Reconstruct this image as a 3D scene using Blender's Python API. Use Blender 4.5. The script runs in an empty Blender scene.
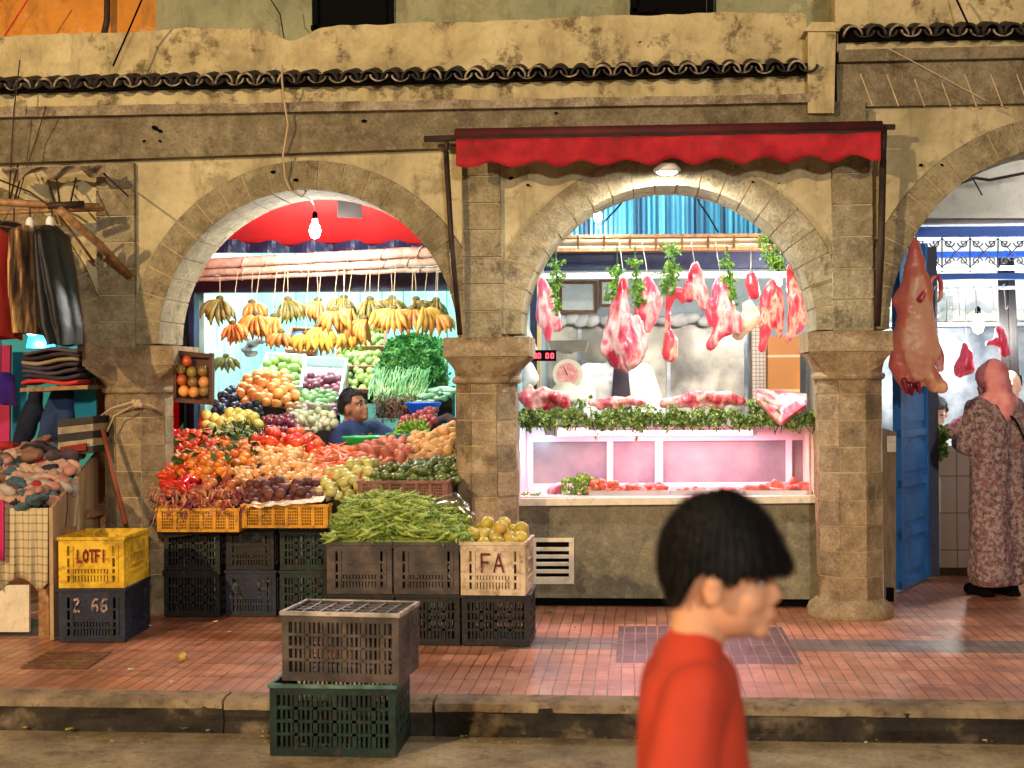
import bpy, bmesh, math, random
from mathutils import Vector, Matrix, Euler, noise
R = random.Random(7)
SC = bpy.context.scene
C = SC.collection
PI = math.pi
V = Vector

# ---------------------------------------------------------------- camera geometry
F = 1400.0
TH = math.atan(128 / F)
RO = math.radians(0.5)
CAM = V((0, 0, 1.53))
fwd = V((-math.sin(TH), math.cos(TH), 0))
rgt = V((math.cos(TH), math.sin(TH), 0))
upv = V((0, 0, 1))
rg2 = rgt * math.cos(RO) - upv * math.sin(RO)
up2 = rgt * math.sin(RO) + upv * math.cos(RO)


def ray(px, py):
    return fwd + rg2 * ((px - 512) / F) + up2 * ((384 - py) / F)


def U(px, py, Y):
    """point of the vertical plane y=Y (metres) that the photo shows at px,py"""
    d = ray(px, py)
    return CAM + d * (Y / d.y)


def G(px, py, z):
    """point of the level plane z that the photo shows at px,py"""
    d = ray(px, py)
    return CAM + d * ((z - CAM.z) / d.z)


def S(px, Y):
    return px * Y / F


# ---------------------------------------------------------------- colours and materials
def lin(c):
    return tuple(((v / 255) / 12.92 if v / 255 <= .04045 else ((v / 255 + .055) / 1.055) ** 2.4) for v in c)


class NT:
    def __init__(s, name):
        s.m = bpy.data.materials.new(name)
        s.m.use_nodes = True
        s.t = s.m.node_tree
        s.b = s.t.nodes['Principled BSDF']
        s.out = s.t.nodes['Material Output']

    def n(s, typ, **kw):
        o = s.t.nodes.new(typ)
        for k, v in kw.items():
            if k in o.inputs.keys() if hasattr(o.inputs, 'keys') else False:
                o.inputs[k].default_value = v
            else:
                setattr(o, k, v)
        return o

    def l(s, a, b):
        s.t.links.new(a, b)

    def val(s, sock, v):
        if hasattr(v, 'is_output') or isinstance(v, bpy.types.NodeSocket):
            s.l(v, sock)
        elif isinstance(v, (tuple, list)) and len(v) == 3 and sock.type == 'RGBA':
            sock.default_value = (*v, 1)
        else:
            sock.default_value = v

    def math(s, op, a, b=0.0, c=None):
        o = s.t.nodes.new('ShaderNodeMath')
        o.operation = op
        s.val(o.inputs[0], a)
        s.val(o.inputs[1], b)
        if c is not None:
            s.val(o.inputs[2], c)
        return o.outputs[0]

    def mix(s, f, a, b, bt='MIX'):
        o = s.t.nodes.new('ShaderNodeMix')
        o.data_type = 'RGBA'
        o.blend_type = bt
        s.val(o.inputs[0], f)
        s.val(o.inputs[6], a)
        s.val(o.inputs[7], b)
        return o.outputs[2]

    def coords(s, kind='Object', scale=(1, 1, 1), rot=(0, 0, 0)):
        tc = s.t.nodes.new('ShaderNodeTexCoord')
        mp = s.t.nodes.new('ShaderNodeMapping')
        mp.inputs['Scale'].default_value = scale
        mp.inputs['Rotation'].default_value = rot
        s.l(tc.outputs[kind], mp.inputs[0])
        return mp.outputs[0]

    def xyz(s, co):
        o = s.t.nodes.new('ShaderNodeSeparateXYZ')
        s.l(co, o.inputs[0])
        return o.outputs[0], o.outputs[1], o.outputs[2]

    def noise(s, co, scale, detail=5, rough=.6):
        o = s.t.nodes.new('ShaderNodeTexNoise')
        o.inputs['Scale'].default_value = scale
        o.inputs['Detail'].default_value = detail
        o.inputs['Roughness'].default_value = rough
        s.l(co, o.inputs['Vector'])
        return o.outputs[0]

    def voro(s, co, scale, out='Distance'):
        o = s.t.nodes.new('ShaderNodeTexVoronoi')
        o.inputs['Scale'].default_value = scale
        s.l(co, o.inputs['Vector'])
        return o.outputs[out]

    def ramp(s, f, stops):
        o = s.t.nodes.new('ShaderNodeValToRGB')
        cr = o.color_ramp
        while len(cr.elements) < len(stops):
            cr.elements.new(.5)
        for e, (p, c) in zip(cr.elements, stops):
            e.position = p
            e.color = (*c, 1) if len(c) == 3 else c
        s.l(f, o.inputs[0])
        return o.outputs[0]

    def step(s, f, a, b):
        """0 below a, 1 above b"""
        o = s.t.nodes.new('ShaderNodeMapRange')
        s.l(f, o.inputs[0])
        o.inputs[1].default_value = a
        o.inputs[2].default_value = b
        return o.outputs[0]

    def bump(s, h, strength=.3, dist=.01):
        o = s.t.nodes.new('ShaderNodeBump')
        o.inputs['Strength'].default_value = strength
        o.inputs['Distance'].default_value = dist
        s.l(h, o.inputs['Height'])
        s.l(o.outputs[0], s.b.inputs['Normal'])

    def base(s, c, rough=.6, metal=0, spec=.5):
        s.val(s.b.inputs['Base Color'], c)
        s.val(s.b.inputs['Roughness'], rough)
        s.b.inputs['Metallic'].default_value = metal
        s.b.inputs['Specular IOR Level'].default_value = spec
        return s.m


def mat(name, cols, scale=6, rough=.6, bump=0., bsc=40, metal=0, rand=0., spec=.4, stretch=(1, 1, 1), dirt=0., lo=.35, hi=.65, sss=0):
    """cols: sRGB 0-255 colours spread over a noise"""
    t = NT(name)
    co = t.coords('Object', stretch)
    if len(cols) > 1:
        f = t.noise(co, scale, 6)
        n = len(cols)
        col = t.ramp(f, [(lo + (hi - lo) * i / (n - 1), lin(c)) for i, c in enumerate(cols)])
    else:
        col = lin(cols[0])
    if dirt:
        d = t.step(t.noise(co, scale * 3.1, 8, .7), .52, .66)
        col = t.mix(t.math('MULTIPLY', d, dirt), col, lin((60, 48, 34)))
    if rand:
        oi = t.t.nodes.new('ShaderNodeObjectInfo')
        hs = t.t.nodes.new('ShaderNodeHueSaturation')
        t.val(hs.inputs['Color'], col)
        t.val(hs.inputs['Value'], t.math('MULTIPLY_ADD', oi.outputs['Random'], rand * 2, 1 - rand))
        r2 = t.math('FRACT', t.math('MULTIPLY', oi.outputs['Random'], 17.3))
        t.val(hs.inputs['Hue'], t.math('MULTIPLY_ADD', r2, rand * .12, .5 - rand * .06))
        col = hs.outputs[0]
    if bump:
        t.bump(t.noise(co, bsc, 6), bump, .01)
    t.base(col, rough, metal, spec)
    if sss:
        t.b.inputs['Subsurface Weight'].default_value = sss
        t.b.inputs['Subsurface Radius'].default_value = (.01, .004, .002)
    return t.m


def emis(name, col, strength):
    t = NT(name)
    e = t.n('ShaderNodeEmission')
    e.inputs[0].default_value = (*col, 1)
    e.inputs[1].default_value = strength
    t.l(e.outputs[0], t.out.inputs[0])
    return t.m


def clear(name, tint=(1, 1, 1), gloss=.08, rough=.03):
    t = NT(name)
    a = t.n('ShaderNodeBsdfTransparent')
    a.inputs[0].default_value = (*tint, 1)
    g = t.n('ShaderNodeBsdfGlossy')
    g.inputs['Roughness'].default_value = rough
    m = t.n('ShaderNodeMixShader')
    m.inputs[0].default_value = gloss
    t.l(a.outputs[0], m.inputs[1])
    t.l(g.outputs[0], m.inputs[2])
    t.l(m.outputs[0], t.out.inputs[0])
    return t.m


# ---------------------------------------------------------------- mesh builder
ORI = {}


def sphere_vf(c, r, rot=None, seg=14, rings=9):
    if not hasattr(r, '__len__'):
        r = (r, r, r)
    vs, fs = [], []
    vs.append(V((0, 0, r[2])))
    for i in range(1, rings):
        a = PI * i / rings
        for j in range(seg):
            b = 2 * PI * j / seg
            vs.append(V((r[0] * math.sin(a) * math.cos(b), r[1] * math.sin(a) * math.sin(b), r[2] * math.cos(a))))
    vs.append(V((0, 0, -r[2])))
    for j in range(seg):
        k = (j + 1) % seg
        fs.append((0, 1 + j, 1 + k))
        for i in range(rings - 2):
            a, b = 1 + i * seg, 1 + (i + 1) * seg
            fs.append((a + j, b + j, b + k, a + k))
        a = 1 + (rings - 2) * seg
        fs.append((a + j, len(vs) - 1, a + k))
    if rot is not None:
        m = rot if isinstance(rot, Matrix) else Euler(rot).to_matrix()
        vs = [m @ v for v in vs]
    c = V(c)
    return [v + c for v in vs], fs


def frame_of(d):
    d = d.normalized()
    a = V((0, 0, 1)) if abs(d.z) < .9 else V((1, 0, 0))
    x = d.cross(a).normalized()
    return x, x.cross(d).normalized(), d


def tube_vf(pts, rs, n=8, cap=True, round_ends=False, flat=1.0):
    pts = [V(p) for p in pts]
    if not hasattr(rs, '__len__'):
        rs = [rs] * len(pts)
    if round_ends:
        d0, d1 = (pts[0] - pts[1]).normalized(), (pts[-1] - pts[-2]).normalized()
        P, Q = [], []
        for a in (80, 50, 25):
            a = math.radians(a)
            P.append(pts[0] + d0 * rs[0] * math.sin(a))
            Q.append(rs[0] * math.cos(a))
        P += pts
        Q += list(rs)
        for a in (25, 50, 80):
            a = math.radians(a)
            P.append(pts[-1] + d1 * rs[-1] * math.sin(a))
            Q.append(rs[-1] * math.cos(a))
        pts, rs = P, Q
    vs, fs = [], []
    x = None
    for i, p in enumerate(pts):
        d = (pts[min(i + 1, len(pts) - 1)] - pts[max(i - 1, 0)])
        if d.length < 1e-9:
            d = V((0, 0, 1))
        d.normalize()
        if x is None:
            x, y, _ = frame_of(d)
        else:
            x = (x - d * x.dot(d))
            if x.length < 1e-6:
                x, y, _ = frame_of(d)
            x.normalize()
            y = x.cross(d).normalized()
        for j in range(n):
            a = 2 * PI * j / n
            vs.append(p + (x * math.cos(a) + y * math.sin(a) * flat) * rs[i])
    for i in range(len(pts) - 1):
        for j in range(n):
            k = (j + 1) % n
            fs.append((i * n + j, i * n + k, (i + 1) * n + k, (i + 1) * n + j))
    if cap:
        fs.append(tuple(range(n - 1, -1, -1)))
        fs.append(tuple(range((len(pts) - 1) * n, len(pts) * n)))
    return vs, fs


class MB:
    def __init__(s):
        s.v, s.f, s.mi = [], [], []

    def add(s, vf, m=0):
        o = len(s.v)
        s.v += [V(x) for x in vf[0]]
        for f in vf[1]:
            s.f.append(tuple(o + i for i in f))
            s.mi.append(m)
        return s

    def box(s, lo, hi, m=0, rot=None, c=None):
        x0, y0, z0 = lo
        x1, y1, z1 = hi
        vs = [V(p) for p in ((x0, y0, z0), (x1, y0, z0), (x1, y1, z0), (x0, y1, z0), (x0, y0, z1), (x1, y0, z1), (x1, y1, z1), (x0, y1, z1))]
        if rot is not None:
            cc = V(c) if c is not None else (vs[0] + vs[6]) / 2
            mm = Euler(rot).to_matrix()
            vs = [mm @ (v - cc) + cc for v in vs]
        return s.hexa(vs, m)

    def hexa(s, p, m=0):
        return s.add((p, [(0, 3, 2, 1), (4, 5, 6, 7), (0, 1, 5, 4), (1, 2, 6, 5), (2, 3, 7, 6), (3, 0, 4, 7)]), m)

    def slab(s, a, b, c, d, Y0, Y1, m=0):
        """a..d: (px,py) corners bottom-left, bottom-right, top-right, top-left at plane Y0, carried back to Y1"""
        f = [U(*q, Y0) for q in (a, b, c, d)]
        k = [V((p.x, Y1, p.z)) for p in f]
        return s.hexa([f[0], f[1], k[1], k[0], f[3], f[2], k[2], k[3]], m)

    def tube(s, pts, r, n=8, m=0, **k):
        return s.add(tube_vf(pts, r, n, **k), m)

    def cap(s, p0, r0, p1, r1, n=12, m=0):
        return s.add(tube_vf([p0, p1], [r0, r1], n, round_ends=True), m)

    def ball(s, c, r, rot=None, m=0, seg=14, rings=9):
        return s.add(sphere_vf(c, r, rot, seg, rings), m)

    def lathe(s, prof, c, n=24, m=0, closed=False):
        c = V(c)
        vs, fs = [], []
        for r, z in prof:
            for j in range(n):
                a = 2 * PI * j / n
                vs.append(c + V((r * math.cos(a), r * math.sin(a), z)))
        for i in range(len(prof) - 1):
            for j in range(n):
                k = (j + 1) % n
                fs.append((i * n + j, i * n + k, (i + 1) * n + k, (i + 1) * n + j))
        fs.append(tuple(range(n - 1, -1, -1)))
        fs.append(tuple(range((len(prof) - 1) * n, len(prof) * n)))
        return s.add((vs, fs), m)

    def prism(s, poly, y0, y1, m=0):
        """poly: (x,z) outline, given depth y0..y1"""
        n = len(poly)
        vs = [V((x, y0, z)) for x, z in poly] + [V((x, y1, z)) for x, z in poly]
        fs = [tuple(range(n)), tuple(range(2 * n - 1, n - 1, -1))]
        fs += [(i, i + n, (i + 1) % n + n, (i + 1) % n) for i in range(n)]
        return s.add((vs, fs), m)

    def sheet(s, fn, nu, nv, m=0, thick=None):
        vs = [V(fn(i / nu, j / nv)) for j in range(nv + 1) for i in range(nu + 1)]
        fs = [(j * (nu + 1) + i, j * (nu + 1) + i + 1, (j + 1) * (nu + 1) + i + 1, (j + 1) * (nu + 1) + i) for j in range(nv) for i in range(nu)]
        if thick:
            t = V(thick)
            n = len(vs)
            vs += [v + t for v in vs]
            fs += [tuple(n + i for i in reversed(f)) for f in fs]
            w = nu + 1
            for i in range(nu):
                fs.append((i + 1, i, i + n, i + 1 + n))
                a = nv * w
                fs.append((a + i, a + i + 1, a + i + 1 + n, a + i + n))
            for j in range(nv):
                fs.append((j * w, (j + 1) * w, (j + 1) * w + n, j * w + n))
                a = w - 1
                fs.append(((j + 1) * w + a, j * w + a, j * w + a + n, (j + 1) * w + a + n))
        return s.add((vs, fs), m)

    def mesh(s, name, mats, org=V((0, 0, 0)), smooth=False):
        me = bpy.data.meshes.new(name)
        me.from_pydata([tuple(v - org) for v in s.v], [], s.f)
        for m in (mats if isinstance(mats, (list, tuple)) else [mats]):
            me.materials.append(m)
        me.polygons.foreach_set('material_index', s.mi)
        if smooth:
            me.polygons.foreach_set('use_smooth', [True] * len(me.polygons))
        me.update()
        return me

    def build(s, name, mats, parent=None, smooth=False, org=None, fixn=True):
        if parent is not None:
            org = ORI.get(parent.name, V((0, 0, 0)))
        elif org is None:
            xs, ys, zs = [v.x for v in s.v], [v.y for v in s.v], [v.z for v in s.v]
            org = V(((min(xs) + max(xs)) / 2, (min(ys) + max(ys)) / 2, min(zs)))
        me = s.mesh(name, mats, V(org), smooth)
        if fixn:
            bm = bmesh.new()
            bm.from_mesh(me)
            bmesh.ops.recalc_face_normals(bm, faces=bm.faces)
            bm.to_mesh(me)
            bm.free()
        return link(name, me, parent, org)


def link(name, me, parent, org):
    o = bpy.data.objects.new(name, me)
    C.objects.link(o)
    if parent is not None:
        o.parent = parent
    else:
        o.location = org
    ORI[o.name] = V(org)
    return o


def tag(o, label=None, cat=None, group=None, kind=None):
    if label:
        o['label'] = label
    if cat:
        o['category'] = cat
    if group:
        o['group'] = group
    if kind:
        o['kind'] = kind
    return o


def thing(name, label, cat, loc, group=None):
    o = bpy.data.objects.new(name, None)
    o.empty_display_size = .05
    C.objects.link(o)
    o.location = loc
    ORI[o.name] = V(loc)
    return tag(o, label, cat, group)


def turn(o, rz, ry=0, rx=0):
    o.rotation_euler = (rx, ry, rz)
    return o


def dup(root, loc, rot=None, scale=None, label=None, group=None):
    kids = KIDS.get(root.name)
    if kids is None:
        kids = [k for k in C.objects if k.parent == root]
        KIDS[root.name] = kids
    r = root.copy()
    C.objects.link(r)
    r.location = loc
    if rot is not None:
        r.rotation_euler = rot
    if scale is not None:
        r.scale = (scale,) * 3 if not hasattr(scale, '__len__') else scale
    if label:
        r['label'] = label
    if group:
        r['group'] = group
    for k in kids:
        c = k.copy()
        C.objects.link(c)
        c.parent = r
    return r


KIDS = {}


def struct(o):
    o['kind'] = 'structure'
    return o


def remesh(name, mb, vox, mats, parent=None, org=None, smooth=4, amp=0, nsc=8, amp2=0, nsc2=30, sz=1):
    """fuse the builder's shapes into ONE continuous surface"""
    if org is None:
        org = ORI[parent.name] if parent is not None else None
    if org is None:
        zs = [v.z for v in mb.v]
        org = V((sum(v.x for v in mb.v) / len(mb.v), sum(v.y for v in mb.v) / len(mb.v), min(zs)))
    org = V(org)
    me = mb.mesh(name, mats, org)
    t = bpy.data.objects.new('tmp', me)
    wk = bpy.data.scenes.new('workbench')      # a scene of its own keeps the evaluation small
    wk.collection.objects.link(t)
    m = t.modifiers.new('r', 'REMESH')
    m.mode = 'VOXEL'
    m.voxel_size = vox
    if smooth:
        q = t.modifiers.new('s', 'SMOOTH')
        q.factor = .5
        q.iterations = smooth
    with bpy.context.temp_override(scene=wk, view_layer=wk.view_layers[0]):
        dg = bpy.context.evaluated_depsgraph_get()
        dg.update()
        me2 = bpy.data.meshes.new_from_object(t.evaluated_get(dg))
    me2.name = name
    bpy.data.objects.remove(t)
    bpy.data.meshes.remove(me)
    bpy.data.scenes.remove(wk)
    if amp or amp2:
        nl = [v.normal.copy() for v in me2.vertices]
        for v, nv in zip(me2.vertices, nl):
            w = V((v.co.x, v.co.y, v.co.z * sz))
            d = noise.noise(w * nsc + org) * amp
            if amp2:
                d += noise.noise(w * nsc2 + org) * amp2
            v.co += nv * d
    me2.materials.clear()
    for m in (mats if isinstance(mats, (list, tuple)) else [mats]):
        me2.materials.append(m)
    me2.polygons.foreach_set('use_smooth', [True] * len(me2.polygons))
    return link(name, me2, parent, org)


def pxchain(mb, chain, Y, dy=0., flat=None):
    """chain of (px,py,rpx[,dY]) -> overlapping capsules at distance Y"""
    P = [(U(c[0], c[1], Y + (c[3] if len(c) > 3 else 0) + dy), S(c[2], Y)) for c in chain]
    if len(P) == 1:
        mb.ball(P[0][0], P[0][1])
    for (a, ra), (b, rb) in zip(P, P[1:]):
        mb.cap(a, ra, b, rb)
    return mb


# strokes of hand-painted capitals on a 1 x 1.4 grid
GL = {'L': [[(0, 1.4), (0, 0), (.8, 0)]], 'O': [[(.45, 1.4), (.1, 1.1), (0, .7), (.1, .25), (.45, 0), (.8, .3), (.9, .7), (.8, 1.15), (.45, 1.4)]],
      'T': [[(0, 1.4), (.9, 1.4)], [(.45, 1.4), (.45, 0)]], 'F': [[(0, 0), (0, 1.4), (.8, 1.4)], [(0, .75), (.6, .75)]],
      'I': [[(.3, 0), (.3, 1.4)]], 'A': [[(0, 0), (.45, 1.4), (.95, 0)], [(.17, .5), (.75, .5)]],
      '6': [[(.8, 1.3), (.4, 1.35), (.1, .9), (0, .4), (.2, .05), (.6, 0), (.8, .3), (.7, .65), (.35, .7), (.05, .45)]],
      'Z': [[(0, 1.3), (.5, 1.4), (.6, 1.1), (.3, .7), (0, 0), (.4, .1), (.7, 0)]], 'D': [[(0, 0), (0, 1.4), (.5, 1.2), (.8, .7), (.5, .15), (0, 0)]],
      'N': [[(0, 0), (0, 1.4), (.8, 0), (.8, 1.4)]], ' ': []}


def letters(txt, h, w, sq=1.0):
    """polylines (x,z) of the text, height h, stroke w -> MB of flat strokes in plane y=0"""
    mb = MB()
    k = h / 1.4
    x = 0
    for ch in txt:
        for st in GL[ch]:
            for (a, b) in zip(st, st[1:]):
                p, q = V(((a[0] * k) + x, 0, a[1] * k)), V(((b[0] * k) + x, 0, b[1] * k))
                d = (q - p).normalized()
                n = V((-d.z, 0, d.x)) * w / 2
                p2, q2 = p - d * w * .4, q + d * w * .4
                mb.hexa([p2 - n, q2 - n, q2 - n + V((0, .002, 0)), p2 - n + V((0, .002, 0)), p2 + n, q2 + n, q2 + n + V((0, .002, 0)), p2 + n + V((0, .002, 0))])
        x += (1.25 if ch != 'I' else .75) * k
    for v in mb.v:
        v.x = (v.x - (x - .25 * k) / 2) * sq
    return mb
WORLD = .22
ST1 = 3900
ST2 = 3100
# ================================================================ materials of the setting
def plaster(name, cols, pit=.5, scale=1.6):
    t = NT(name)
    co = t.coords('Object')
    big = t.ramp(t.noise(co, scale, 7, .65), [(.34, lin(cols[0])), (.5, lin(cols[1])), (.66, lin(cols[2]))])
    fine = t.noise(co, 22, 7, .75)
    col = t.mix(t.math('MULTIPLY', t.step(fine, .5, .7), .35), big, lin((120, 112, 80)))
    st = t.coords('Object', (1, 1, .22))
    streak = t.step(t.noise(st, 5.5, 7, .7), .52, .72)
    col = t.mix(t.math('MULTIPLY', streak, .6), col, lin((92, 84, 62)))
    blot = t.step(t.noise(co, 3.3, 9, .74), .545, .615)
    col = t.mix(t.math('MULTIPLY', blot, pit), col, lin((84, 70, 50)))
    pale = t.step(t.noise(t.coords('Object', (1, 1, 1.3), (.3, .2, 1)), 4.4, 8, .7), .6, .66)
    col = t.mix(t.math('MULTIPLY', pale, .35), col, lin((205, 198, 165)))
    t.bump(t.math('ADD', fine, t.math('MULTIPLY', blot, -.6)), .5, .012)
    return t.base(col, .9, 0, .2)


def stone(name, cols, scale=2.2, pit=.6, bs=.7):
    t = NT(name)
    co = t.coords('Object')
    col = t.ramp(t.noise(co, scale, 7, .7), [(.33, lin(cols[0])), (.5, lin(cols[1])), (.67, lin(cols[2]))])
    f2 = t.noise(co, 60, 6, .8)
    f3 = t.noise(co, 11, 6, .75)
    col = t.mix(t.math('MULTIPLY', t.step(f3, .5, .72), .5), col, lin(tuple(min(255, c + 34) for c in cols[2])))
    col = t.mix(t.math('MULTIPLY', t.step(f3, .5, .3), .35), col, lin(tuple(c * .62 for c in cols[0])))
    col = t.mix(t.math('MULTIPLY', t.step(f2, .45, .7), .5), col, lin((58, 48, 36)))
    gr = t.step(t.noise(co, 5, 9, .75), .55, .63)
    col = t.mix(t.math('MULTIPLY', gr, pit), col, lin((66, 55, 42)))
    t.bump(t.math('ADD', f2, t.math('MULTIPLY', f3, 2.2)), bs, .02)
    return t.base(col, .88, 0, .25)


m_plaster = plaster('aged_yellow_plaster', [(150, 142, 110), (188, 178, 142), (206, 196, 158)], .45)
m_plaster2 = plaster('grey_green_plaster', [(128, 132, 106), (150, 154, 124), (165, 164, 128)], .22)
m_pstrip = plaster('scaling_plaster', [(154, 142, 108), (188, 175, 134), (206, 194, 152)], .8, 3)
m_orange = plaster('ochre_wall_paint', [(186, 122, 48), (206, 138, 56), (220, 156, 74)], .4)
m_stone = stone('brown_sandstone', [(126, 117, 92), (160, 150, 120), (184, 174, 142)])
m_stone2 = stone('weathered_cornice', [(122, 112, 90), (154, 143, 116), (184, 174, 146)], 1.6, .4, 1.0)
m_lip = stone('pale_highlit_ledge', [(128, 116, 96), (170, 156, 132), (204, 192, 168)], 4, .5, .8)  # whitish stone, with the lip's highlight put into the paler colour
m_stoneb = stone('pitted_column_stone', [(136, 119, 92), (170, 150, 118), (194, 174, 140)], 3.5, .45)
m_stonec = stone('dark_column_stone', [(116, 102, 80), (148, 132, 104), (174, 157, 126)], 3.5, .5)
m_mortar = mat('lime_mortar', [(170, 152, 118), (205, 188, 150)], 9, .9)
m_tiledk = mat('sooty_roof_tile', [(24, 22, 22), (40, 34, 30), (66, 54, 46)], 9, .7, .6, 40, lo=.4, hi=.7)
m_tilerim = mat('worn_tile_edge', [(60, 52, 46), (130, 118, 100), (176, 164, 142)], 18, .8, lo=.4, hi=.62)
m_black = mat('dark_void_paint', [(7, 7, 7)], 5, .9, spec=.1)
m_iron = mat('rusty_iron', [(30, 24, 22), (58, 40, 32)], 14, .6, .4)
m_wood = mat('weathered_wood', [(98, 66, 40), (142, 98, 60)], 6, .75, .4, 30, stretch=(8, 8, 1))
m_conc = stone('grey_counter_render', [(104, 102, 88), (130, 126, 106), (150, 142, 112)], 1.5, .45, .35)
m_cream = mat('cream_sill_paint', [(205, 196, 172), (225, 218, 196)], 7, .55, dirt=.3)
m_white = mat('white_paint', [(222, 224, 222), (236, 238, 236)], 5, .5, dirt=.12)
m_whitec = mat('limewashed_wall', [(206, 205, 196), (226, 226, 218)], 2.5, .85, .3, dirt=.25)
m_navy = mat('navy_frame_paint', [(20, 26, 52), (34, 44, 82)], 9, .5, .3, dirt=.4)
m_blue = mat('blue_door_paint', [(28, 92, 160), (44, 118, 190)], 4, .5, .25, dirt=.35)
m_blue2 = mat('bright_blue_paint', [(30, 84, 176), (40, 100, 196)], 4, .45, dirt=.1)
m_redw = mat('red_wall_paint', [(196, 22, 44), (214, 34, 56)], 3, .6, dirt=.12)
m_tarp = mat('red_tarpaulin', [(176, 22, 26), (200, 34, 34)], 2.2, .55, .4, 6)
m_steel = mat('scuffed_steel', [(128, 130, 126), (168, 168, 158), (198, 196, 182)], 2.3, .42, .15, 8, .75, dirt=.25)
m_steelb = mat('blue_grey_steel', [(104, 120, 136), (160, 174, 188), (206, 214, 222)], 2.6, .45, .15, 8, .6, dirt=.2)
m_string = mat('pale_string', [(190, 170, 140)], 9, .9)


def planks(name, cols, width, dirt=.3):
    t = NT(name)
    co = t.coords('Object')
    x, y, z = t.xyz(co)
    fx = t.math('FRACT', t.math('DIVIDE', t.math('ADD', x, 50), width))
    gap = t.math('LESS_THAN', fx, .05)
    idn = t.math('FLOOR', t.math('DIVIDE', t.math('ADD', x, 50), width))
    rnd = t.math('FRACT', t.math('MULTIPLY', t.math('SINE', t.math('MULTIPLY', idn, 12.9)), 437.5))
    base = t.mix(rnd, lin(cols[0]), lin(cols[1]))
    n = t.step(t.noise(t.coords('Object', (3, 3, .6)), 4, 8, .7), .52, .7)
    base = t.mix(t.math('MULTIPLY', n, dirt), base, lin((120, 130, 118)))
    col = t.mix(gap, base, lin((70, 96, 92)))
    t.bump(t.math('MULTIPLY', gap, -1), .6, .01)
    return t.base(col, .55, 0, .3)


m_teal = planks('pale_teal_boards', [(140, 208, 200), (168, 224, 214)], .19)


def tilewall(name, c1, c2, line, w, h, lw=.04, rough=.25, both=True):
    t = NT(name)
    x, y, z = t.xyz(t.coords('Object'))
    xx = t.math('ADD', x, y)
    fx = t.math('FRACT', t.math('DIVIDE', t.math('ADD', xx, 50), w))
    fz = t.math('FRACT', t.math('DIVIDE', t.math('ADD', z, 50), h))
    g = t.math('MAXIMUM', t.math('LESS_THAN', fx, lw), t.math('LESS_THAN', fz, lw * w / h))
    b = t.mix(t.noise(t.coords('Object'), 3, 5), lin(c1), lin(c2))
    t.bump(t.math('MULTIPLY', g, -1), .4, .004)
    return t.base(t.mix(g, b, lin(line)), rough, 0, .5)


m_wtile = tilewall('white_wall_tile', (212, 204, 192), (228, 222, 212), (160, 146, 130), .21, .26)
m_mesh = tilewall('pale_mesh_panel', (226, 214, 196), (236, 226, 210), (150, 130, 112), .03, .03, .16, .6)
m_otile = tilewall('orange_block', (176, 112, 52), (206, 138, 70), (222, 196, 160), .4, .27, .05, .6)


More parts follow.
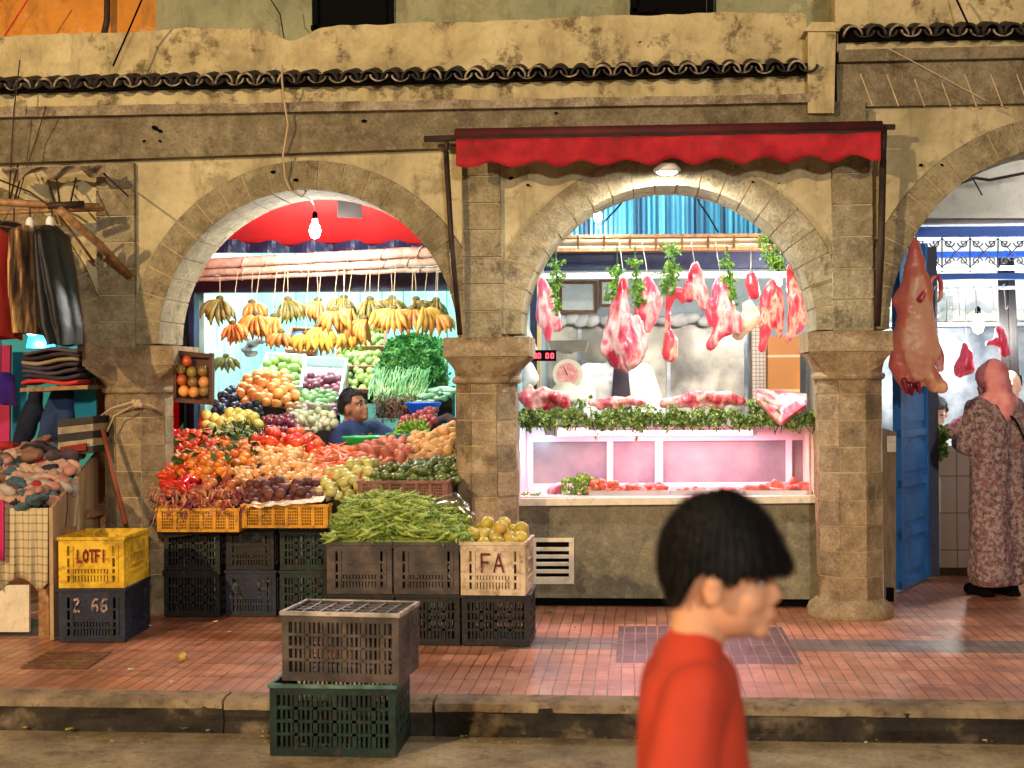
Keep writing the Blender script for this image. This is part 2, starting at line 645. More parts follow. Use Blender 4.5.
# pavement: long narrow tiles with dark inlays
def pavement_mat():
    t = NT('red_ribbed_paving')
    co = t.coords('Object')
    x, y, z = t.xyz(co)
    x = t.math('ADD', x, 50)
    nz = t.noise(co, 1.7, 6, .65)
    red = t.ramp(nz, [(.3, lin((126, 80, 60))), (.5, lin((178, 118, 90))), (.7, lin((208, 156, 128)))])
    dark = t.ramp(nz, [(.3, lin((62, 50, 50))), (.7, lin((92, 78, 76)))])
    grey = t.ramp(nz, [(.3, lin((92, 84, 80))), (.7, lin((122, 112, 106)))])

    def band(v, a, b):
        return t.math('MULTIPLY', t.math('GREATER_THAN', v, a), t.math('LESS_THAN', v, b))
    X = lambda px, py: G(px, py, .15).x + 50
    Yb0, Yb1 = G(640, 650, .15).y, G(640, 638, .15).y
    Yp0, Yp1 = G(640, 663, .15).y, G(640, 626, .15).y
    bl = t.math('MULTIPLY', band(y, Yb0, Yb1), t.math('GREATER_THAN', x, X(500, 645)))
    p1 = t.math('MULTIPLY', band(y, Yp0, Yp1), band(x, X(617, 645), X(682, 645)))
    p2 = t.math('MULTIPLY', band(y, Yp0, Yp1), band(x, X(726, 645), X(792, 645)))
    col = t.mix(bl, red, grey)
    col = t.mix(t.math('MAXIMUM', p1, p2), col, dark)
    # every third groove is a joint; rows are 0.29 m long
    wob = t.math('MULTIPLY', t.math('SUBTRACT', t.noise(co, 2.3, 2), .5), .02)
    fx = t.math('FRACT', t.math('DIVIDE', t.math('ADD', x, wob), .061))
    row = t.math('FLOOR', t.math('DIVIDE', t.math('SUBTRACT', y, 6.19), .31))
    fy = t.math('FRACT', t.math('DIVIDE', t.math('SUBTRACT', y, 6.19), .31))
    gx = t.math('LESS_THAN', fx, .085)
    gy = t.math('LESS_THAN', fy, .022)
    g = t.math('MAXIMUM', gx, gy)
    idx = t.math('ADD', t.math('FLOOR', t.math('DIVIDE', x, .061)), t.math('MULTIPLY', row, 31.7))
    rnd = t.math('FRACT', t.math('MULTIPLY', t.math('SINE', t.math('MULTIPLY', idx, 12.9898)), 4375.5))
    hs = t.t.nodes.new('ShaderNodeHueSaturation')
    t.val(hs.inputs['Color'], col)
    t.val(hs.inputs['Value'], t.math('MULTIPLY_ADD', rnd, .34, .82))
    dirt = t.step(t.noise(t.coords('Object', (1, 1.6, 1)), 3.1, 9, .72), .5, .68)
    col = t.mix(t.math('MULTIPLY', dirt, .5), hs.outputs[0], lin((84, 58, 44)))
    light = t.step(t.noise(t.coords('Object', (1, 1, 1), (0, 0, 1)), 6, 8, .7), .6, .72)
    col = t.mix(t.math('MULTIPLY', light, .25), col, lin((196, 160, 132)))
    gl = t.mix(t.math('MAXIMUM', p1, p2), lin((52, 36, 30)), lin((170, 124, 100)))
    g = t.math('MULTIPLY', g, t.math('MULTIPLY_ADD', t.step(t.noise(co, 4, 5), .35, .5), .65, .35))
    col = t.mix(g, col, gl)
    t.bump(t.math('ADD', t.math('MULTIPLY', g, -1), t.math('MULTIPLY', t.noise(co, 35, 5), .35)), .55, .006)
    rr = t.math('MULTIPLY_ADD', t.noise(co, 5, 5), .45, .16)
    return t.base(col, rr, 0, .5)


m_pave = pavement_mat()
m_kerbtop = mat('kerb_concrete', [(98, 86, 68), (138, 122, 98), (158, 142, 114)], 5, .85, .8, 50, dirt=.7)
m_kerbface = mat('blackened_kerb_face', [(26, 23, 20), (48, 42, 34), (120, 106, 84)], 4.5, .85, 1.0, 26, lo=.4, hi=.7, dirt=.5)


def road_mat():
    t = NT('dusty_worn_road')
    co = t.coords('Object')
    col = t.ramp(t.noise(co, .9, 8, .7), [(.38, lin((104, 92, 72))), (.5, lin((150, 138, 112))), (.62, lin((184, 172, 146)))])
    col = t.mix(t.math('MULTIPLY', t.step(t.noise(co, 45, 6, .85), .5, .66), .7), col, lin((66, 56, 40)))
    crack = t.math('LESS_THAN', t.voro(t.coords('Object', (1, 2.2, 1)), 2.1, 'Distance'), .02)
    col = t.mix(t.math('MULTIPLY', t.step(t.noise(co, 4, 9, .75), .54, .62), .6), col, lin((76, 62, 44)))
    t.bump(t.noise(co, 80, 7, .8), .5, .008)
    return t.base(col, .82, 0, .35)


m_road = road_mat()

# ================================================================ ground
KY = G(512, 737.5, 0).y          # kerb face
mb = MB()
mb.box((-14, -8, -.3), (14, KY, 0))
# patched worn sheets of asphalt
struct(mb.build('road', m_road, org=(0, 0, 0)))
mb = MB()
mb.box((-14, KY + .14, -.1), (14, 14, .15))
struct(mb.build('pavement', m_pave, org=(0, 0, 0)))
x = -14.0
k = 0
mt, mf = MB(), MB()
while x < 14:
    L = R.uniform(.9, 1.5)
    z = .154 + R.uniform(-.003, .006)
    y = KY + R.uniform(-.008, .008)
    n = 44
    e = [min(.004, noise.noise(V(((x + L * i / n) * 6, 3, 0))) * .03 + noise.noise(V(((x + L * i / n) * 23, 7, 0))) * .016) for i in range(n + 1)]

    def topfn(u, v, x=x, L=L, y=y, z=z, e=e, n=n):
        return (x + .006 + (L - .012) * u, y - min(0, e[int(u * n)]) * (1 - v) + .145 * v, z - (.012 if v == 0 else 0))
    mt.sheet(topfn, n, 3, thick=(0, 0, -.035))

    def facefn(u, v, x=x, L=L, y=y, z=z, e=e, n=n):
        q = noise.noise(V((x + L * u) * 3 * 1.0 * V((1, 0, 0)) + V((0, 0, v * 2))) if False else V(((x + L * u) * 5, v * 3, 0)))
        return (x + .004 + (L - .008) * u, y + .012 + q * .02, -.02 + (z - .03 + .02) * v)
    mf.sheet(facefn, n, 6, thick=(0, .13, 0))
    x += L
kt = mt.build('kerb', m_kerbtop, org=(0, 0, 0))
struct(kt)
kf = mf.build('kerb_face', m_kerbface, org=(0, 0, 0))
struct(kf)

# ================================================================ the arcade building
YW, YB = 8.2, 8.63
bld = thing('arcade_building', 'old yellow plaster arcade building whose stone arches hold the fruit shop and the butcher', 'building', (0, YW, .15))
bl2 = thing('arcade_building', 'taller roofed neighbour building with a wide stone arch over the second meat shop', 'building', (U(835, 300, YW).x, YW, .15))
BL = lambda px: bld if px < 840 else bl2

AR = []
for (l, r, ys) in ((-206, 78, 352), (160, 458, 342), (521, 816, 332), (889, 1265, 327)):
    a, b = U(l, ys, YW), U(r, ys, YW)
    AR.append(((a.x + b.x) / 2, (b.x - a.x) / 2, U((l + r) / 2, ys, YW).z))
RW = .178


def line(p, q):
    a, b = U(*p, YW), U(*q, YW)
    return lambda x: a.z + (b.z - a.z) * (x - a.x) / (b.x - a.x)


band_bot = line((0, 165), (440, 150))
band_top = line((0, 119), (440, 111))
XS = U(835, 100, YW).x
rb_bot, rb_top = line((870, 108), (1024, 105)), line((840, 66), (1024, 62))


def wall_strips(x0, x1, ztop, parent, m):
    mb = MB()
    n = max(2, int((x1 - x0) / .025))
    xs = sorted(set([x0 + (x1 - x0) * i / n for i in range(n + 1)] + [x for (cx, r, z) in AR for x in (cx - r - RW, cx + r + RW) if x0 < x < x1]))

    def zb(x):
        for cx, r, zs in AR:
            d = abs(x - cx)
            if d <= r + RW:
                return zs + math.sqrt(max(0, (r + RW) ** 2 - d * d))
        best = min(AR, key=lambda a: abs(abs(x - a[0]) - a[1]))
        return best[2]
    for a, b in zip(xs, xs[1:]):
        if b - a < 1e-5:
            continue
        za, zb_ = zb(a + 1e-6), zb(b - 1e-6)
        mb.hexa([V((a, YW, za)), V((b, YW, zb_)), V((b, YB, zb_)), V((a, YB, za)), V((a, YW, ztop(a))), V((b, YW, ztop(b))), V((b, YB, ztop(b))), V((a, YB, ztop(a)))])
    return mb.build('wall', m, parent)


w0 = wall_strips(-4.2, XS, band_bot, bld, m_plaster)
w1 = wall_strips(XS + .002, 5.6, rb_bot, bl2, m_plaster)

# voussoir rings
for i, (cx, r, zs) in enumerate(AR):
    par = bl2 if i == 3 else bld
    mb = MB()
    n = 21 if i != 3 else 27
    for k in range(n):
        a0, a1 = PI * k / n, PI * (k + 1) / n
        g = .0035 / r
        push = R.uniform(0, .006)
        sub = 3
        for q in range(sub):
            b0 = a0 + g + (a1 - a0 - 2 * g) * q / sub
            b1 = a0 + g + (a1 - a0 - 2 * g) * (q + 1) / sub
            P = []
            for rr in (r + push * .5, r + RW - .002):
                for bb in (b0, b1):
                    P.append((cx + rr * math.cos(bb), zs + rr * math.sin(bb)))
            y0 = YW - .012 - push
            lo = [V((P[0][0], y0, P[0][1])), V((P[2][0], y0, P[2][1])), V((P[2][0], YB, P[2][1])), V((P[0][0], YB, P[0][1]))]
            hi = [V((P[1][0], y0, P[1][1])), V((P[3][0], y0, P[3][1])), V((P[3][0], YB, P[3][1])), V((P[1][0], YB, P[1][1]))]
            mb.hexa(lo + hi)
    ring = mb.build('arch_ring', m_stone, par)
    mb = MB()
    for k in range(60):
        a0, a1 = PI * k / 60, PI * (k + 1) / 60
        P = [(cx + rr * math.cos(bb), zs + rr * math.sin(bb)) for rr in (r + .008, r + RW - .006) for bb in (a0, a1)]
        y0 = YW - .006
        mb.hexa([V((P[0][0], y0, P[0][1])), V((P[2][0], y0, P[2][1])), V((P[2][0], YB - .004, P[2][1])), V((P[0][0], YB - .004, P[0][1])),
                 V((P[1][0], y0, P[1][1])), V((P[3][0], y0, P[3][1])), V((P[3][0], YB - .004, P[3][1])), V((P[1][0], YB - .004, P[1][1]))])
    mb.build('mortar', m_mortar, ring)

# pilasters above the capitals
for (l, r, top, bot) in ((97, 134, 163, 348), (463, 500, 149, 338), (833, 873, 110, 331)):
    par = bld
    mb = MB()
    nb = 7
    zt, zb = U((l + r) / 2, top, YW - .04).z, U((l + r) / 2, bot, YW - .04).z
    x0, x1 = U(l, 250, YW - .04).x, U(r, 250, YW - .04).x
    for k in range(nb):
        za, zb2 = zb + (zt - zb) * k / nb + .004, zb + (zt - zb) * (k + 1) / nb - .004
        if k == nb - 1:
            zb2 += .004
        j = R.uniform(0, .008)
        mb.box((x0 - j * .5, YW - .035 - j, za), (x1 + j * .5, YW + .1, zb2))
    o = mb.build('pilaster', m_stone, par)
    MB().box((x0 + .005, YW - .028, zb), (x1 - .005, YW + .09, zt - .003)).build('mortar', m_mortar, o)

# columns: octagonal shaft, necking, capital, base
colspec = [  # shaft left/right, abacus left/right/top, neck y, base bottom y
    (97, 160, 82, 173, 346, 393, 640, 97), (453, 516, 443, 529, 337, 383, 628, 462), (820, 887, 808, 893, 331, 379, 621, 820),
    (1262, 1330, 1250, 1345, 322, 372, 615, 1262), (-270, -204, -285, -190, 352, 400, 650, -270)]
for (l, r, al, ar, at, ny, by, _) in colspec:
    par = bl2 if l > 1000 else bld
    a, b = U(l, 480, YW + .02), U(r, 480, YW + .02)
    cx, rad = (a.x + b.x) / 2, (b.x - a.x) / 2
    cy = YW + .02 + rad
    col = thing('column', None, None, (0, 0, 0))
    ORI[col.name] = ORI[par.name]
    col.parent = par
    zt = U((l + r) / 2, ny, YW).z
    z0 = .15
    mb, mo = MB(), MB()
    z = z0 + .08
    rot0 = PI / 8
    while z < zt - .01:
        h = min(R.uniform(.145, .165), zt - z)
        rr = rad * 1.04 + R.uniform(-.003, .003)
        for q in range(8):
            # each octagon face is its own block
            a0, a1 = rot0 + q * PI / 4, rot0 + (q + 1) * PI / 4
            am = (a0 + a1) / 2
            j = R.uniform(-.002, .004)
            off = V((math.cos(am), math.sin(am), 0)) * j
            p = [V((cx + rr * math.cos(t), cy + rr * math.sin(t), 0)) + off for t in (a0 + .012, a1 - .012)]
            c0 = V((cx, cy, 0))
            i0, i1 = c0 + (p[0] - c0) * .6, c0 + (p[1] - c0) * .6
            mb.hexa([i0 + V((0, 0, z + .004)), p[0] + V((0, 0, z + .004)), p[1] + V((0, 0, z + .004)), i1 + V((0, 0, z + .004)),
                     i0 + V((0, 0, z + h - .003)), p[0] + V((0, 0, z + h - .003)), p[1] + V((0, 0, z + h - .003)), i1 + V((0, 0, z + h - .003))], (q + int(z * 31)) % 3 % 2)
        z += h
    mb.build('shaft', [m_stoneb, m_stonec], col)
    vs = [(rad * 1.04 - .005, z0 + .08), (rad * 1.04 - .005, zt)]
    m2 = MB()
    m2.add(tube_vf([(cx, cy, z0 + .07), (cx, cy, zt - .004)], rad * 1.0, 8))
    for v in m2.v:
        d = V((v.x - cx, v.y - cy, 0))
        ang = math.atan2(d.y, d.x)
    m2 = MB()
    pts = [(cx + (rad * 1.04 - .005) * math.cos(rot0 + q * PI / 4), cy + (rad * 1.04 - .005) * math.sin(rot0 + q * PI / 4)) for q in range(8)]
    m2.add(([V((x, y, zz)) for zz in (z0 + .06, zt - .003) for x, y in pts], [tuple(range(7, -1, -1)), tuple(range(8, 16))] + [(i, (i + 1) % 8, (i + 1) % 8 + 8, i + 8) for i in range(8)]))
    m2.build('mortar', m_mortar, col)
    # base ring
    mb = MB()
    mb.lathe([(rad * 1.28, z0 - .02), (rad * 1.33, z0 + .01), (rad * 1.33, z0 + .04), (rad * 1.25, z0 + .075), (rad * 1.1, z0 + .09), (rad * 1.04, z0 + .11)], (cx, cy, 0), 20)
    o = mb.build('column_base', m_stoneb, col, smooth=True)
    # capital
    a, b = U(al, at, YW - .03), U(ar, at, YW - .03)
    ax, aw = (a.x + b.x) / 2, (b.x - a.x) / 2
    ztop = U((al + ar) / 2, at, YW - .03).z
    mb = MB()
    h = ztop - zt
    aw = max(aw, rad * 1.2)
    mb.box((ax - aw, YW - .03, ztop - h * .42), (ax + aw, YB + .03, ztop))
    mb.box((ax - aw + .012, YW - .018, ztop - h * .46), (ax + aw - .012, YB + .02, ztop - h * .42))
    n = 24
    prof = [(rad * 1.04, zt - .005, 0), (rad * 1.12, zt + .004, 0), (rad * 1.14, zt + .018, 0), (rad * 1.1, zt + .034, 0), (rad * 1.04, zt + .04, .1), (rad * 1.1, zt + h * .3, .45), (aw * .97, ztop - h * .46, 1)]
    vs, fs = [], []
    for (rr, zz, sq) in prof:
        for j in range(n):
            t = 2 * PI * j / n
            c, s_ = math.cos(t), math.sin(t)
            k = 1 / max(abs(c), abs(s_))
            kk = 1 + (k - 1) * sq
            hx = rr * kk
            hy = (rr * (1 - sq) + (YB - YW + .04) / 2 * .97 * sq) * kk if sq else rr
            vs.append(V((cx + (ax - cx) * sq + c * hx, cy + ((YW + YB) / 2 - cy) * sq + s_ * hy, zz)))
    for i in range(len(prof) - 1):
        for j in range(n):
            k = (j + 1) % n
            fs.append((i * n + j, i * n + k, (i + 1) * n + k, (i + 1) * n + j))
    mb.add((vs, fs))
    mb.build('capital', m_stoneb, col)
    # pier above the capital
    if True:
        zs = min(AR, key=lambda q: abs(abs(cx - q[0]) - q[1]))[2]
        MB().box((ax - aw * .5, YW + .01, ztop - .01), (ax + aw * .5, YB - .01, zs + .3)).build('pier', m_stone, col)

# cornice bands
mb = MB()
x0, x1 = -4.2, U(808, 100, YW).x


def band(mb, fb, ft, xa, xb, y0, y1=YB, n=40, jit=.0):
    for i in range(n):
        a, b = xa + (xb - xa) * i / n, xa + (xb - xa) * (i + 1) / n
        mb.hexa([V((a, y0, fb(a))), V((b, y0, fb(b))), V((b, y1, fb(b))), V((a, y1, fb(a))), V((a, y0, ft(a))), V((b, y0, ft(b))), V((b, y1, ft(b))), V((a, y1, ft(a)))])


def wavy(f, amp, sc, seed=0):
    return lambda x: f(x) + noise.noise(V((x * sc, seed, 0))) * amp


def sheet_band(name, m, par, fb, ft, y0, xa, xb, nx=150, nz=6, amp=.006, depth=.1):
    mb = MB()

    def fn(u, v):
        x = xa + (xb - xa) * u
        z = fb(x) + (ft(x) - fb(x)) * v
        return (x, y0 + noise.noise(V((x * 4, z * 6, y0))) * amp, z)
    mb.sheet(fn, nx, nz, thick=(0, depth, 0))
    return mb.build(name, m, par, smooth=False)


lip_top = line((0, 108), (440, 102))
sheet_band('cornice', m_stone2, bld, band_bot, wavy(band_top, .008, 6), YW - .07, x0, XS + .16, depth=.4)
sheet_band('cornice_lip', m_lip, bld, lambda x: line((0, 121), (440, 113))(x), wavy(line((0, 111), (440, 104)), .01, 5, 3), YW - .12, x0, x1, depth=.45)
tb_line = line((0, 97), (800, 79))
tt_line = line((0, 80), (800, 62))
pt_line = line((0, 34), (770, 9))
sheet_band('plaster_frieze', m_pstrip, bld, lambda x: line((0, 112), (440, 106))(x) - .01, lambda x: tt_line(x) - .01, YW - .03, x0, x1, depth=.3, amp=.012)


def chipped(x):
    d = noise.noise(V((x * 1.7, 4, 0))) * .03 + noise.noise(V((x * 9, 2, 0))) * .012
    xc = U(290, 40, YW).x
    d -= .09 * math.exp(-((x - xc) / .13) ** 2)
    return pt_line(x) + d


sheet_band('parapet', m_pstrip, bld, lambda x: tt_line(x) - .012, chipped, YW + .05, x0, x1, depth=.3, amp=.02, nx=260)
# parapet pier at the seam of the two buildings
mb = MB()
mb.slab((808, 113), (834, 113), (836, 30), (808, 30), YW - .12, YW + .35)
mb.slab((804, 31), (839, 31), (834, 22), (812, 22), YW - .14, YW + .36)
mb.build('parapet_pier', m_pstrip, bld)


def eave(par, fb, ft, xa, xb, sp=.123):
    mb = MB()
    n = int((xb - xa) / sp)
    for i in range(n + 1):
        x = xa + sp * (i + .5)
        if x > xb:
            break
        zb, zt = fb(x), ft(x)
        h = zt - zb
        tl = R.uniform(-.04, .04)
        for kind in (0, 1):
            cxx = x + (sp / 2 if kind else 0)
            vs, fs = [], []
            m = 8
            th = .011
            rad = sp * .46
            for (yy, dz) in ((YW - .15 - R.uniform(0, .03), -h * .2), (YW + .12, .06)):
                for rr in (rad, rad - th):
                    for j in range(m + 1):
                        t = PI * j / m
                        if kind:
                            vs.append(V((cxx - rr * math.cos(t), yy, zt - h * .36 + dz - rr * math.sin(t) * .75)))
                        else:
                            vs.append(V((cxx - rr * math.cos(t) + tl * .1, yy, zb + h * .3 + dz + rr * math.sin(t) * 1.2)))
            w = m + 1
            for j in range(m):
                fs += [(j, j + 1, w + j + 1, w + j), (2 * w + j, 2 * w + j + 1, 3 * w + j + 1, 3 * w + j),
                       (j, j + 1, 2 * w + j + 1, 2 * w + j), (w + j, w + j + 1, 3 * w + j + 1, 3 * w + j)]
            fs += [(0, w, 3 * w, 2 * w), (m, w + m, 3 * w + m, 2 * w + m)]
            mb.add((vs, fs))
            if R.random() < .5:
                for q in range(0, 4 * m, 4):
                    mb.mi[-len(fs) + q] = 1
    # bedding behind the tiles
    mb2 = MB()
    band(mb2, lambda x: fb(x) + .012, lambda x: ft(x) - .03, xa, xb, YW - .11, YW + .1)
    mb2.build('eave_bedding', m_black, par)
    return mb.build('roof_tiles', [m_tiledk, m_tilerim], par, smooth=True)


eave(bld, tb_line, tt_line, x0, x1)
# right building top
sheet_band('cornice', m_stone2, bl2, rb_bot, rb_top, YW - .05, XS + .005, 5.6, depth=.35, nx=60)
mb = MB()
for k in range(22):
    px = 868 + k * 26
    a, b = U(px - 8, 74, YW - .053), U(px + 4, 106, YW - .053)
    mb.hexa([V((b.x, YW - .053, b.z)), V((b.x + .007, YW - .053, b.z)), V((b.x + .007, YW - .03, b.z)), V((b.x, YW - .03, b.z)),
             V((a.x, YW - .053, a.z)), V((a.x + .007, YW - .053, a.z)), V((a.x + .007, YW - .03, a.z)), V((a.x, YW - .03, a.z))])
mb.build('lintel_mortar', m_mortar, bl2)
rt_b, rt_t = line((835, 46), (1024, 43)), line((835, 28), (1024, 25))
sheet_band('cornice_lip', m_stone2, bl2, lambda x: rb_top(x) + .003, lambda x: rb_top(x) + .07, YW - .1, XS + .01, 5.6, depth=.4, nx=60)
sheet_band('plaster_frieze', m_pstrip, bl2, lambda x: rb_top(x) + .073, lambda x: rt_t(x) - .01, YW - .03, XS + .01, 5.6, depth=.3, nx=60, amp=.012)
eave(bl2, rt_b, rt_t, XS + .02, 5.6, .127)
sheet_band('parapet', m_pstrip, bl2, lambda x: rt_t(x) - .012, lambda x: rt_t(x) + .7, YW + .04, XS + .01, 5.6, depth=.3, amp=.02, nx=60)

# upper storey set back, with dark windows
YU = 8.95
m_up = m_plaster2
mb = MB()
xl = U(156, 20, YU).x
zt = 6.6


def upper(mb, wins, x0, x1, zb):
    x = x0
    for (a, b, zs) in wins:
        mb.box((x, YU, zb), (a, YU + .2, zt))
        mb.box((a, YU, zb), (b, YU + .2, zs))
        mb.box((a, YU, zs + 1.35), (b, YU + .2, zt))
        x = b
    mb.box((x, YU, zb), (x1, YU + .2, zt))


wins = []
for (l, r, b) in ((312, 396, 34), (630, 716, 17)):
    p, q = U(l, b, YU), U(r, b, YU)
    wins.append((p.x, q.x, p.z))
upper(mb, wins, xl, 5.6, 3.0)
uw = mb.build('upper_wall', m_up, bld)
for (a, b, z) in wins:
    w = MB()
    for xx in (a + .015, b - .045):
        w.box((xx, YU - .03, z), (xx + .03, YU + .02, z + 1.35))
    w.box((a, YU - .03, z + .02), (a + .16, YU + .01, z + .05))
    w.box((a, YU - .03, z + .3), (b, YU + .01, z + .33))
    fr = w.build('window', m_black, bld)
    MB().box((a + .05, YU + .0, z - .01), (b - .06, YU + .05, z + 1.34)).build('pane', m_black, fr)
    MB().box((a - .01, YU + .06, z - .02), (b + .01, YU + .08, z + 1.4)).build('shutter', m_plaster2, fr)
MB().box((-4.6, YU + .02, 3.0), (xl - .002, YU + .25, zt)).build('ochre_wall', m_orange, bld)

# drainpipe on the ochre wall
mb = MB()
mb.tube([U(108, -60, YU - .05), U(107, 20, YU - .05), U(104, 34, YU - .08)], .022, 8)
tag(mb.build('drainpipe', m_iron, smooth=True), 'short black drainpipe running down the orange upper wall', 'pipe')
# ================================================================ rooms behind the arches
def wallbox(par, name, m, lo, hi):
    return MB().box(lo, hi).build(name, m, par)


X1 = lambda px, Y: U(px, 384, Y).x
fz = .15
# ---- fruit shop room
m_tealy = mat('pale_teal_side_boards', [(168, 214, 204), (192, 228, 220), (140, 190, 184)], 3, .55, .2, 20, stretch=(1, 6, .5), dirt=.2)
xa, xb = -3.76, X1(478, 8.8)
fs = thing('fruit_shop', 'fruit shop interior of pale teal boards inside the first whole arch', 'shop', ((xa + xb) / 2, 9.8, fz))
YBK = 12.0
wallbox(fs, 'back_wall', m_teal, (xa, YBK, fz), (xb + .3, YBK + .08, 3.6))
mb = MB()
mb.hexa([V(q) for q in ((-3.23, YB + .01, fz), (-3.2, YB + .01, fz), (-3.79, 10.2, fz), (-3.82, 10.2, fz), (-3.23, YB + .01, 3.6), (-3.2, YB + .01, 3.6), (-3.79, 10.2, 3.6), (-3.82, 10.2, 3.6))])
mb.box((-3.86, 10.2, fz), (-3.79, YBK, 3.6))
mb.build('side_wall', m_redw, fs)
wallbox(fs, 'side_wall', m_teal, (xb + .04, YB + .01, fz), (xb + .1, YBK, 3.6))
wallbox(fs, 'side_wall', m_tealy, (X1(197, 10.3), 10.36, fz), (X1(197, 10.3) + .04, YBK, 3.2))
wallbox(fs, 'ceiling', m_whitec, (xa - .1, YB + .01, 3.6), (xb + .3, YBK + .08, 3.7))
# red tarpaulin sloping down from the arch to the navy beam
a, b = U(165, 150, 8.9), U(460, 150, 8.9)
c, d = U(165, 246, 10.15), U(460, 246, 10.15)
mb = MB()


def tarp(u, v):
    p = a.lerp(b, u).lerp(c.lerp(d, u), v)
    p.z += (1 - v) * .035 * math.sin(v * 9 + u * 2) + .02 * noise.noise(V((u * 6, v * 4, 1)))
    return p


mb.sheet(tarp, 50, 24, thick=(0, 0, .012))
mb.build('canopy_lining', m_tarp, fs, smooth=True)
pa = MB()
pa.slab((337, 217), (362, 218), (361, 199), (337, 197), 9.35, 9.37)
pa.build('patch', mat('grey_patch_cloth', [(30, 25, 23), (44, 36, 33)], 8, .8), fs)
# torn dark canvas edge under the tarp
mb = MB()


def torn(u, v):
    px = 180 + 262 * u
    top = 239 - 5 * noise.noise(V((u * 14, 0, 0))) - (7 if .4 < u < .55 else 0)
    return U(px, top + (253 - top) * v, 10.1 - .04 * math.sin(u * 40 + v))


mb.sheet(torn, 60, 3, thick=(0, .01, 0))
mb.build('torn_canvas', m_navy, fs)
# frame
mb = MB()
mb.slab((150, 293), (447, 290), (447, 272), (150, 277), 10.2, 10.32)
mb.slab((184, 520), (194, 520), (194, 290), (184, 290), 10.2, 10.32)
mb.build('beam', m_navy, fs)
mb = MB()
mb.slab((179, 520), (184, 520), (184, 280), (179, 280), 10.1, 10.2)
mb.build('door_jamb', m_black, fs)
mb = MB()
mb.slab((150, 520), (183, 520), (183, 262), (150, 262), 10.3, 10.4)
mb.build('red_panel', m_redw, fs)
0 and wallbox(fs, 'wall_strip', m_whitec, (X1(197, 10.4), 10.35, fz), (X1(203, 10.4), 10.45, 3.0))

# three wrapped rails in front of the beam
m_wrap = mat('wrapped_rail_plastic', [(160, 122, 104), (196, 166, 148)], 12, .5, .5, 20, dirt=.4)
for (py0, py1, Y, r) in ((266, 250, 9.75, 5.4), (274, 260, 9.8, 4.6), (280, 268, 9.85, 3.0)):
    p, q = U(186, py0, Y), U(440, py1, Y)
    p.x -= .25
    q.x += .2
    mb = MB()
    pts = [p.lerp(q, i / 24) + V((0, 0, noise.noise(V((i * .5, py0, 0))) * .012)) for i in range(25)]
    mb.tube(pts, S(r, Y), 10)
    t = thing('hanging_rail', 'plastic wrapped %s rail tied with cord above the hanging bananas' % {266: 'thick topmost', 274: 'middle', 280: 'thin lowest'}[py0], 'rail', p)
    mb.build('rail', m_wrap, t, smooth=True)
    mb = MB()
    for i in range(9):
        u = (i + .5 + R.uniform(-.2, .2)) / 9
        c = p.lerp(q, u)
        pp = [c + V((.02 * math.sin(s), S(r * 1.12, Y) * math.cos(s), S(r * 1.12, Y) * math.sin(s))) for s in [2 * PI * k / 10 for k in range(11)]]
        mb.tube(pp, .004, 5)
    mb.build('tie_cord', mat('tie_cord_%d' % py0, [(150, 84, 66), (210, 190, 170)], 20, .9) if True else 0, t)

# ---- butcher room
xa2, xb2 = X1(500, 8.8), X1(845, 8.8)
bs = thing('butcher_shop', 'bright butcher shop interior with steel back wall inside the middle arch', 'shop', ((xa2 + xb2) / 2, 9.8, fz))
YB2 = 11.6
x2l, x2r = -.83, X1(816, YB2)
wallbox(bs, 'back_wall', mat('pale_blue_wall', [(186, 208, 220), (206, 222, 230)], 3, .6, dirt=.15), (x2l, YB2, fz), (x2r, YB2 + .08, 3.5))
mb = MB()
mb.box((X1(548, 11.5), YB2 - .03, 1.0), (X1(752, 11.5), YB2 - .003, U(600, 326, 11.55).z))
mb.build('steel_cladding', m_steel, bs)
mb = MB()
for px in (578, 667, 745):
    mb.box((X1(px, 11.5), YB2 - .045, 1.0), (X1(px, 11.5) + .03, YB2 - .031, U(600, 326, 11.55).z))
mb.build('steel_trim', m_steelb, bs)
mb = MB()
for k in range(4):   # bags lying on the ledge above the cladding
    for q in range(5):
        mb.ball(U(552 + k * 52 + q * 9 + R.uniform(-4, 4), 321 + R.uniform(-3, 1), 11.45), (R.uniform(.05, .1), .05, R.uniform(.03, .06)), (0, R.uniform(-.5, .5), 0))
mb.build('ledge_wrap', m_white, bs, smooth=True)
wallbox(bs, 'side_wall', mat('blue_green_wall', [(150, 186, 194), (176, 206, 212)], 3, .6), (x2l - .08, YB + .35, fz), (x2l, YB2, 3.5))
wallbox(bs, 'side_wall', mat('blue_grey_wall', [(150, 176, 184), (180, 200, 206)], 3, .6), (x2r, YB + .35, fz), (x2r + .08, YB2, 3.5))
wallbox(bs, 'ceiling', m_whitec, (x2l - .08, YB + .36, 3.5), (x2r + .08, YB2 + .08, 3.58))
wallbox(bs, 'mesh_panel', m_mesh, (X1(752, 11.3), 11.3, fz), (X1(768, 11.3), 11.34, 2.15))
mb = MB()
mb.slab((768, 440), (800, 440), (800, 336), (768, 336), 11.1, 11.3)
mb.build('block_pier', m_otile, bs)
# left navy jamb
mb = MB()
mb.slab((530, 420), (537, 420), (537, 262), (530, 262), 9.9, 10.0)
mb.build('door_jamb', m_navy, bs)
mb = MB()
mb.slab((537, 420), (540, 420), (540, 262), (537, 262), 9.88, 9.98)
mb.build('door_trim', mat('gilt_trim', [(196, 168, 110)], 5, .5), bs)
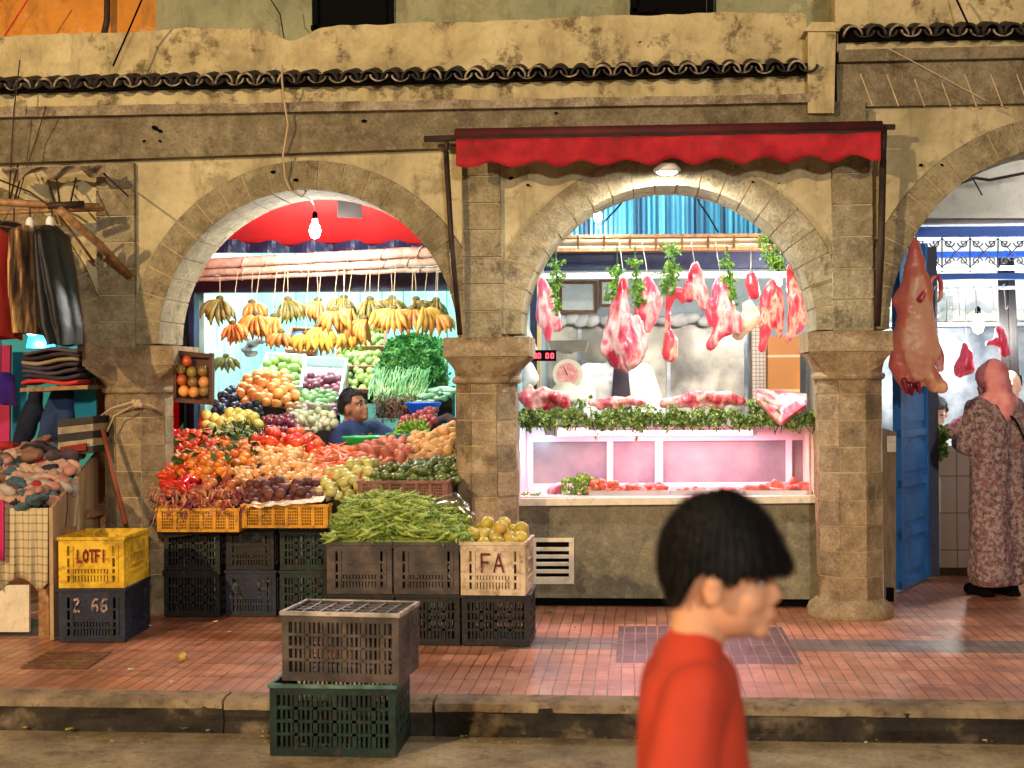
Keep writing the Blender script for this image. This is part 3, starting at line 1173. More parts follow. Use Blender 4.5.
# corrugated blue shutter at the top
m_corr = NT('striped_blue_corrugated')
_x, _y, _z = m_corr.xyz(m_corr.coords('Object'))
_i = m_corr.math('FLOOR', m_corr.math('DIVIDE', m_corr.math('ADD', _x, 50), .021))
_r = m_corr.math('FRACT', m_corr.math('MULTIPLY', m_corr.math('SINE', m_corr.math('MULTIPLY', _i, 7.77)), 917.3))
m_corr = m_corr.base(m_corr.ramp(_r, [(0, lin((6, 30, 50))), (.14, lin((18, 78, 108))), (.5, lin((36, 108, 138))), (1, lin((74, 150, 176)))]), .45)
mb = MB()
zt, zb = U(640, 150, 10.3).z, U(640, 236, 10.3).z
xs0, xs1 = X1(515, 10.3), X1(825, 10.3)
n = int((xs1 - xs0) / .0175)
mb.sheet(lambda u, v: (xs0 + (xs1 - xs0) * u, 10.3 + (.012 if int(round(u * n)) % 4 < 2 else -.012), zb + (zt - zb) * v), n, 1, thick=(0, .004, 0))
mb.build('corrugated_sheet', m_corr, bs)
mb = MB()
mb.slab((520, 270), (830, 267), (830, 251), (520, 254), 10.25, 10.35)
mb.build('beam', m_navy, bs)
mb = MB()
mb.slab((535, 252), (815, 249), (815, 246), (535, 248), 10.1, 10.25)
mb.slab((535, 238), (815, 236), (815, 233), (535, 235), 10.1, 10.25)
mb.build('lamp_box', m_wood, bs)
mb = MB()
mb.slab((535, 248), (815, 246), (815, 238), (535, 239), 10.16, 10.2)
mb.build('lit_panel', mat('warm_cream_panel', [(226, 206, 150), (240, 224, 176)], 3, .4), bs)
mb = MB()
mb.slab((535, 279), (815, 277), (815, 271), (535, 273), 10.28, 10.38)
mb.build('white_rail', m_white, bs)

# meat rail with little pegs
Yr = 9.5
p, q = U(500, 244, Yr), U(825, 241, Yr)
t = thing('meat_rail', 'horizontal rail with pegs that carries the meat hooks', 'rail', p)
mb = MB()
mb.tube([p, q], S(3, Yr), 8)
mb.build('rail', mat('rail_wood', [(150, 120, 96), (190, 160, 130)], 6, .6), t, smooth=True)
for px in range(552, 812, 26):
    a = U(px, 246, Yr - .02)
    MB().box((a.x - .008, Yr - .03, a.z - .015), (a.x + .008, Yr + .02, a.z + .07)).build('peg', m_wood, t)

# counter wall
YC = 8.645
cw = thing('butcher_counter', 'rendered grey counter wall with cream sill under the meat display', 'counter', (U(668, 600, YC).x, YC, fz))
xl, xr = U(518, 550, YC).x - .1, U(821, 550, YC).x + .02
zs = U(668, 504, YC).z
z0 = .205
wallbox(cw, 'counter_wall', m_conc, (xl, YC, z0), (xr, YC + .3, zs - .002))
wallbox(cw, 'plinth', m_black, (xl + .01, YC + .06, fz), (xr - .01, YC + .28, z0))  # recessed plinth painted black for the shadow gap under the counter wall
mb = MB()
mb.slab((517, 506), (816, 503), (816, 496), (517, 499), YC - .04, YC + .3)
mb.build('sill', m_cream, cw)
# vent grille
t = MB()
Yv = YC - .012
t.slab((531, 584), (536, 584), (536, 538), (531, 538), Yv, YC - .001)
t.slab((569, 584), (574, 584), (574, 538), (569, 538), Yv, YC - .001)
t.slab((531, 584), (574, 584), (574, 580), (531, 580), Yv - .003, YC - .001)
t.slab((531, 542), (574, 542), (574, 538), (531, 538), Yv - .003, YC - .001)
ve = thing('vent_grille', 'white slatted vent grille set in the grey counter wall', 'vent', U(552, 584, YC - .02))
t.build('frame', m_cream, ve)
t = MB()
for k in range(5):
    y = 547 + k * 7.4
    a, b = U(536, y + 2, YC - .006), U(569, y + 2, YC - .006)
    t.hexa([a + V((0, -.006, -.012)), b + V((0, -.006, -.012)), b + V((0, .002, -.008)), a + V((0, .002, -.008)), a + V((0, -.006, .006)), b + V((0, -.006, .006)), b + V((0, .002, .012)), a + V((0, .002, .012))])
t.build('slats', m_cream, ve)
t = MB()
t.slab((536, 581), (569, 581), (569, 541), (536, 541), YC - .003, YC - .0015)
t.build('dark_duct', m_black, ve)

# glass display case
m_glass = clear('case_glass', (.98, 1, 1), .06)
m_pinkw = mat('case_enamel', [(224, 204, 206), (236, 220, 222)], 3, .35)
dc = thing('display_case', 'white framed glass meat display case glowing pink on the counter', 'display case', U(668, 498, YC))
zb, zt = U(668, 497, YC).z + .003, U(668, 427, YC).z
xl, xr = U(520, 460, YC).x, U(814, 460, YC).x
D0, D1 = YC, YC + .62
mb = MB()
mb.box((xl, D0, zt), (xr, D1, zt + .035))
mb.build('case_top', m_steel, dc)
mb = MB()
mb.box((xl, D0, zb - .02), (xr, D1 - .0, zb))
mb.build('case_floor', m_pinkw, dc)
mb = MB()
mb.box((xl - .03, D0, zb - .02), (xl, D1, zt))
mb.build('case_side', m_pinkw, dc)
mb = MB()
mb.box((xr, D0 + .02, zb - .02), (xr + .02, D1, zt))
mb.box((xr - .03, D0 - .002, zb), (xr - .015, D0 + .015, zt))
mb.build('case_side', m_cream, dc)
# sliding doors at the back
YD = D1 - .03
m_dg = mat('frosted_rear_pane', [(70, 70, 80), (110, 110, 116), (150, 146, 140)], 1.1, .3)
fr, gl = MB(), MB()
edges = [524, 534, 612, 619, 660, 667, 742, 749, 796, 812]
for (l, r) in ((520, 533), (607, 613), (655, 663), (786, 792), (804, 815)):
    fr.slab((l, 497), (r, 497), (r, 431), (l, 431), YD - .03, YD)
fr.slab((520, 497), (815, 495), (815, 482), (520, 484), YD - .034, YD)
fr.slab((520, 442), (815, 440), (815, 424), (520, 426), YD - .034, YD)
fr.build('sliding_door', m_pinkw, dc)
gl.slab((520, 490), (815, 490), (815, 430), (520, 430), YD, YD + .01)
gl.build('rear_pane', m_dg, dc)
mb = MB()
mb.box((xl, D0 + .004, zb), (xr - .03, D0 + .009, zt))
mb.build('front_glass', m_glass, dc)
mb = MB()
mb.box((X1(545, D0 + .2), D0 + .12, zt - .05), (X1(590, D0 + .3), D0 + .35, zt - .004))
mb.build('lamp_housing', m_white, dc)
# fluorescent tube of the case
tp, tq = U(558, 433.5, D0 + .1), U(752, 432.5, D0 + .1)
tb = thing('tube_lamp', 'glowing pink fluorescent tube under the top of the meat case', 'lamp', tp)
MB().tube([tp, tq], .014, 8).build('tube', emis('pink_tube', (1, .44, .6), 20), tb)
mb = MB()
mb.box((tp.x - .03, tp.y - .015, tp.z - .015), (tp.x, tp.y + .015, tp.z + .015))
mb.box((tq.x, tq.y - .015, tq.z - .015), (tq.x + .03, tq.y + .015, tq.z + .015))
mb.build('socket', m_white, tb)

# framed pictures on the butcher's back wall
for (l, t_, r, b, lab) in ((559, 281, 597, 313, 'wide framed notice on the butcher wall left of the parsley'), (599, 279, 622, 307, 'small framed notice beside the wide one on the butcher wall')):
    Y = 11.3
    t = thing('picture_frame', lab, 'picture', U((l + r) / 2, b, Y))
    mb = MB()
    mb.slab((l, b), (l + 3, b), (l + 3, t_), (l, t_), Y, Y + .03)
    mb.slab((r - 3, b), (r, b), (r, t_), (r - 3, t_), Y, Y + .03)
    mb.slab((l, b), (r, b), (r, b - 3), (l, b - 3), Y - .002, Y + .03)
    mb.slab((l, t_ + 3), (r, t_ + 3), (r, t_), (l, t_), Y - .002, Y + .03)
    mb.build('frame', m_wood, t)
    mb = MB()
    mb.slab((l + 2, b - 2), (r - 2, b - 2), (r - 2, t_ + 2), (l + 2, t_ + 2), Y + .01, Y + .02)
    mb.build('sheet', mat('pale_blue_paper', [(196, 214, 220), (220, 230, 232)], 9, .35), t)

# ---- third arch: second meat shop
xa3, xb3 = X1(880, 9.2), 5.6
ms = thing('meat_shop', 'white walled meat shop with blue transom inside the wide right arch', 'shop', (3.6, 10.2, fz))
Y3 = 10.35
wallbox(ms, 'side_wall', m_whitec, (X1(872, 9) - .1, YB + .01, fz), (X1(872, 9), 12.4, 3.8))
wallbox(ms, 'ceiling', m_whitec, (X1(872, 9), YB + .01, 3.8), (5.6, 12.4, 3.9))
wallbox(ms, 'side_wall', m_whitec, (5.6, YB + .01, fz), (5.7, 12.4, 3.9))
zf = U(960, 224, Y3).z
wallbox(ms, 'front_wall', m_whitec, (X1(872, 9) + .002, Y3, zf + .003), (5.59, Y3 + .12, 3.79))
mb = MB()
mb.slab((888, 218), (1100, 218), (1100, 212), (888, 212), Y3 - .08, Y3)
mb.build('ledge', m_whitec, ms)
wallbox(ms, 'back_wall', m_steelb, (X1(872, 9) + .002, 12.2, fz), (5.59, 12.28, U(960, 325, 12.2).z))
wallbox(ms, 'back_wall', m_white, (X1(872, 9) + .002, 12.2, U(960, 325, 12.2).z + .002), (5.59, 12.28, 3.79))
mb = MB()
for (a, b, m) in ((226, 236, 0), (273, 279, 0)):
    mb.slab((880, b + 1), (1130, b - 1), (1130, a - 1), (880, a + 1), Y3 - .04, Y3 + .06)
mb.slab((880, 258), (1130, 256), (1130, 250), (880, 252), Y3 + .3, Y3 + .36)
mb.build('transom_bar', m_blue2, ms)
# counter with tiles
wallbox(ms, 'tiled_counter', m_wtile, (X1(925, 10.1), 10.1, fz + .06), (5.4, 10.7, U(960, 446, 10.1).z))
wallbox(ms, 'counter_plinth', m_conc, (X1(925, 10.1) + .01, 10.13, fz), (5.39, 10.69, fz + .06))
mb = MB()
mb.slab((880, 327), (1130, 325), (1130, 321), (880, 323), 11.8, 12.19)
mb.build('shelf', m_steelb, ms)

# scroll ironwork
m_grille = mat('grey_iron_scroll', [(90, 92, 98), (120, 122, 126)], 6, .5, metal=.4)
t = thing('iron_grille', 'wrought iron scroll grille glowing in the blue transom', 'grille', U(960, 273, Y3))
mb = MB()


def P3(px, py):
    return U(px, py, Y3 + .02)


for cx in range(900, 1130, 28):
    for s in (-1, 1):
        for (cy, sg) in ((243, 1), (261, -1)):
            pts = []
            for k in range(15):
                a = k / 14 * 2.4 * PI
                r = 6.2 * (1 - k / 17)
                pts.append(P3(cx + s * (7 - r * math.cos(a) * .9), cy + sg * (r * math.sin(a) * .75)))
            mb.tube(pts, .006, 5)
    mb.tube([P3(cx - 14, 238), P3(cx, 252), P3(cx + 14, 238)], .006, 5)
    mb.tube([P3(cx - 14, 268), P3(cx, 252), P3(cx + 14, 268)], .006, 5)
    mb.tube([P3(cx - 14, 237), P3(cx - 14, 272)], .006, 5)
mb.build('scrollwork', m_grille, t)
m_cool = emis('cool_tube', (.78, .88, 1), 12)
for (a, b, y, lab) in ((905, 1120, 238, 'upper fluorescent tube glowing behind the scroll grille'), (915, 1120, 268, 'lower fluorescent tube glowing behind the scroll grille')):
    Y = Y3 + .25
    p, q = U(a, y, Y), U(b, y, Y)
    tb = thing('tube_lamp', lab, 'lamp', p)
    MB().tube([p, q], .016, 8).build('tube', m_cool, tb)
    mb = MB()
    mb.box((p.x - .03, p.y - .02, p.z - .02), (p.x, p.y + .02, p.z + .02))
    mb.box((q.x, p.y - .02, q.z - .02), (q.x + .03, p.y + .02, q.z + .02))
    mb.build('socket', m_white, tb)

# open blue door leaf
dA, dB = U(898, 578, 9.35), G(934, 578, fz)
hx0, hx1 = X1(897, 9.3), X1(932, 9.75)
t = thing('open_door', 'open blue panelled wooden door leaf beside the hanging carcass', 'door', (hx0, 9.3, fz))
A_, B_ = V((hx0, 9.3, fz + .02)), V((hx1, 9.95, fz + .02))
Hd = U(905, 240, 9.4).z - fz
dv = (B_ - A_)
nn = V((dv.y, -dv.x, 0)).normalized()
mb = MB()


def dpt(u, z, off):
    return A_ + dv * u + V((0, 0, z)) + nn * off


def dbox(mb, u0, u1, z0, z1, o0, o1):
    mb.hexa([dpt(u0, z0, o0), dpt(u1, z0, o0), dpt(u1, z0, o1), dpt(u0, z0, o1), dpt(u0, z1, o0), dpt(u1, z1, o0), dpt(u1, z1, o1), dpt(u0, z1, o1)])


dbox(mb, 0, 1, 0, Hd, -.03, 0)
mb.build('door_leaf', m_blue, t)
npan = 7
mb = MB()
ph = Hd / npan
for k in range(npan):
    z0, z1 = k * ph, (k + 1) * ph
    dbox(mb, 0, 1, z0, z0 + .05, .0005, .022)
    dbox(mb, .12, .86, z0 + .1, z1 - .05, .0005, .012)
for (u0, u1) in ((0, .1), (.88, 1)):
    dbox(mb, u0, u1, 0, Hd, .0005, .024)
mb.build('panel_moulding', m_blue, t)
mb = MB()
mb.box((B_.x - .0, B_.y - .03, fz + .02), (B_.x + .075, B_.y + .02, fz + Hd))
mb.build('door_edge', m_navy, t)

# wooden post with a meter box behind the right column
t = thing('timber_post', 'weathered timber post with a small cut-out box behind the right column', 'post', U(890, 600, 9.0))
mb = MB()
mb.slab((883, 606), (896, 607), (896, 432), (883, 428), 8.95, 9.1)
mb.build('post', mat('grey_timber', [(110, 96, 78), (142, 126, 104)], 8, .85, .4, stretch=(6, 6, 1)), t)
mb = MB()
mb.slab((887, 452), (896, 452), (896, 436), (887, 436), 8.93, 8.949)
mb.build('meter_box', m_cream, t)
mb = MB()
mb.slab((887, 604), (894, 606), (894, 588), (887, 588), 8.92, 8.949)
mb.build('socket_recess', m_black, t)

# awning
red = mat('red_awning_cloth', [(132, 12, 28), (166, 20, 38), (186, 36, 50)], 5, .8, .4, 14, dirt=.35)
m_alu = mat('grey_awning_tube', [(96, 88, 76), (128, 118, 102)], 8, .45, metal=.4)
t = thing('awning', 'rolled red awning with a scalloped valance over the butcher arch', 'awning', U(668, 140, 7.98))
p, q = U(455, 135, 7.98), U(882, 127.5, 7.98)
mb = MB()
mb.tube([p, q], S(6.5, 7.98), 14)
mb.build('roll', mat('dark_red_roll', [(58, 16, 20), (88, 26, 30)], 6, .7, .3), t, smooth=True)
mb = MB()
p1, q1 = U(455, 139, 7.9), U(880, 132, 7.9)
mb.tube([p1, q1], .012, 8)
mb.tube([U(424, 139, 8.0), U(455, 138, 8.0)], .018, 8)
mb.tube([U(882, 127, 8.0), U(895, 127, 8.0)], .016, 8)
mb.build('front_bar', m_iron, t)
NX = 220


def valance(u, v):
    px = 456 + (881 - 456) * u
    top = 139.5 - 8.3 * u
    k = (px - 468) / 45.6
    sc = abs(math.sin(PI * k)) ** .8
    bot = 165.5 + 3.0 * math.cos(2 * PI * ((px - 491) / 45.6 + .5)) - 7.5 * u + 1.3 * noise.noise(V((px * .05, 0, 0)))
    Y = 7.89 - .018 * math.sin(px * .11) * v - .012 * math.sin(px * .043 + 1) * v
    return U(px, top + (bot - top) * v, Y)


mb = MB()
mb.sheet(valance, NX, 5, thick=(0, .004, 0))
mb.build('valance', red, t, smooth=True)
mb = MB()
mb.tube([U(447, 136, 8.02), U(446, 152, 8.0)], .014, 8)
mb.tube([U(446, 152, 8.0), U(452, 250, 8.02), U(460, 335, 8.1)], .016, 8)
mb.build('arm', m_iron, t, smooth=True)
mb = MB()
mb.tube([U(884, 126, 8.0), U(883, 160, 8.0)], .018, 8)
mb.tube([U(883, 160, 8.0), U(881, 250, 8.03), U(877, 326, 8.1)], .02, 8)
mb.build('arm', m_iron, t, smooth=True)

# lamp under the awning
p = U(667, 172, 8.02)
t = thing('wall_lamp', 'round white lit lamp fixed above the butcher arch', 'lamp', p)
mb = MB()
mb.lathe([(.012, .05), (.05, .045), (.075, .02), (.078, .006), (.07, .0)], p, 20)
mb.tube([p + V((0, .0, .03)), p + V((0, .19, .05))], .012, 8)
mb.build('housing', m_white, t, smooth=True)
mb = MB()
mb.ball(p + V((0, 0, -.0)), (.062, .062, .018))
mb.build('lens', emis('lamp_lens', (1, .97, .92), 8), t, smooth=True)


def lamp(kind, name, loc, energy, col, size=.1, rot=None, sy=None, spot=None):
    L = bpy.data.lights.new(name, kind)
    L.energy = energy
    L.color = col
    if kind == 'AREA':
        L.shape = 'RECTANGLE'
        L.size = size
        L.size_y = sy or size
    elif kind == 'SUN':
        L.angle = size
    else:
        L.shadow_soft_size = size
    if spot:
        L.spot_size = spot
        L.spot_blend = .6
    o = bpy.data.objects.new(name, L)
    C.objects.link(o)
    o.location = loc
    if rot is not None:
        o.rotation_euler = rot
    return o


def bulb(px, py, Y, lab, power, col, cord=None, r=.035, es=60):
    p = U(px, py, Y)
    t = thing('light_bulb', lab, 'lamp', p)
    mb = MB()
    mb.lathe([(.004, -r * 1.3), (r * .7, -r), (r, 0), (r * .85, r * .7), (r * .42, r * 1.5), (r * .4, r * 2)], p, 14)
    mb.build('glass', emis('bulb_glow', col, es), t, smooth=True)
    mb = MB()
    mb.lathe([(r * .45, r * 2), (r * .48, r * 2.9), (r * .2, r * 3.3)], p, 12)
    mb.build('socket', m_black, t)
    if cord:
        mb = MB()
        mb.tube([p + V((0, 0, r * 3.2))] + [U(*c) for c in cord], .004, 6)
        mb.build('cord', m_white, t)
    L = bpy.data.lights.new('bulb_light', 'POINT')
    L.energy = power
    L.color = col
    L.shadow_soft_size = .05
    o = bpy.data.objects.new('bulb_light', L)
    C.objects.link(o)
    o.location = p + V((0, -.0, -r * 2.4))
    return t


WARMW = (1, .93, .84)
bulb(315, 231, 9.2, 'bare bulb glowing under the red lining of the fruit shop', 100, (1, .97, .92), [(314, 205, 9.2), (309, 196, 8.9)], .04)
bulb(598, 217, 9.9, 'bright bulb at the blue corrugated sheet of the butcher shop', 22, (.95, .98, 1), [(600, 200, 9.95), (604, 185, 9.95)], .03)
bulb(778, 281, 9.75, 'bright bulb between the hanging ribs at the right of the butcher shop', 60, (1, .96, .9), [(780, 262, 9.8), (782, 240, 9.8)], .03)
bulb(978, 326, 10.9, 'bare bulb glaring above the meat shop counter', 70, (1, .96, .9), [(977, 300, 10.9), (976, 250, 10.9)], .045)


# the awning lamp shines down on counter and arch
lamp('SPOT', 'awning_lamp_light', U(667, 178, 7.97), 120, (1, .95, .88), .05, (math.radians(24), 0, 0), spot=math.radians(166))
# tube light of the display case (the visible tube's own light)
# ================================================================ produce
def fruit(name, rx, rz, m, dim=.0, lump=.06, seg=12, rings=8, taper=0, tail=0, bend=0):
    vs, fs = sphere_vf((0, 0, 0), 1, None, seg, rings)
    out = []
    sd = R.random() * 50
    for v in vs:
        k = 1 + lump * noise.noise(v * 1.3 + V((sd, 0, 0)))
        d = 1 - dim * max(0, (abs(v.z) - .8) / .2)
        r = rx * k * (1 + taper * v.z)
        p = V((v.x * r, v.y * r, v.z * rz * d * k))
        if tail and v.z < -.75:
            p.z -= tail * (-v.z - .75) / .25
        p.x += bend * (p.z / max(rz, 1e-4)) ** 2
        out.append(p)
    mb = MB()
    mb.add((out, fs))
    return mb.mesh(name, m, V((0, 0, 0)), True)


def gap_bed(name, quad, Yb, Yt, bulge, m, par, drop=.3, k=.93):
    bl, br, tr, tl = quad
    mb = MB()

    def fn(u, v):
        p = pile_pt(quad, Yb, Yt, u, v, bulge)
        return p
    n = 8
    top = [[fn(i / n, j / n) for i in range(n + 1)] for j in range(n + 1)]
    vs = [p for r in top for p in r] + [p - V((0, 0, drop)) for r in top for p in r]
    w = n + 1
    N = w * w
    fs = [(j * w + i, j * w + i + 1, (j + 1) * w + i + 1, (j + 1) * w + i) for j in range(n) for i in range(n)]
    fs += [tuple(N + q for q in reversed(f)) for f in fs]
    for i in range(n):
        fs += [(i + 1, i, i + N, i + 1 + N), (n * w + i, n * w + i + 1, n * w + i + 1 + N, n * w + i + N)]
        fs += [(i * w, (i + 1) * w, (i + 1) * w + N, i * w + N), ((i + 1) * w + n, i * w + n, i * w + n + N, (i + 1) * w + n + N)]
    mb.add((vs, fs))
    return mb.build(name, m, par)


def pile_pt(quad, Yb, Yt, u, v, bulge):
    bl, br, tr, tl = quad
    a, b, c, d = U(*bl, Yb), U(*br, Yb), U(*tr, Yt), U(*tl, Yt)
    p = a.lerp(b, u).lerp(d.lerp(c, u), v)
    p.z += bulge * (math.sin(PI * min(1, max(0, u))) * math.sin(PI * min(1, max(0, v)))) ** .6 if bulge else 0
    return p


STAND = thing('produce_stand', 'sloping wooden stand hidden under the heaped fruit and vegetables of the shop', 'stand', U(300, 600, 8.6))
m_shaded = mat('shaded_backing', [(22, 18, 16), (36, 30, 24)], 8, .9)  # near-black colour stands for the shade between the heaped fruit


def pile(name, label, cat, quad, Yb, Yt, r, meshes, size=(1, 1), bulge=.03, group=None, orient='any', layers=2, bedm=None, dens=1.0, org_in=None):
    """individual fruits packed over the sloping surface quad"""
    bl, br, tr, tl = quad
    A, B, Cc, D = U(*bl, Yb), U(*br, Yb), U(*tr, Yt), U(*tl, Yt)
    wid = ((B - A).length + (Cc - D).length) / 2
    hei = ((D - A).length + (Cc - B).length) / 2
    gap_bed('shelf', quad, Yb, Yt, bulge - r * 1.1, bedm or m_shaded, STAND, .1)
    group = group or (label.split(' in ')[0])
    out = []
    st = 1.86 * r / dens
    for lay in range(layers):
        nv = max(1, int(hei / (st * .88)))
        for j in range(nv):
            v = (j + .5) / nv
            nu = max(1, int(wid / st))
            for i in range(nu):
                u = (i + .5 + (.5 if (j + lay) % 2 else 0) - .25) / nu
                if lay:
                    if R.random() < .45:
                        continue
                u2 = u + R.uniform(-.22, .22) / nu
                v2 = v + R.uniform(-.22, .22) / nv
                if not (0 <= u2 <= 1):
                    continue
                p = pile_pt(quad, Yb, Yt, u2, v2, bulge)
                p.z += (r * .95 if lay else -r * .2) + R.uniform(-.2, .2) * r
                if lay:
                    p.y -= r * .3
                me = R.choice(meshes)
                o = bpy.data.objects.new(name, me)
                C.objects.link(o)
                o.location = p
                if orient == 'any':
                    o.rotation_euler = (R.uniform(-.7, .7), R.uniform(-.7, .7), R.uniform(0, 6.3))
                elif orient == 'free':
                    o.rotation_euler = (R.uniform(0, 6.3), R.uniform(0, 6.3), R.uniform(0, 6.3))
                elif orient == 'front':      # long axis towards the street
                    o.rotation_euler = (PI / 2 + R.uniform(-.25, .1), R.uniform(-.2, .2), R.uniform(-.3, .3))
                elif orient == 'down':      # lying down the slope, askew
                    o.rotation_euler = (PI / 2 + R.uniform(-.1, .5), 0, R.choice((-1, 1)) * R.uniform(.2, 1.2))
                elif orient == 'flat':
                    o.rotation_euler = (PI / 2, 0, R.uniform(0, 6.3))
                s = R.uniform(*size) if size[0] != size[1] else 1
                o.scale = (s, s, s)
                tag(o, label, cat, group)
                out.append(o)
    return out


def fm(name, c1, c2, rough=.4, rand=.15, spec=.5, bump=0, scale=8, sss=.0):
    return mat(name, [c1, c2], scale, rough, bump, 30, 0, rand, spec, sss=sss)


m_tom = fm('tomato_skin', (184, 54, 26), (214, 92, 44), .3, .25)
m_mand = fm('mandarin_peel', (190, 96, 26), (222, 136, 52), .42, .25, .5, .2)
m_leaf = mat('leaf_green', [(66, 112, 30), (120, 168, 58), (172, 204, 104)], 30, .6, rand=.15, lo=.38, hi=.62)
m_leafd = mat('dark_leaf_green', [(22, 52, 20), (44, 84, 34), (80, 120, 50)], 14, .6, rand=.2)
m_onion = fm('tan_onion_skin', (206, 150, 92), (226, 184, 128), .4)
m_redon = fm('red_onion_skin', (104, 30, 38), (168, 70, 60), .4)
m_copper = fm('coppery_onion_skin', (176, 92, 48), (206, 130, 76), .4)
m_carrot = fm('carrot_skin', (186, 84, 44), (212, 116, 70), .45, .2)
m_swpot = fm('red_sweet_potato_skin', (160, 78, 62), (190, 112, 90), .6, bump=.3)
m_pot = fm('yellow_potato_skin', (176, 128, 76), (204, 160, 104), .6, bump=.3)
m_zuc = fm('courgette_skin', (44, 62, 18), (110, 124, 50), .35)
m_zend = fm('courgette_end', (96, 106, 50), (130, 138, 80), .6)
m_pale = fm('pale_squash_skin', (176, 172, 96), (208, 202, 136), .4)
m_beet = fm('beetroot_skin', (66, 26, 30), (110, 58, 50), .6, bump=.3)
m_quince = fm('yellow_quince_skin', (176, 172, 72), (206, 200, 104), .4, .2)
m_plum = fm('blue_plum_skin', (28, 34, 54), (62, 70, 92), .35)
m_orange = fm('loquat_orange_skin', (206, 136, 64), (226, 168, 92), .42, .2)
m_gapple = fm('green_apple_skin', (134, 164, 78), (168, 194, 112), .3, .2)
m_purple = fm('purple_passion_skin', (112, 56, 78), (156, 96, 110), .4)
m_gmango = fm('green_mango_skin', (86, 140, 84), (130, 170, 100), .35)
m_pturn = fm('pale_turnip_skin', (150, 156, 118), (186, 184, 152), .45, .2)
m_auber = fm('dark_plum_skin', (78, 18, 34), (126, 40, 60), .3)
m_mangor = fm('red_mango_skin', (170, 40, 40), (200, 100, 50), .3)
m_mangog = fm('olive_mango_skin', (96, 92, 36), (150, 120, 60), .3)
m_mangoo = fm('orange_mango_skin', (222, 132, 62), (232, 160, 90), .3)
m_lemon = fm('greenish_citrus_peel', (160, 150, 50), (206, 176, 84), .4, bump=.2)
m_radish = fm('radish_skin', (112, 24, 36), (160, 70, 70), .35, .25)
m_pepper = fm('red_pepper_skin', (186, 20, 16), (206, 44, 28), .25)
m_bean = fm('green_bean_skin', (104, 132, 46), (164, 184, 92), .45)

FR = lambda n, rx, rz, m, **k: [fruit(n, rx, rz, m, **k) for _ in range(2)]


def zuc_mesh():
    mb = MB()
    pts = [(0, 0, -.09), (0, 0, -.08), (.0, 0, 0), (.004, 0, .07), (.006, 0, .085)]
    mb.tube(pts, [.018, .022, .024, .02, .012], 9)
    mb.tube([(.006, 0, .083), (.008, 0, .1)], [.009, .008], 6, m=1)
    mb.tube([(0, 0, -.0905), (0, 0, -.094)], [.015, .012], 8, m=1)
    return mb.mesh('courgette', [m_zuc, m_zend], V((0, 0, 0)), True)


def carrot_mesh():
    mb = MB()
    mb.tube([(0, 0, .07), (0, 0, .065), (0, 0, 0), (.004, 0, -.07), (.008, 0, -.12)], [.008, .019, .017, .01, .002], 9)
    return mb.mesh('carrot', m_carrot, V((0, 0, 0)), True)


def turnip_mesh():
    mb = MB()
    vs, fs = sphere_vf((0, 0, 0), 1, None, 10, 8)
    mb.add(([V((v.x * .028, v.y * .028, v.z * .026 - (.03 * max(0, -v.z - .7) / .3))) for v in vs], fs))
    mb.tube([(0, 0, .022), (.004, .0, .04), (.012, 0, .055)], [.008, .006, .003], 6)
    return mb.mesh('turnip', m_onion, V((0, 0, 0)), True)


# ---- front tier
front = 'heaped at the front of the fruit shop'
pile('tomato', 'small red tomato in the heap against the left column of the fruit shop', 'tomato', ((164, 464), (215, 462), (212, 437), (164, 438)), 8.6, 9.2, .033, FR('tomato', .034, .03, m_tom, dim=.15), group='tomatoes against the left column')
pile('mandarin', 'orange mandarin with leaves below the small red tomatoes', 'mandarin', ((164, 480), (232, 478), (226, 453), (164, 460)), 8.3, 8.7, .03, FR('mandarin', .031, .027, m_mand, dim=.15), group='mandarins below the tomatoes')
pile('mandarin', 'orange mandarin at the upper right of the leafy citrus heap', 'mandarin', ((205, 470), (262, 466), (246, 440), (210, 440)), 8.55, 9.0, .036, FR('mandarin', .037, .032, m_mand, dim=.15), group='larger mandarins beside the leaves', layers=1)
pile('red_pepper', 'long glossy red pepper beside the left column above the red onions', 'pepper', ((164, 496), (196, 494), (190, 474), (164, 476)), 8.15, 8.4, .026, [fruit('red_pepper', .022, .06, m_pepper, taper=.3, bend=.012)], orient='free', group='red peppers beside the left column')
pile('turnip', 'small tan turnip with root tail in the middle of the front heap', 'turnip', ((222, 494), (338, 490), (305, 452), (236, 456)), 8.3, 9.0, .028, [turnip_mesh(), turnip_mesh()], bulge=.05, orient='free', group='small tan turnips in the front heap')
pile('large_turnip', 'large round tan turnip at the right end of the small ones', 'turnip', ((296, 482), (318, 481), (316, 466), (298, 467)), 8.35, 8.6, .045, FR('large_turnip', .046, .042, m_onion), layers=1, group='large tan turnips')
pile('large_tomato', 'large shiny tomato in the row behind the small tan turnips', 'tomato', ((244, 462), (330, 470), (322, 440), (258, 436)), 8.8, 9.3, .043, FR('large_tomato', .045, .039, m_tom, dim=.15), group='large tomatoes behind the turnips', bulge=.04)
pile('carrot', 'orange carrot in the heap between the turnips and the sweet potatoes', 'carrot', ((318, 490), (352, 482), (372, 452), (312, 454)), 8.3, 9.1, .022, [carrot_mesh(), carrot_mesh()], orient='down', bulge=.05, size=(1.15, 1.5), dens=.7, group='carrots in the middle heap')
pile('sweet_potato', 'reddish sweet potato in the heap in front of the green bowl', 'sweet potato', ((356, 470), (412, 468), (408, 446), (362, 449)), 8.5, 9.0, .031, FR('sweet_potato', .03, .055, m_swpot, lump=.3, taper=.15), orient='free', group='reddish sweet potatoes')
pile('potato', 'yellow potato in the heap beside the middle column', 'potato', ((400, 468), (458, 462), (456, 430), (410, 442)), 8.6, 9.2, .034, FR('potato', .034, .048, m_pot, lump=.35), orient='free', group='yellow potatoes beside the middle column')
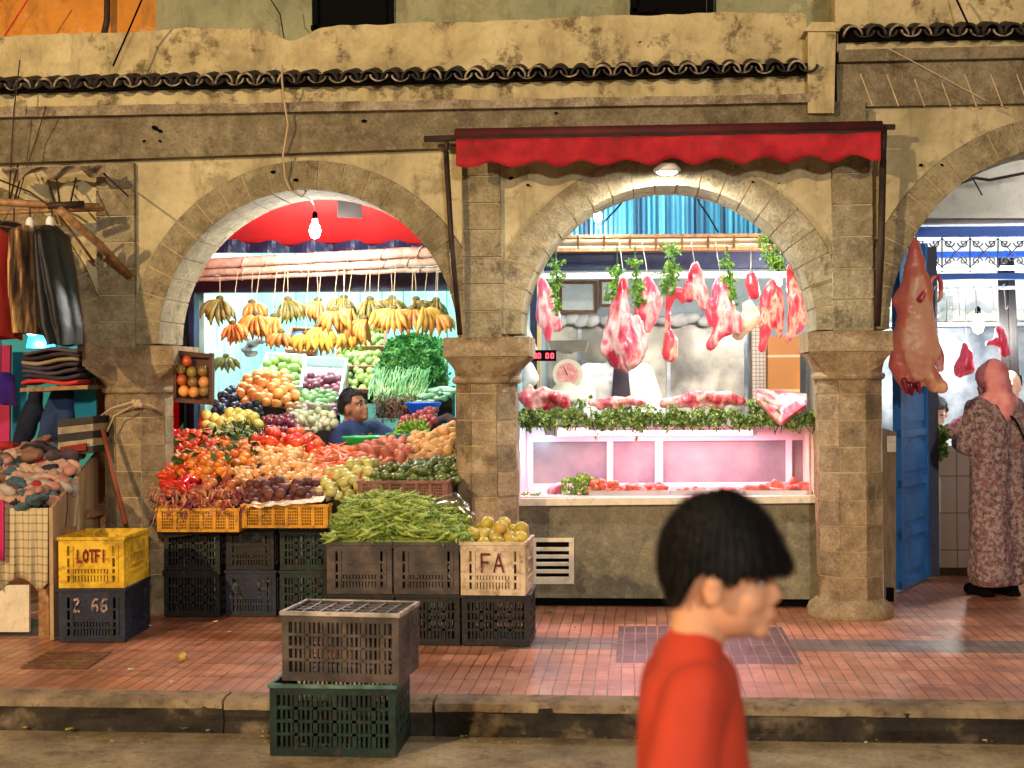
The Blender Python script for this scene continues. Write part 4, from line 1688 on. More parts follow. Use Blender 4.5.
pile('courgette', 'dark green courgette stacked with its end to the street above the pink crate', 'courgette', ((366, 489), (458, 484), (458, 462), (384, 470)), 8.25, 8.65, .023, [zuc_mesh(), zuc_mesh()], orient='front', size=(1.05, 1.35), dens=.85, bulge=.04, group='courgettes stacked above the pink crate')
pile('pale_squash', 'pale green round squash left of the dark courgettes', 'squash', ((314, 504), (372, 494), (380, 464), (332, 470)), 8.1, 8.55, .034, FR('pale_squash', .033, .045, m_pale, taper=.2), orient='front', bulge=.04, group='pale squashes left of the courgettes')
pile('red_onion', 'papery red and copper onion spilling from the shallow yellow crate', 'onion', ((158, 522), (240, 513), (240, 484), (166, 486)), 8.06, 8.3, .032,
     FR('red_onion', .033, .03, m_redon) + FR('copper_onion', .032, .03, m_copper) + [fruit('red_onion', .026, .05, m_redon, taper=-.4)], orient='free', bulge=.04, group='onions spilling from the left yellow crate')
pile('beetroot', 'dark muddy beetroot in the shallow yellow crate right of the onions', 'beetroot', ((242, 507), (326, 500), (322, 486), (246, 488)), 8.06, 8.33, .032, FR('beetroot', .034, .032, m_beet, lump=.2), orient='free', bulge=.03, group='beetroots in the right yellow crate')
# ---- second tier
pile('quince', 'yellow green quince in the heap under the dark plums', 'quince', ((198, 442), (262, 437), (254, 417), (204, 417)), 9.3, 9.75, .04, FR('quince', .043, .042, m_quince), group='quinces under the plums', bulge=.02)
pile('plum', 'blue black plum in the heap above the quinces', 'plum', ((212, 412), (264, 414), (260, 396), (222, 392)), 9.9, 10.3, .032, FR('plum', .031, .034, m_plum), group='blue black plums')
pile('orange', 'small orange fruit piled under the white tub of green apples', 'orange', ((240, 404), (300, 410), (288, 381), (242, 380)), 10.0, 10.6, .038, FR('orange', .038, .04, m_orange, lump=.1), group='small oranges under the apple tub', bulge=.07)
pile('aubergine_plum', 'dark crimson plum behind the large tomatoes', 'plum', ((252, 440), (306, 438), (298, 421), (262, 424)), 9.3, 9.7, .03, FR('crimson_plum', .031, .033, m_auber), group='dark crimson plums', bulge=.03)
pile('pale_turnip', 'pale greenish turnip left of the seated man', 'turnip', ((284, 434), (338, 430), (330, 410), (290, 412)), 9.6, 10.1, .03, FR('pale_turnip', .031, .03, m_pturn), group='pale turnips left of the man', bulge=.04)
pile('passion_fruit', 'dull purple passion fruit above the pale turnips', 'passion fruit', ((294, 416), (340, 415), (336, 404), (298, 405)), 10.1, 10.4, .03, FR('passion_fruit', .031, .031, m_purple), group='dull purple passion fruits', layers=1)
pile('green_mango', 'glossy green mango under the tub of purple fruit', 'mango', ((290, 407), (336, 405), (334, 393), (296, 394)), 10.3, 10.6, .035, FR('green_mango', .036, .042, m_gmango), group='green mangoes under the purple tub', layers=1)

# leafy sprigs
def leaf_vf(p, d, up, L, W):
    d = d.normalized()
    s = d.cross(up)
    if s.length < 1e-4:
        s = d.cross(V((1, 0, .3)))
    s.normalize()
    n = s.cross(d)
    a, b = p + d * L * .45 + s * W + n * W * .4, p + d * L * .45 - s * W + n * W * .4
    return [p, a, p + d * L, b], [(0, 1, 2), (0, 2, 3)]


def rv():
    return V((R.gauss(0, 1), R.gauss(0, 1), R.gauss(0, 1))).normalized()


def leaves(mb, cfn, n, L, W, droop=.2, m=0):
    for _ in range(n):
        p, d = cfn()
        d = (d + rv() * .7 + V((0, 0, -droop))).normalized()
        mb.add(leaf_vf(p, d, rv(), L * R.uniform(.6, 1.3), W * R.uniform(.7, 1.2)), m)


mb = MB()
for k in range(60):
    u, v = R.random(), R.random()
    p = pile_pt(((166, 478), (262, 472), (250, 440), (168, 440)), 8.3, 9.1, u, v, .03) + V((0, -.03, .05))
    mb.add(leaf_vf(p, rv() * 1.0 + V((0, -.4, .2)), rv(), .075, .02))
tag(mb.build('citrus_leaves', m_leafd), 'loose dark leaves scattered over the mandarins and tomatoes', 'leaves', kind='stuff')


def herb_heap(name, label, quad, Yb, Yt, n, L, W, m, bulge=.06, stems=0, cat='herbs', sl=.2, group=None):
    mb = MB()
    t = thing(name, label, cat, pile_pt(quad, Yb, Yt, .5, .0, 0), group)
    for _ in range(n):
        p = pile_pt(quad, Yb, Yt, R.random(), R.random(), bulge) + rv() * .02
        mb.add(leaf_vf(p, rv() + V((0, -.5, .3)), rv(), L * R.uniform(.6, 1.3), W))
    mb.build('leaves', m, t)
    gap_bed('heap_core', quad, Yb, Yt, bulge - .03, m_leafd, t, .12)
    if stems:
        mb = MB()
        for _ in range(stems):
            p = pile_pt(quad, Yb, Yt, R.random(), R.random() * .6, bulge) + V((0, -.02, .02))
            d = V((R.gauss(0, .5), -.5, R.gauss(-.3, .5))).normalized()
            mb.tube([p, p + d * sl * .5 + rv() * .02, p + d * sl], [.003, .0025, .002], 4)
        mb.build('stems', mat('pale_stem_green', [(120, 150, 96), (170, 190, 140)], 9, .5), t)
    return t


herb_heap('herb_bundle', 'dark leafy herb bundle lying between the mandarins and the quinces', ((216, 450), (268, 450), (252, 428), (222, 430)), 9.0, 9.5, 500, .07, .006, m_leafd, .06, 60, sl=.2)
# big green herb wall on the right
m_parsley = mat('bright_parsley_green', [(34, 92, 36), (66, 128, 56), (124, 178, 96)], 10, .6)
herb_heap('parsley_heap', 'tall heap of bright curly parsley at the right of the fruit shop', ((378, 376), (448, 384), (440, 342), (390, 343)), 10.6, 11.3, 3800, .035, .014, m_parsley, .14)
mb = MB()
t = thing('spring_onion_bunch', 'fan of long green spring onion stalks under the parsley heap', 'spring onions', U(410, 400, 10.5))
for k in range(260):
    x = R.uniform(376, 432)
    a = U(x, R.uniform(366, 384), 10.6 + R.uniform(-.05, .1))
    b = U(396 + (x - 404) * .75 + R.uniform(-8, 8), R.uniform(394, 404), 10.3 + R.uniform(-.06, .06))
    m_ = a.lerp(b, .5) + V((R.uniform(-.03, .03), -.04, .0))
    mb.tube([a, m_, b], [.003, .004, .006], 5)
mb.build('stalks', mat('spring_onion_green', [(70, 130, 70), (130, 180, 110), (190, 210, 160)], 9, .5), t)
mb = MB()
mb.slab((376, 418), (452, 418), (452, 386), (376, 386), 10.72, 10.9)
mb.build('backing_board', m_shaded, STAND)
mb = MB()
t = thing('mint_bunch', 'dull greyish herb roots bunched left of the blue bowl', 'herbs', U(390, 416, 10.3))
for k in range(220):
    p = U(R.uniform(376, 412), R.uniform(396, 420), 10.25 + R.uniform(-.1, .1))
    mb.tube([p, p + rv() * .04, p + rv() * .07], [.004, .003, .001], 4)
mb.build('roots', mat('dull_root_grey', [(96, 90, 76), (140, 130, 112), (150, 80, 90)], 9, .8), t)
pile('cucumber', 'long bluish green cucumber lying above the blue bowl', 'cucumber', ((424, 404), (452, 400), (450, 388), (428, 392)), 10.2, 10.4, .026, [fruit('cucumber', .026, .11, fm('cucumber_skin', (96, 144, 110), (140, 176, 140), .4))], orient='flat', layers=1, group='cucumbers above the blue bowl')


# bowls
def bowl(name, label, l, r, top, bot, Y, m):
    a, b = U(l, top, Y), U(r, top, Y)
    rad = (b.x - a.x) / 2
    c = (a + b) / 2
    h = a.z - U(l, bot, Y).z
    prof = [(rad * .6, -h), (rad * .85, -h * .5), (rad, -.01), (rad * 1.04, 0), (rad * 1.02, .006), (rad * .95, -.01), (rad * .8, -h * .5), (rad * .55, -h * .9)]
    mb = MB()
    mb.lathe([(q[0], q[1]) for q in prof], c, 28)
    return tag(mb.build(name, m, smooth=True), label, 'bowl')


m_gbowl = mat('green_plastic', [(20, 140, 70), (26, 160, 84)], 3, .3)
m_tbowl = mat('teal_plastic', [(30, 120, 110), (40, 140, 128)], 3, .3)
m_bbowl = mat('blue_plastic', [(20, 60, 190), (30, 80, 210)], 3, .3)
bowl('plastic_bowl', 'wide bright green plastic bowl in front of the seated man', 343, 388, 437, 453, 9.15, m_gbowl)
bowl('plastic_bowl', 'teal plastic bowl of radishes right of the green bowl', 386, 424, 434, 452, 9.25, m_tbowl)
bowl('plastic_bowl', 'deep blue plastic bowl in front of the parsley heap', 406, 441, 403, 416, 10.0, m_bbowl)
pile('radish', 'small red radish in the heap above the teal bowl', 'radish', ((396, 434), (436, 424), (436, 412), (404, 422)), 9.35, 9.7, .026, FR('radish', .026, .026, m_radish), group='radishes above the teal bowl')
herb_heap('radish_greens', 'green radish tops lying over the teal bowl', ((392, 440), (428, 434), (424, 424), (400, 430)), 9.2, 9.4, 500, .04, .01, m_leaf, .03)
mb = MB()
pxchain(mb, [(430, 428, 4), (440, 420, 5), (447, 417, 5), (457, 426, 6)], 9.6)
tag(remesh('dark_sack', mb, .015, mat('dark_purple_sack', [(50, 38, 46), (84, 66, 76)], 6, .8), smooth=6, amp=.012, nsc=12), 'crumpled dark purple sack beside the radishes at the middle column', 'sack')


# tubs and boxes of fruit tilted towards the street
def tilted_box(name, label, cat, quad, Yb, Yt, mbody, wall=.05, lab_in=None, body='tub', th=.012):
    """open tray with base quad; walls stand up from the base"""
    t = thing(name, label, cat, pile_pt(quad, Yb, Yt, .5, 0, 0))
    P = [pile_pt(quad, Yb, Yt, u, v, 0) for u, v in ((0, 0), (1, 0), (1, 1), (0, 1))]
    nrm = (P[1] - P[0]).cross(P[3] - P[0]).normalized()
    if nrm.z < 0:
        nrm = -nrm
    mb = MB()
    lo = [p - nrm * .04 for p in P]
    c = sum(P, V((0, 0, 0))) / 4
    mb.hexa([q for q in lo] + [q + nrm * .01 for q in lo])
    for i in range(4):
        a, b = lo[i], lo[(i + 1) % 4]
        o = ((a + b) / 2 - c)
        o -= nrm * o.dot(nrm)
        o = o.normalized() * th
        e = (b - a).normalized() * th
        mb.hexa([a - o - e * 0, b - o + e * 0, b + o * .2, a + o * .2, a - o + nrm * (.04 + wall), b - o + nrm * (.04 + wall), b + o * .6 + nrm * (.04 + wall), a + o * .6 + nrm * (.04 + wall)])
    mb.build(body, mbody, t)
    return t


m_tub = mat('white_plastic_tub', [(206, 226, 226), (224, 238, 238)], 3, .35)
m_cbox = mat('brown_cardboard', [(132, 88, 66), (160, 112, 86)], 4, .85, dirt=.2)
m_bluelin = mat('blue_box_liner', [(20, 70, 190), (36, 100, 214)], 5, .4)
q1 = ((254, 392), (302, 392), (306, 360), (268, 358))
tilted_box('plastic_tub', 'white plastic tub tilted forward full of green apples', 'tub', q1, 10.6, 11.2, m_tub)
pile('green_apple', 'pale green apple in the tilted white tub left of the purple fruit', 'apple', ((256, 391), (298, 391), (302, 364), (270, 362)), 10.6, 11.1, .04, FR('green_apple', .04, .037, m_gapple, dim=.15), group='green apples in the white tub', bulge=.03)
q2 = ((298, 404), (340, 404), (348, 364), (306, 362))
tilted_box('plastic_tub', 'white plastic tub tilted forward with a layer of purple fruit', 'tub', q2, 10.5, 11.15, m_tub)
pile('purple_passion_fruit', 'round purple fruit in the lower part of the tilted white tub', 'passion fruit', ((301, 402), (336, 402), (342, 377), (305, 376)), 10.52, 10.95, .034, FR('purple_fruit', .035, .035, m_purple), group='purple fruit in the white tub')
for i, (l, r, b, t_, Y, lab) in enumerate(((347, 381, 392, 371, 11.0, 'lowest'), (336, 383, 369, 350, 11.2, 'middle'), (342, 385, 349, 329, 11.4, 'topmost'))):
    q = ((l, b), (r, b), (r + 1, t_), (l + 1, t_))
    tilted_box('cardboard_tray', lab + ' tilted cardboard tray of pale green pears in the stack beside the parsley', 'tray', q, Y, Y + .28, m_cbox, .03, body='tray')
    mb = MB()
    mb.slab((l + 1, t_ + 3), (r - 1, t_ + 3), (r - 1, t_ - 2), (l + 1, t_ - 2), Y + .24, Y + .25)
    mb.build('blue_liner', m_bluelin, [o for o in C.objects if o.name.startswith('cardboard_tray')][-1] if False else STAND)
    pile('pear', 'pale green pear in the %s tray beside the parsley' % lab, 'pear', ((l + 2, b - 1), (r - 2, b - 1), (r - 2, t_ + 2), (l + 2, t_ + 2)), Y, Y + .24, .033, FR('pear', .033, .036, m_gapple, taper=-.15), group='pears in the %s cardboard tray' % lab)
q = ((286, 352), (316, 354), (314, 331), (292, 330))
tilted_box('cardboard_tray', 'small cardboard tray of green apples behind the left yellow bananas', 'tray', q, 11.2, 11.45, m_cbox, .03, body='tray')
pile('green_apple', 'green apple in the small cardboard tray behind the bananas', 'apple', ((288, 351), (313, 352), (311, 338), (292, 337)), 11.2, 11.4, .036, FR('green_apple', .036, .034, m_gapple, dim=.1), group='green apples in the small tray')
mb = MB()
mb.ball(U(300, 336, 11.3), (.07, .05, .04), seg=10)
mb.build('blue_liner', m_bluelin, STAND)
mb = MB()
mb.slab((374, 396), (381, 396), (381, 366), (374, 366), 10.9, 10.93)
tag(mb.build('teal_post', mat('turquoise_post', [(90, 190, 190), (120, 210, 206)], 3, .5)), 'short turquoise post left of the parsley heap', 'post')
# white boards of the inner stand behind the man
mb = MB()
mb.slab((312, 462), (338, 440), (338, 432), (312, 452), 9.6, 9.64)
mb.build('side_board', m_white, STAND)
mb = MB()
mb.slab((290, 448), (312, 450), (312, 430), (290, 430), 9.45, 9.5)
mb.build('cardboard_front', m_cbox, STAND)

# ---- hanging tilted box of mangoes
t = thing('fruit_box', 'dark cardboard box of mangoes hung upright beside the left column', 'box', U(191, 402, 8.3))
Y = 8.3
mb = MB()
mb.slab((175, 399), (210, 402), (211, 355), (175, 352), Y + .02, Y + .05)
for a, b, c, d in (((173, 401), (176, 401), (176, 350), (173, 350)), ((209, 404), (212, 404), (212, 353), (209, 353)), ((173, 402), (212, 405), (212, 401), (173, 398)), ((173, 356), (212, 358), (212, 354), (173, 350))):
    mb.slab(a, b, c, d, Y - .03, Y + .02)
mb.build('box_walls', mat('dark_cardboard', [(70, 44, 36), (100, 66, 52)], 5, .8), t)
mm = {'r': m_mangor, 'g': m_mangog, 'o': m_mangoo}
lab = {'r': 'red', 'g': 'olive green', 'o': 'orange'}
for (px, py, c) in ((187, 361, 'r'), (181, 369, 'g'), (192, 372, 'g'), (203, 371, 'g'), (182, 380, 'r'), (193, 382, 'g'), (204, 382, 'o'), (184, 391, 'o'), (194, 392, 'o'), (204, 391, 'g')):
    o = bpy.data.objects.new('mango', fruit('mango', .034, .036, mm[c]))
    C.objects.link(o)
    o.location = U(px, py, Y - .015)
    tag(o, 'shiny %s mango in the dark box beside the left column' % lab[c], 'mango', '%s mangoes in the hanging box' % lab[c])


# ---- bananas
def banana_mesh(name, n, L, m, spread=1.0, curl=.45, rows=2):
    mb = MB()
    lat = R.choice((-1, 1)) * R.uniform(.15, .75)
    for k in range(n):
        for row in range(rows):
            f = ((k + .5 * row) / max(1, n - 1) - .5) * 2 if n > 1 else 0
            a = f * spread * 1.05
            ln = L * R.uniform(.85, 1.15)
            y = -.035 * (1 - row) + R.uniform(-.008, .008) + .01
            pts = []
            r0 = .021
            ang = a + R.uniform(-.06, .06)
            p = V((math.sin(ang) * .025, y * .4, -.01))
            out = V((math.sin(ang) * .8 + lat, -.35 * (1 - row) + .1, -math.cos(ang) * .5 - .15)).normalized()
            for s in range(8):
                u = s / 7
                pts.append(p.copy())
                d = (out * (1 - u) + V((math.sin(ang) * .25 - lat * curl, -.02, -1)) * u).normalized()
                p = p + d * ln / 7
            rs = [.006, .012, r0, r0 * 1.08, r0 * 1.06, r0 * .95, .01, .004]
            mb.tube(pts, rs, 7)
    mb.ball((0, 0, .0), (.03, .022, .022), m=1, seg=8, rings=6)
    return mb.mesh(name, [m, m_stem], V((0, 0, 0)), True)


m_stem = mat('banana_crown', [(60, 56, 34), (100, 92, 56)], 9, .8)


def bmat(n, a, b, c):
    return mat(n, [a, b, c], 14, .45, .1, 30, rand=.12, lo=.3, hi=.7)


m_by = bmat('yellow_banana_peel', (140, 104, 40), (204, 156, 62), (222, 180, 86))
m_bo = bmat('orange_banana_peel', (110, 72, 34), (184, 126, 58), (204, 152, 82))
m_bg = bmat('olive_banana_peel', (60, 62, 28), (104, 100, 44), (150, 128, 60))
BK = {'y': ('ripe yellow', m_by), 'o': ('orange brown', m_bo), 'g': ('olive green', m_bg)}
Yn = 9.72
BAN = [(220, 296, 'g', 1.25, 7), (252, 300, 'o', .95, 5), (288, 297, 'g', 1.1, 7), (318, 298, 'o', 1.0, 6), (344, 295, 'g', 1.15, 6), (370, 297, 'g', 1.05, 6),
       (392, 296, 'g', 1.1, 7), (416, 297, 'g', 1.0, 6), (436, 298, 'g', .9, 5),
       (233, 321, 'o', 1.0, 5), (256, 312, 'o', 1.15, 6), (274, 314, 'o', 1.2, 6), (281, 330, 'o', .8, 4), (318, 324, 'y', 1.3, 7), (335, 308, 'o', 1.1, 5),
       (349, 305, 'o', 1.15, 6), (364, 316, 'o', 1.25, 6), (378, 306, 'y', 1.0, 5), (394, 306, 'o', 1.2, 7), (412, 306, 'o', 1.15, 6), (425, 304, 'y', 1.25, 6), (437, 312, 'o', 1.0, 5), (343, 330, 'y', .85, 4), (306, 331, 'y', 1.0, 5),
       (226, 354, 'g', .8, 5)]
words_pos = 'first second third fourth fifth sixth seventh eighth ninth tenth eleventh twelfth'.split()
cnt = {}
for i, (px, py, c, s, n) in enumerate(BAN):
    top = py < 301
    row = 'upper row' if top else 'lower row'
    nm, m = BK[c]
    cnt[(top, c)] = cnt.get((top, c), 0) + 1
    lab = '%s banana bunch, %s %s one from the column side in the %s' % (nm, words_pos[cnt[(top, c)] - 1], nm.split()[-1], row) if i != 24 else 'small green banana bunch hanging lowest beside the wall socket'
    Y = Yn + (.06 if top else -.05) + R.uniform(-.03, .03)
    if i == 24:
        Y = 10.6
    p = U(px, py + 2, Y)
    t = thing('banana_bunch', lab, 'bananas', p, 'banana bunches hanging from the rail')
    o = bpy.data.objects.new('bananas', banana_mesh('bananas', n, .148 * s, m, R.uniform(.75, 1.05)))
    C.objects.link(o)
    o.parent = t
    o.rotation_euler = (0, 0, R.uniform(-.4, .4))
    mb = MB()
    ztop = U(px, 266 if i != 24 else 330, 9.8).z
    mb.tube([p, V((p.x, p.y, p.z + .1)), V((p.x + R.uniform(-.01, .01), 9.79 if i != 24 else p.y, ztop))], .0022, 5)
    mb.build('string', m_string, t)

# crumpled plastic and cables on the inner wall
mb = MB()
for k in range(7):
    p = U(R.uniform(238, 262), R.uniform(338, 356), 10.6)
    mb.ball(p, (R.uniform(.03, .08), .03, R.uniform(.015, .04)), (0, R.uniform(-.6, .6), 0), seg=10)
tag(remesh('plastic_bag', mb, .012, mat('dark_grey_bag', [(60, 74, 80), (130, 150, 156), (190, 206, 210)], 16, .35), smooth=2, amp=.012, nsc=18), 'crumpled grey plastic bags hung on the teal boards beside the green bananas', 'bag')
mb = MB()
mb.slab((236, 368), (250, 368), (250, 358), (236, 358), 11.9, 11.99)
tag(mb.build('wall_socket', m_cream), 'pale socket box on the teal boards under the grey bags', 'socket')
mb = MB()
mb.tube([U(222, 370, 11.9), U(228, 384, 11.9), U(231, 388, 11.9), U(236, 372, 11.9)], .006, 6)
mb.ball(U(231, 388, 11.88), (.03, .03, .035), seg=10)
tag(mb.build('cable_plug', m_black), 'black cable with plug dangling on the teal boards', 'cable')


# ================================================================ crates
def crate_parts(t, w, d, h, m, style='slat', rim=True, mrim=None, divider=False):
    """t at the centre of the crate's foot; parts in local coordinates"""
    ORI[t.name] = V((0, 0, 0))
    th = .012
    mb = MB()

    def side(p0, e, length):      # p0 lower corner, e unit direction along, n outward
        n = V((e.y, -e.x, 0))

        def bx(a, b, z0, z1, o0=0, o1=th):
            q = [p0 + e * a - n * o0, p0 + e * b - n * o0, p0 + e * b - n * o1, p0 + e * a - n * o1]
            mb.hexa([V((v.x, v.y, z0)) for v in q] + [V((v.x, v.y, z1)) for v in q])
        cw = .03
        bx(.001, cw, 0, h)
        bx(length - cw, length - .001, 0, h)
        if style == 'slat':
            bx(cw, length - cw, h * .86, h, .001)
            bx(cw, length - cw, 0, h * .13, .001)
            nb = 4
            for k in range(1, nb):
                z = h * (.13 + .73 * k / nb)
                bx(cw, length - cw, z - .006, z + .006, -.003)
            ns = max(5, int(length / .022))
            for k in range(1, ns):
                a = cw + (length - 2 * cw) * k / ns
                wd = .010 if k % 4 else .018
                bx(a - wd / 2, a + wd / 2, h * .13, h * .86, .0015 if k % 4 else -.003, th - .001)
        elif style == 'panel':
            bx(cw, length - cw, h * .84, h, .001)
            bx(cw, length - cw, 0, h * .12, .001)
            bx(length * .2, length * .8, h * .4, h * .84, .002)
            for z in (.27, .4, .62):
                bx(cw, length - cw, h * z - .006, h * z + .006, -.003)
            ns = max(5, int(length / .02))
            for k in range(1, ns):
                a = cw + (length - 2 * cw) * k / ns
                if length * .2 < a < length * .8:
                    bx(a - .0055, a + .0055, h * .12, h * .4, .003, th - .002)
            for a in (.2, .8, .11, .89):
                bx(length * a - .009, length * a + .009, h * .12, h * .84, -.005)
        elif style == 'mesh':
            bx(cw, length - cw, h * .88, h, .001)
            bx(cw, length - cw, 0, h * .12, .001)
            for k in range(1, 6):
                z = h * (.12 + .76 * k / 6)
                bx(cw, length - cw, z - .0025, z + .0025, .003, th - .003)
            ns = int(length / .011)
            for k in range(1, ns):
                a = cw + (length - 2 * cw) * k / ns
                if k % 8 == 0:
                    bx(a - .008, a + .008, h * .12, h * .88, -.002)
                else:
                    bx(a - .002, a + .002, h * .12, h * .88, .002, th - .002)
    side(V((-w / 2, -d / 2, 0)), V((1, 0, 0)), w)
    side(V((w / 2, -d / 2, 0)), V((0, 1, 0)), d)
    side(V((w / 2, d / 2, 0)), V((-1, 0, 0)), w)
    side(V((-w / 2, d / 2, 0)), V((0, -1, 0)), d)
    mb.box((-w / 2 + .013, -d / 2 + .013, .006), (w / 2 - .013, d / 2 - .013, .014))
    mb.build('crate_body', m, t)
    if rim:
        mb = MB()
        o = .007
        z0, z1 = h - .012, h + .004
        W, D = w / 2 + o, d / 2 + o
        k = .014
        mb.box((-W, -D, z0), (W, -D + k, z1))
        mb.box((-W, D - k, z0), (W, D, z1))
        mb.box((-W, -D + k, z0), (-W + k, D - k, z1))
        mb.box((W - k, -D + k, z0), (W, D - k, z1))
        mb.build('rim', mrim or m, t)
    if divider:
        mb = MB()
        for k in range(1, 7):
            x = -w / 2 + w * k / 7
            mb.box((x - .005, -d / 2 + .014, h * .62), (x + .005, d / 2 - .014, h - .004))
        for k in range(1, 5):
            y = -d / 2 + d * k / 5
            mb.box((-w / 2 + .014, y - .005, h * .6), (w / 2 - .014, y + .005, h - .006))
        mb.build('divider_grid', m, t)


def crate(label, l, r, py_bot, Y, d, h, m, style='slat', rz=0, text=None, mt=None, tz=.6, th=.09, group=None, divider=False, mrim=None, name='plastic_crate', zbase=None, tw=.012, sq=1.0):
    a, b = U(l, py_bot, Y), U(r, py_bot, Y)
    w = b.x - a.x
    z = zbase if zbase is not None else a.z
    t = thing(name, label, 'crate', V(((a.x + b.x) / 2, Y + d / 2, z)), group)
    crate_parts(t, w, d, h, m, style, divider=divider, mrim=mrim)
    if text:
        mb = letters(text, th, tw, sq)
        for v in mb.v:
            v.y -= d / 2 + .008
            v.z += h * tz - th / 2
        mb.build('lettering', mt, t)
    t.rotation_euler = (0, 0, rz)
    return t


pl = lambda n, a, b, r=.5: mat(n, [tuple(c * .8 for c in a), a, b], 7, r, .3, 40, dirt=.65, lo=.36, hi=.6)
m_yc = pl('grimy_yellow_crate', (206, 164, 24), (228, 190, 44))
m_yo = pl('orange_yellow_crate', (200, 140, 24), (222, 160, 36))
m_nc = pl('navy_crate', (14, 24, 44), (26, 40, 64))
m_bc = pl('black_crate', (10, 11, 12), (20, 21, 22))  # black plastic, taken darker for the shade under the stand
m_gc = pl('dark_green_crate', (8, 30, 26), (16, 46, 38))
m_grc = pl('grey_brown_crate', (62, 56, 54), (88, 78, 72))
m_wc = pl('dirty_white_crate', (196, 176, 146), (216, 200, 172))
m_pc = pl('pink_brown_crate', (120, 76, 66), (146, 98, 84))
m_rp = mat('red_marker', [(196, 140, 40), (150, 34, 26), (128, 24, 20)], 30, .7, lo=.28, hi=.42)
m_lp = mat('faded_pink_marker', [(30, 40, 60), (150, 124, 118), (176, 150, 140)], 34, .7, lo=.4, hi=.55)
m_bp = mat('brown_marker', [(160, 120, 96), (110, 48, 38), (96, 36, 30)], 34, .7, lo=.36, hi=.5)
m_gp = mat('grey_chalk', [(20, 26, 34), (84, 88, 84)], 34, .8, lo=.42, hi=.56)

gy = lambda px, py: G(px, py, .155).y
Yl = gy(100, 642)
hN = .285
crate('navy crate with pale number at the foot of the left column, yellow crate on top', 57, 122, 641, Yl, .46, hN, m_nc, 'panel', rz=.06, text='Z 66', mt=m_lp, tz=.7, th=.068, sq=.8, zbase=.155)
crate('empty yellow crate with red capitals stacked on the navy crate', 57, 121, 590, Yl, .46, .272, m_yc, 'panel', rz=.06, text='LOTFI', mt=m_rp, tz=.64, th=.06, sq=.62, zbase=.155 + hN + .006, tw=.014)
# shallow yellow crates at the front edge of the stand
for (l, r, b0, Y, lab, rz) in ((157, 239, 532, 8.0, 'shallow yellow mesh crate under the onions', -.0), (242, 328, 528, 8.0, 'shallow yellow mesh crate under the beetroots', .0)):
    crate(lab, l, r, b0, Y, .32, .135, m_yo, 'mesh', rz=rz)
mb = MB()
a, b = U(248, 503, 7.97), U(322, 497, 7.97)
mb.sheet(lambda u, v: a.lerp(b, u) + V((0, -.01 + .22 * v, .015 * noise.noise(V((u * 9, v * 3, 0))) - .03 * (1 - v) ** 2)), 30, 6, thick=(0, 0, .004))
tag(mb.build('plastic_sheet', mat('pale_crate_liner', [(200, 176, 150), (216, 200, 180)], 6, .5)), 'pale liner sheet folded over the edge of the beetroot crate', 'liner')
# dark crates under the stand
for (l, r, b0, h, m, lab, txt) in ((164, 214, 616, .5, m_bc, 'tall black crate at the left end under the stand', None), (214, 226, 616, .5, m_bc, 'narrow black crate edge under the stand', None)):
    if r - l > 20:
        Yk = gy(190, 617) + .02
        crate('black crate on the floor at the left end under the yellow crates', l, r + 6, 616, Yk, .4, .27, m_bc, zbase=.155)
        crate('black crate stacked highest at the left end under the yellow crates', l, r + 6, 575, Yk, .4, .24, m_bc, zbase=.432)
Yk = gy(250, 617) + .03
crate('dark blue crate with chalked capitals on the floor under the stand', 226, 276, 616, Yk, .4, .27, m_nc, 'panel', text='A F', mt=m_gp, tz=.6, th=.1, zbase=.155)
crate('black crate with chalked word stacked above the dark blue crate', 226, 274, 570, Yk, .4, .24, m_bc, 'panel', text='DON', mt=m_gp, tz=.8, th=.045, zbase=.432, tw=.008)
crate('dark green crate on the floor left of the grey crates', 280, 328, 616, Yk, .4, .27, m_gc, zbase=.155)
crate('dark green crate stacked above another left of the grey crates', 280, 328, 570, Yk, .4, .24, m_gc, zbase=.432)
# grey, white and black crates in front of the middle column
Yg = G(430, 645, .155).y
hb = .262
for i, (l, r, lab) in enumerate(((330, 394, 'black crate on the floor under the left bean crate'), (396, 460, 'black crate on the floor under the right bean crate'), (462, 530, 'black crate on the floor under the lemon crate'))):
    crate(lab, l, r, 643, Yg, .4, hb, m_bc, zbase=.155)
z2 = .155 + hb + .006
crate('grey crate of green beans with a stained front panel', 327, 392, 592, Yg - .0, .4, .27, m_grc, 'panel', zbase=z2)
crate('grey crate of green beans next to the white lemon crate', 394, 459, 592, Yg - .0, .4, .27, m_grc, 'panel', zbase=z2)
crate('dirty white crate of lemons with brown hand painted capitals', 462, 527, 592, Yg - .03, .36, .275, m_wc, 'panel', rz=-.04, text='FA', mt=m_bp, tz=.62, th=.092, zbase=z2, tw=.011, sq=.8)
# stain on the grey crate
pile('lemon', 'greenish yellow lemon in the dirty white crate', 'lemon', ((466, 546), (524, 546), (528, 531), (472, 531)), Yg + .03, Yg + .3, .036, FR('lemon', .037, .04, m_lemon, lump=.12), bulge=.03, group='lemons in the white crate', bedm=m_lemon)
crate('pinkish brown mesh crate under the courgettes', 358, 447, 504, 7.98, .3, .13, m_pc, 'mesh')
# beans
mb0 = []
for k in range(5):
    b_ = MB()
    L = R.uniform(.11, .17)
    cv = R.choice((-1, 1)) * R.uniform(.012, .04)
    b_.tube([(-L / 2, 0, 0), (-L / 4, cv * .6, 0), (0, cv, .004), (L / 4, cv * .6, 0), (L / 2, -cv * .2, 0)], [.004, .0095, .0105, .0095, .003], 6)
    mb0.append(b_.mesh('green_bean', m_bean, V((0, 0, 0)), True))
bq = ((329, 545), (468, 542), (462, 512), (350, 506))


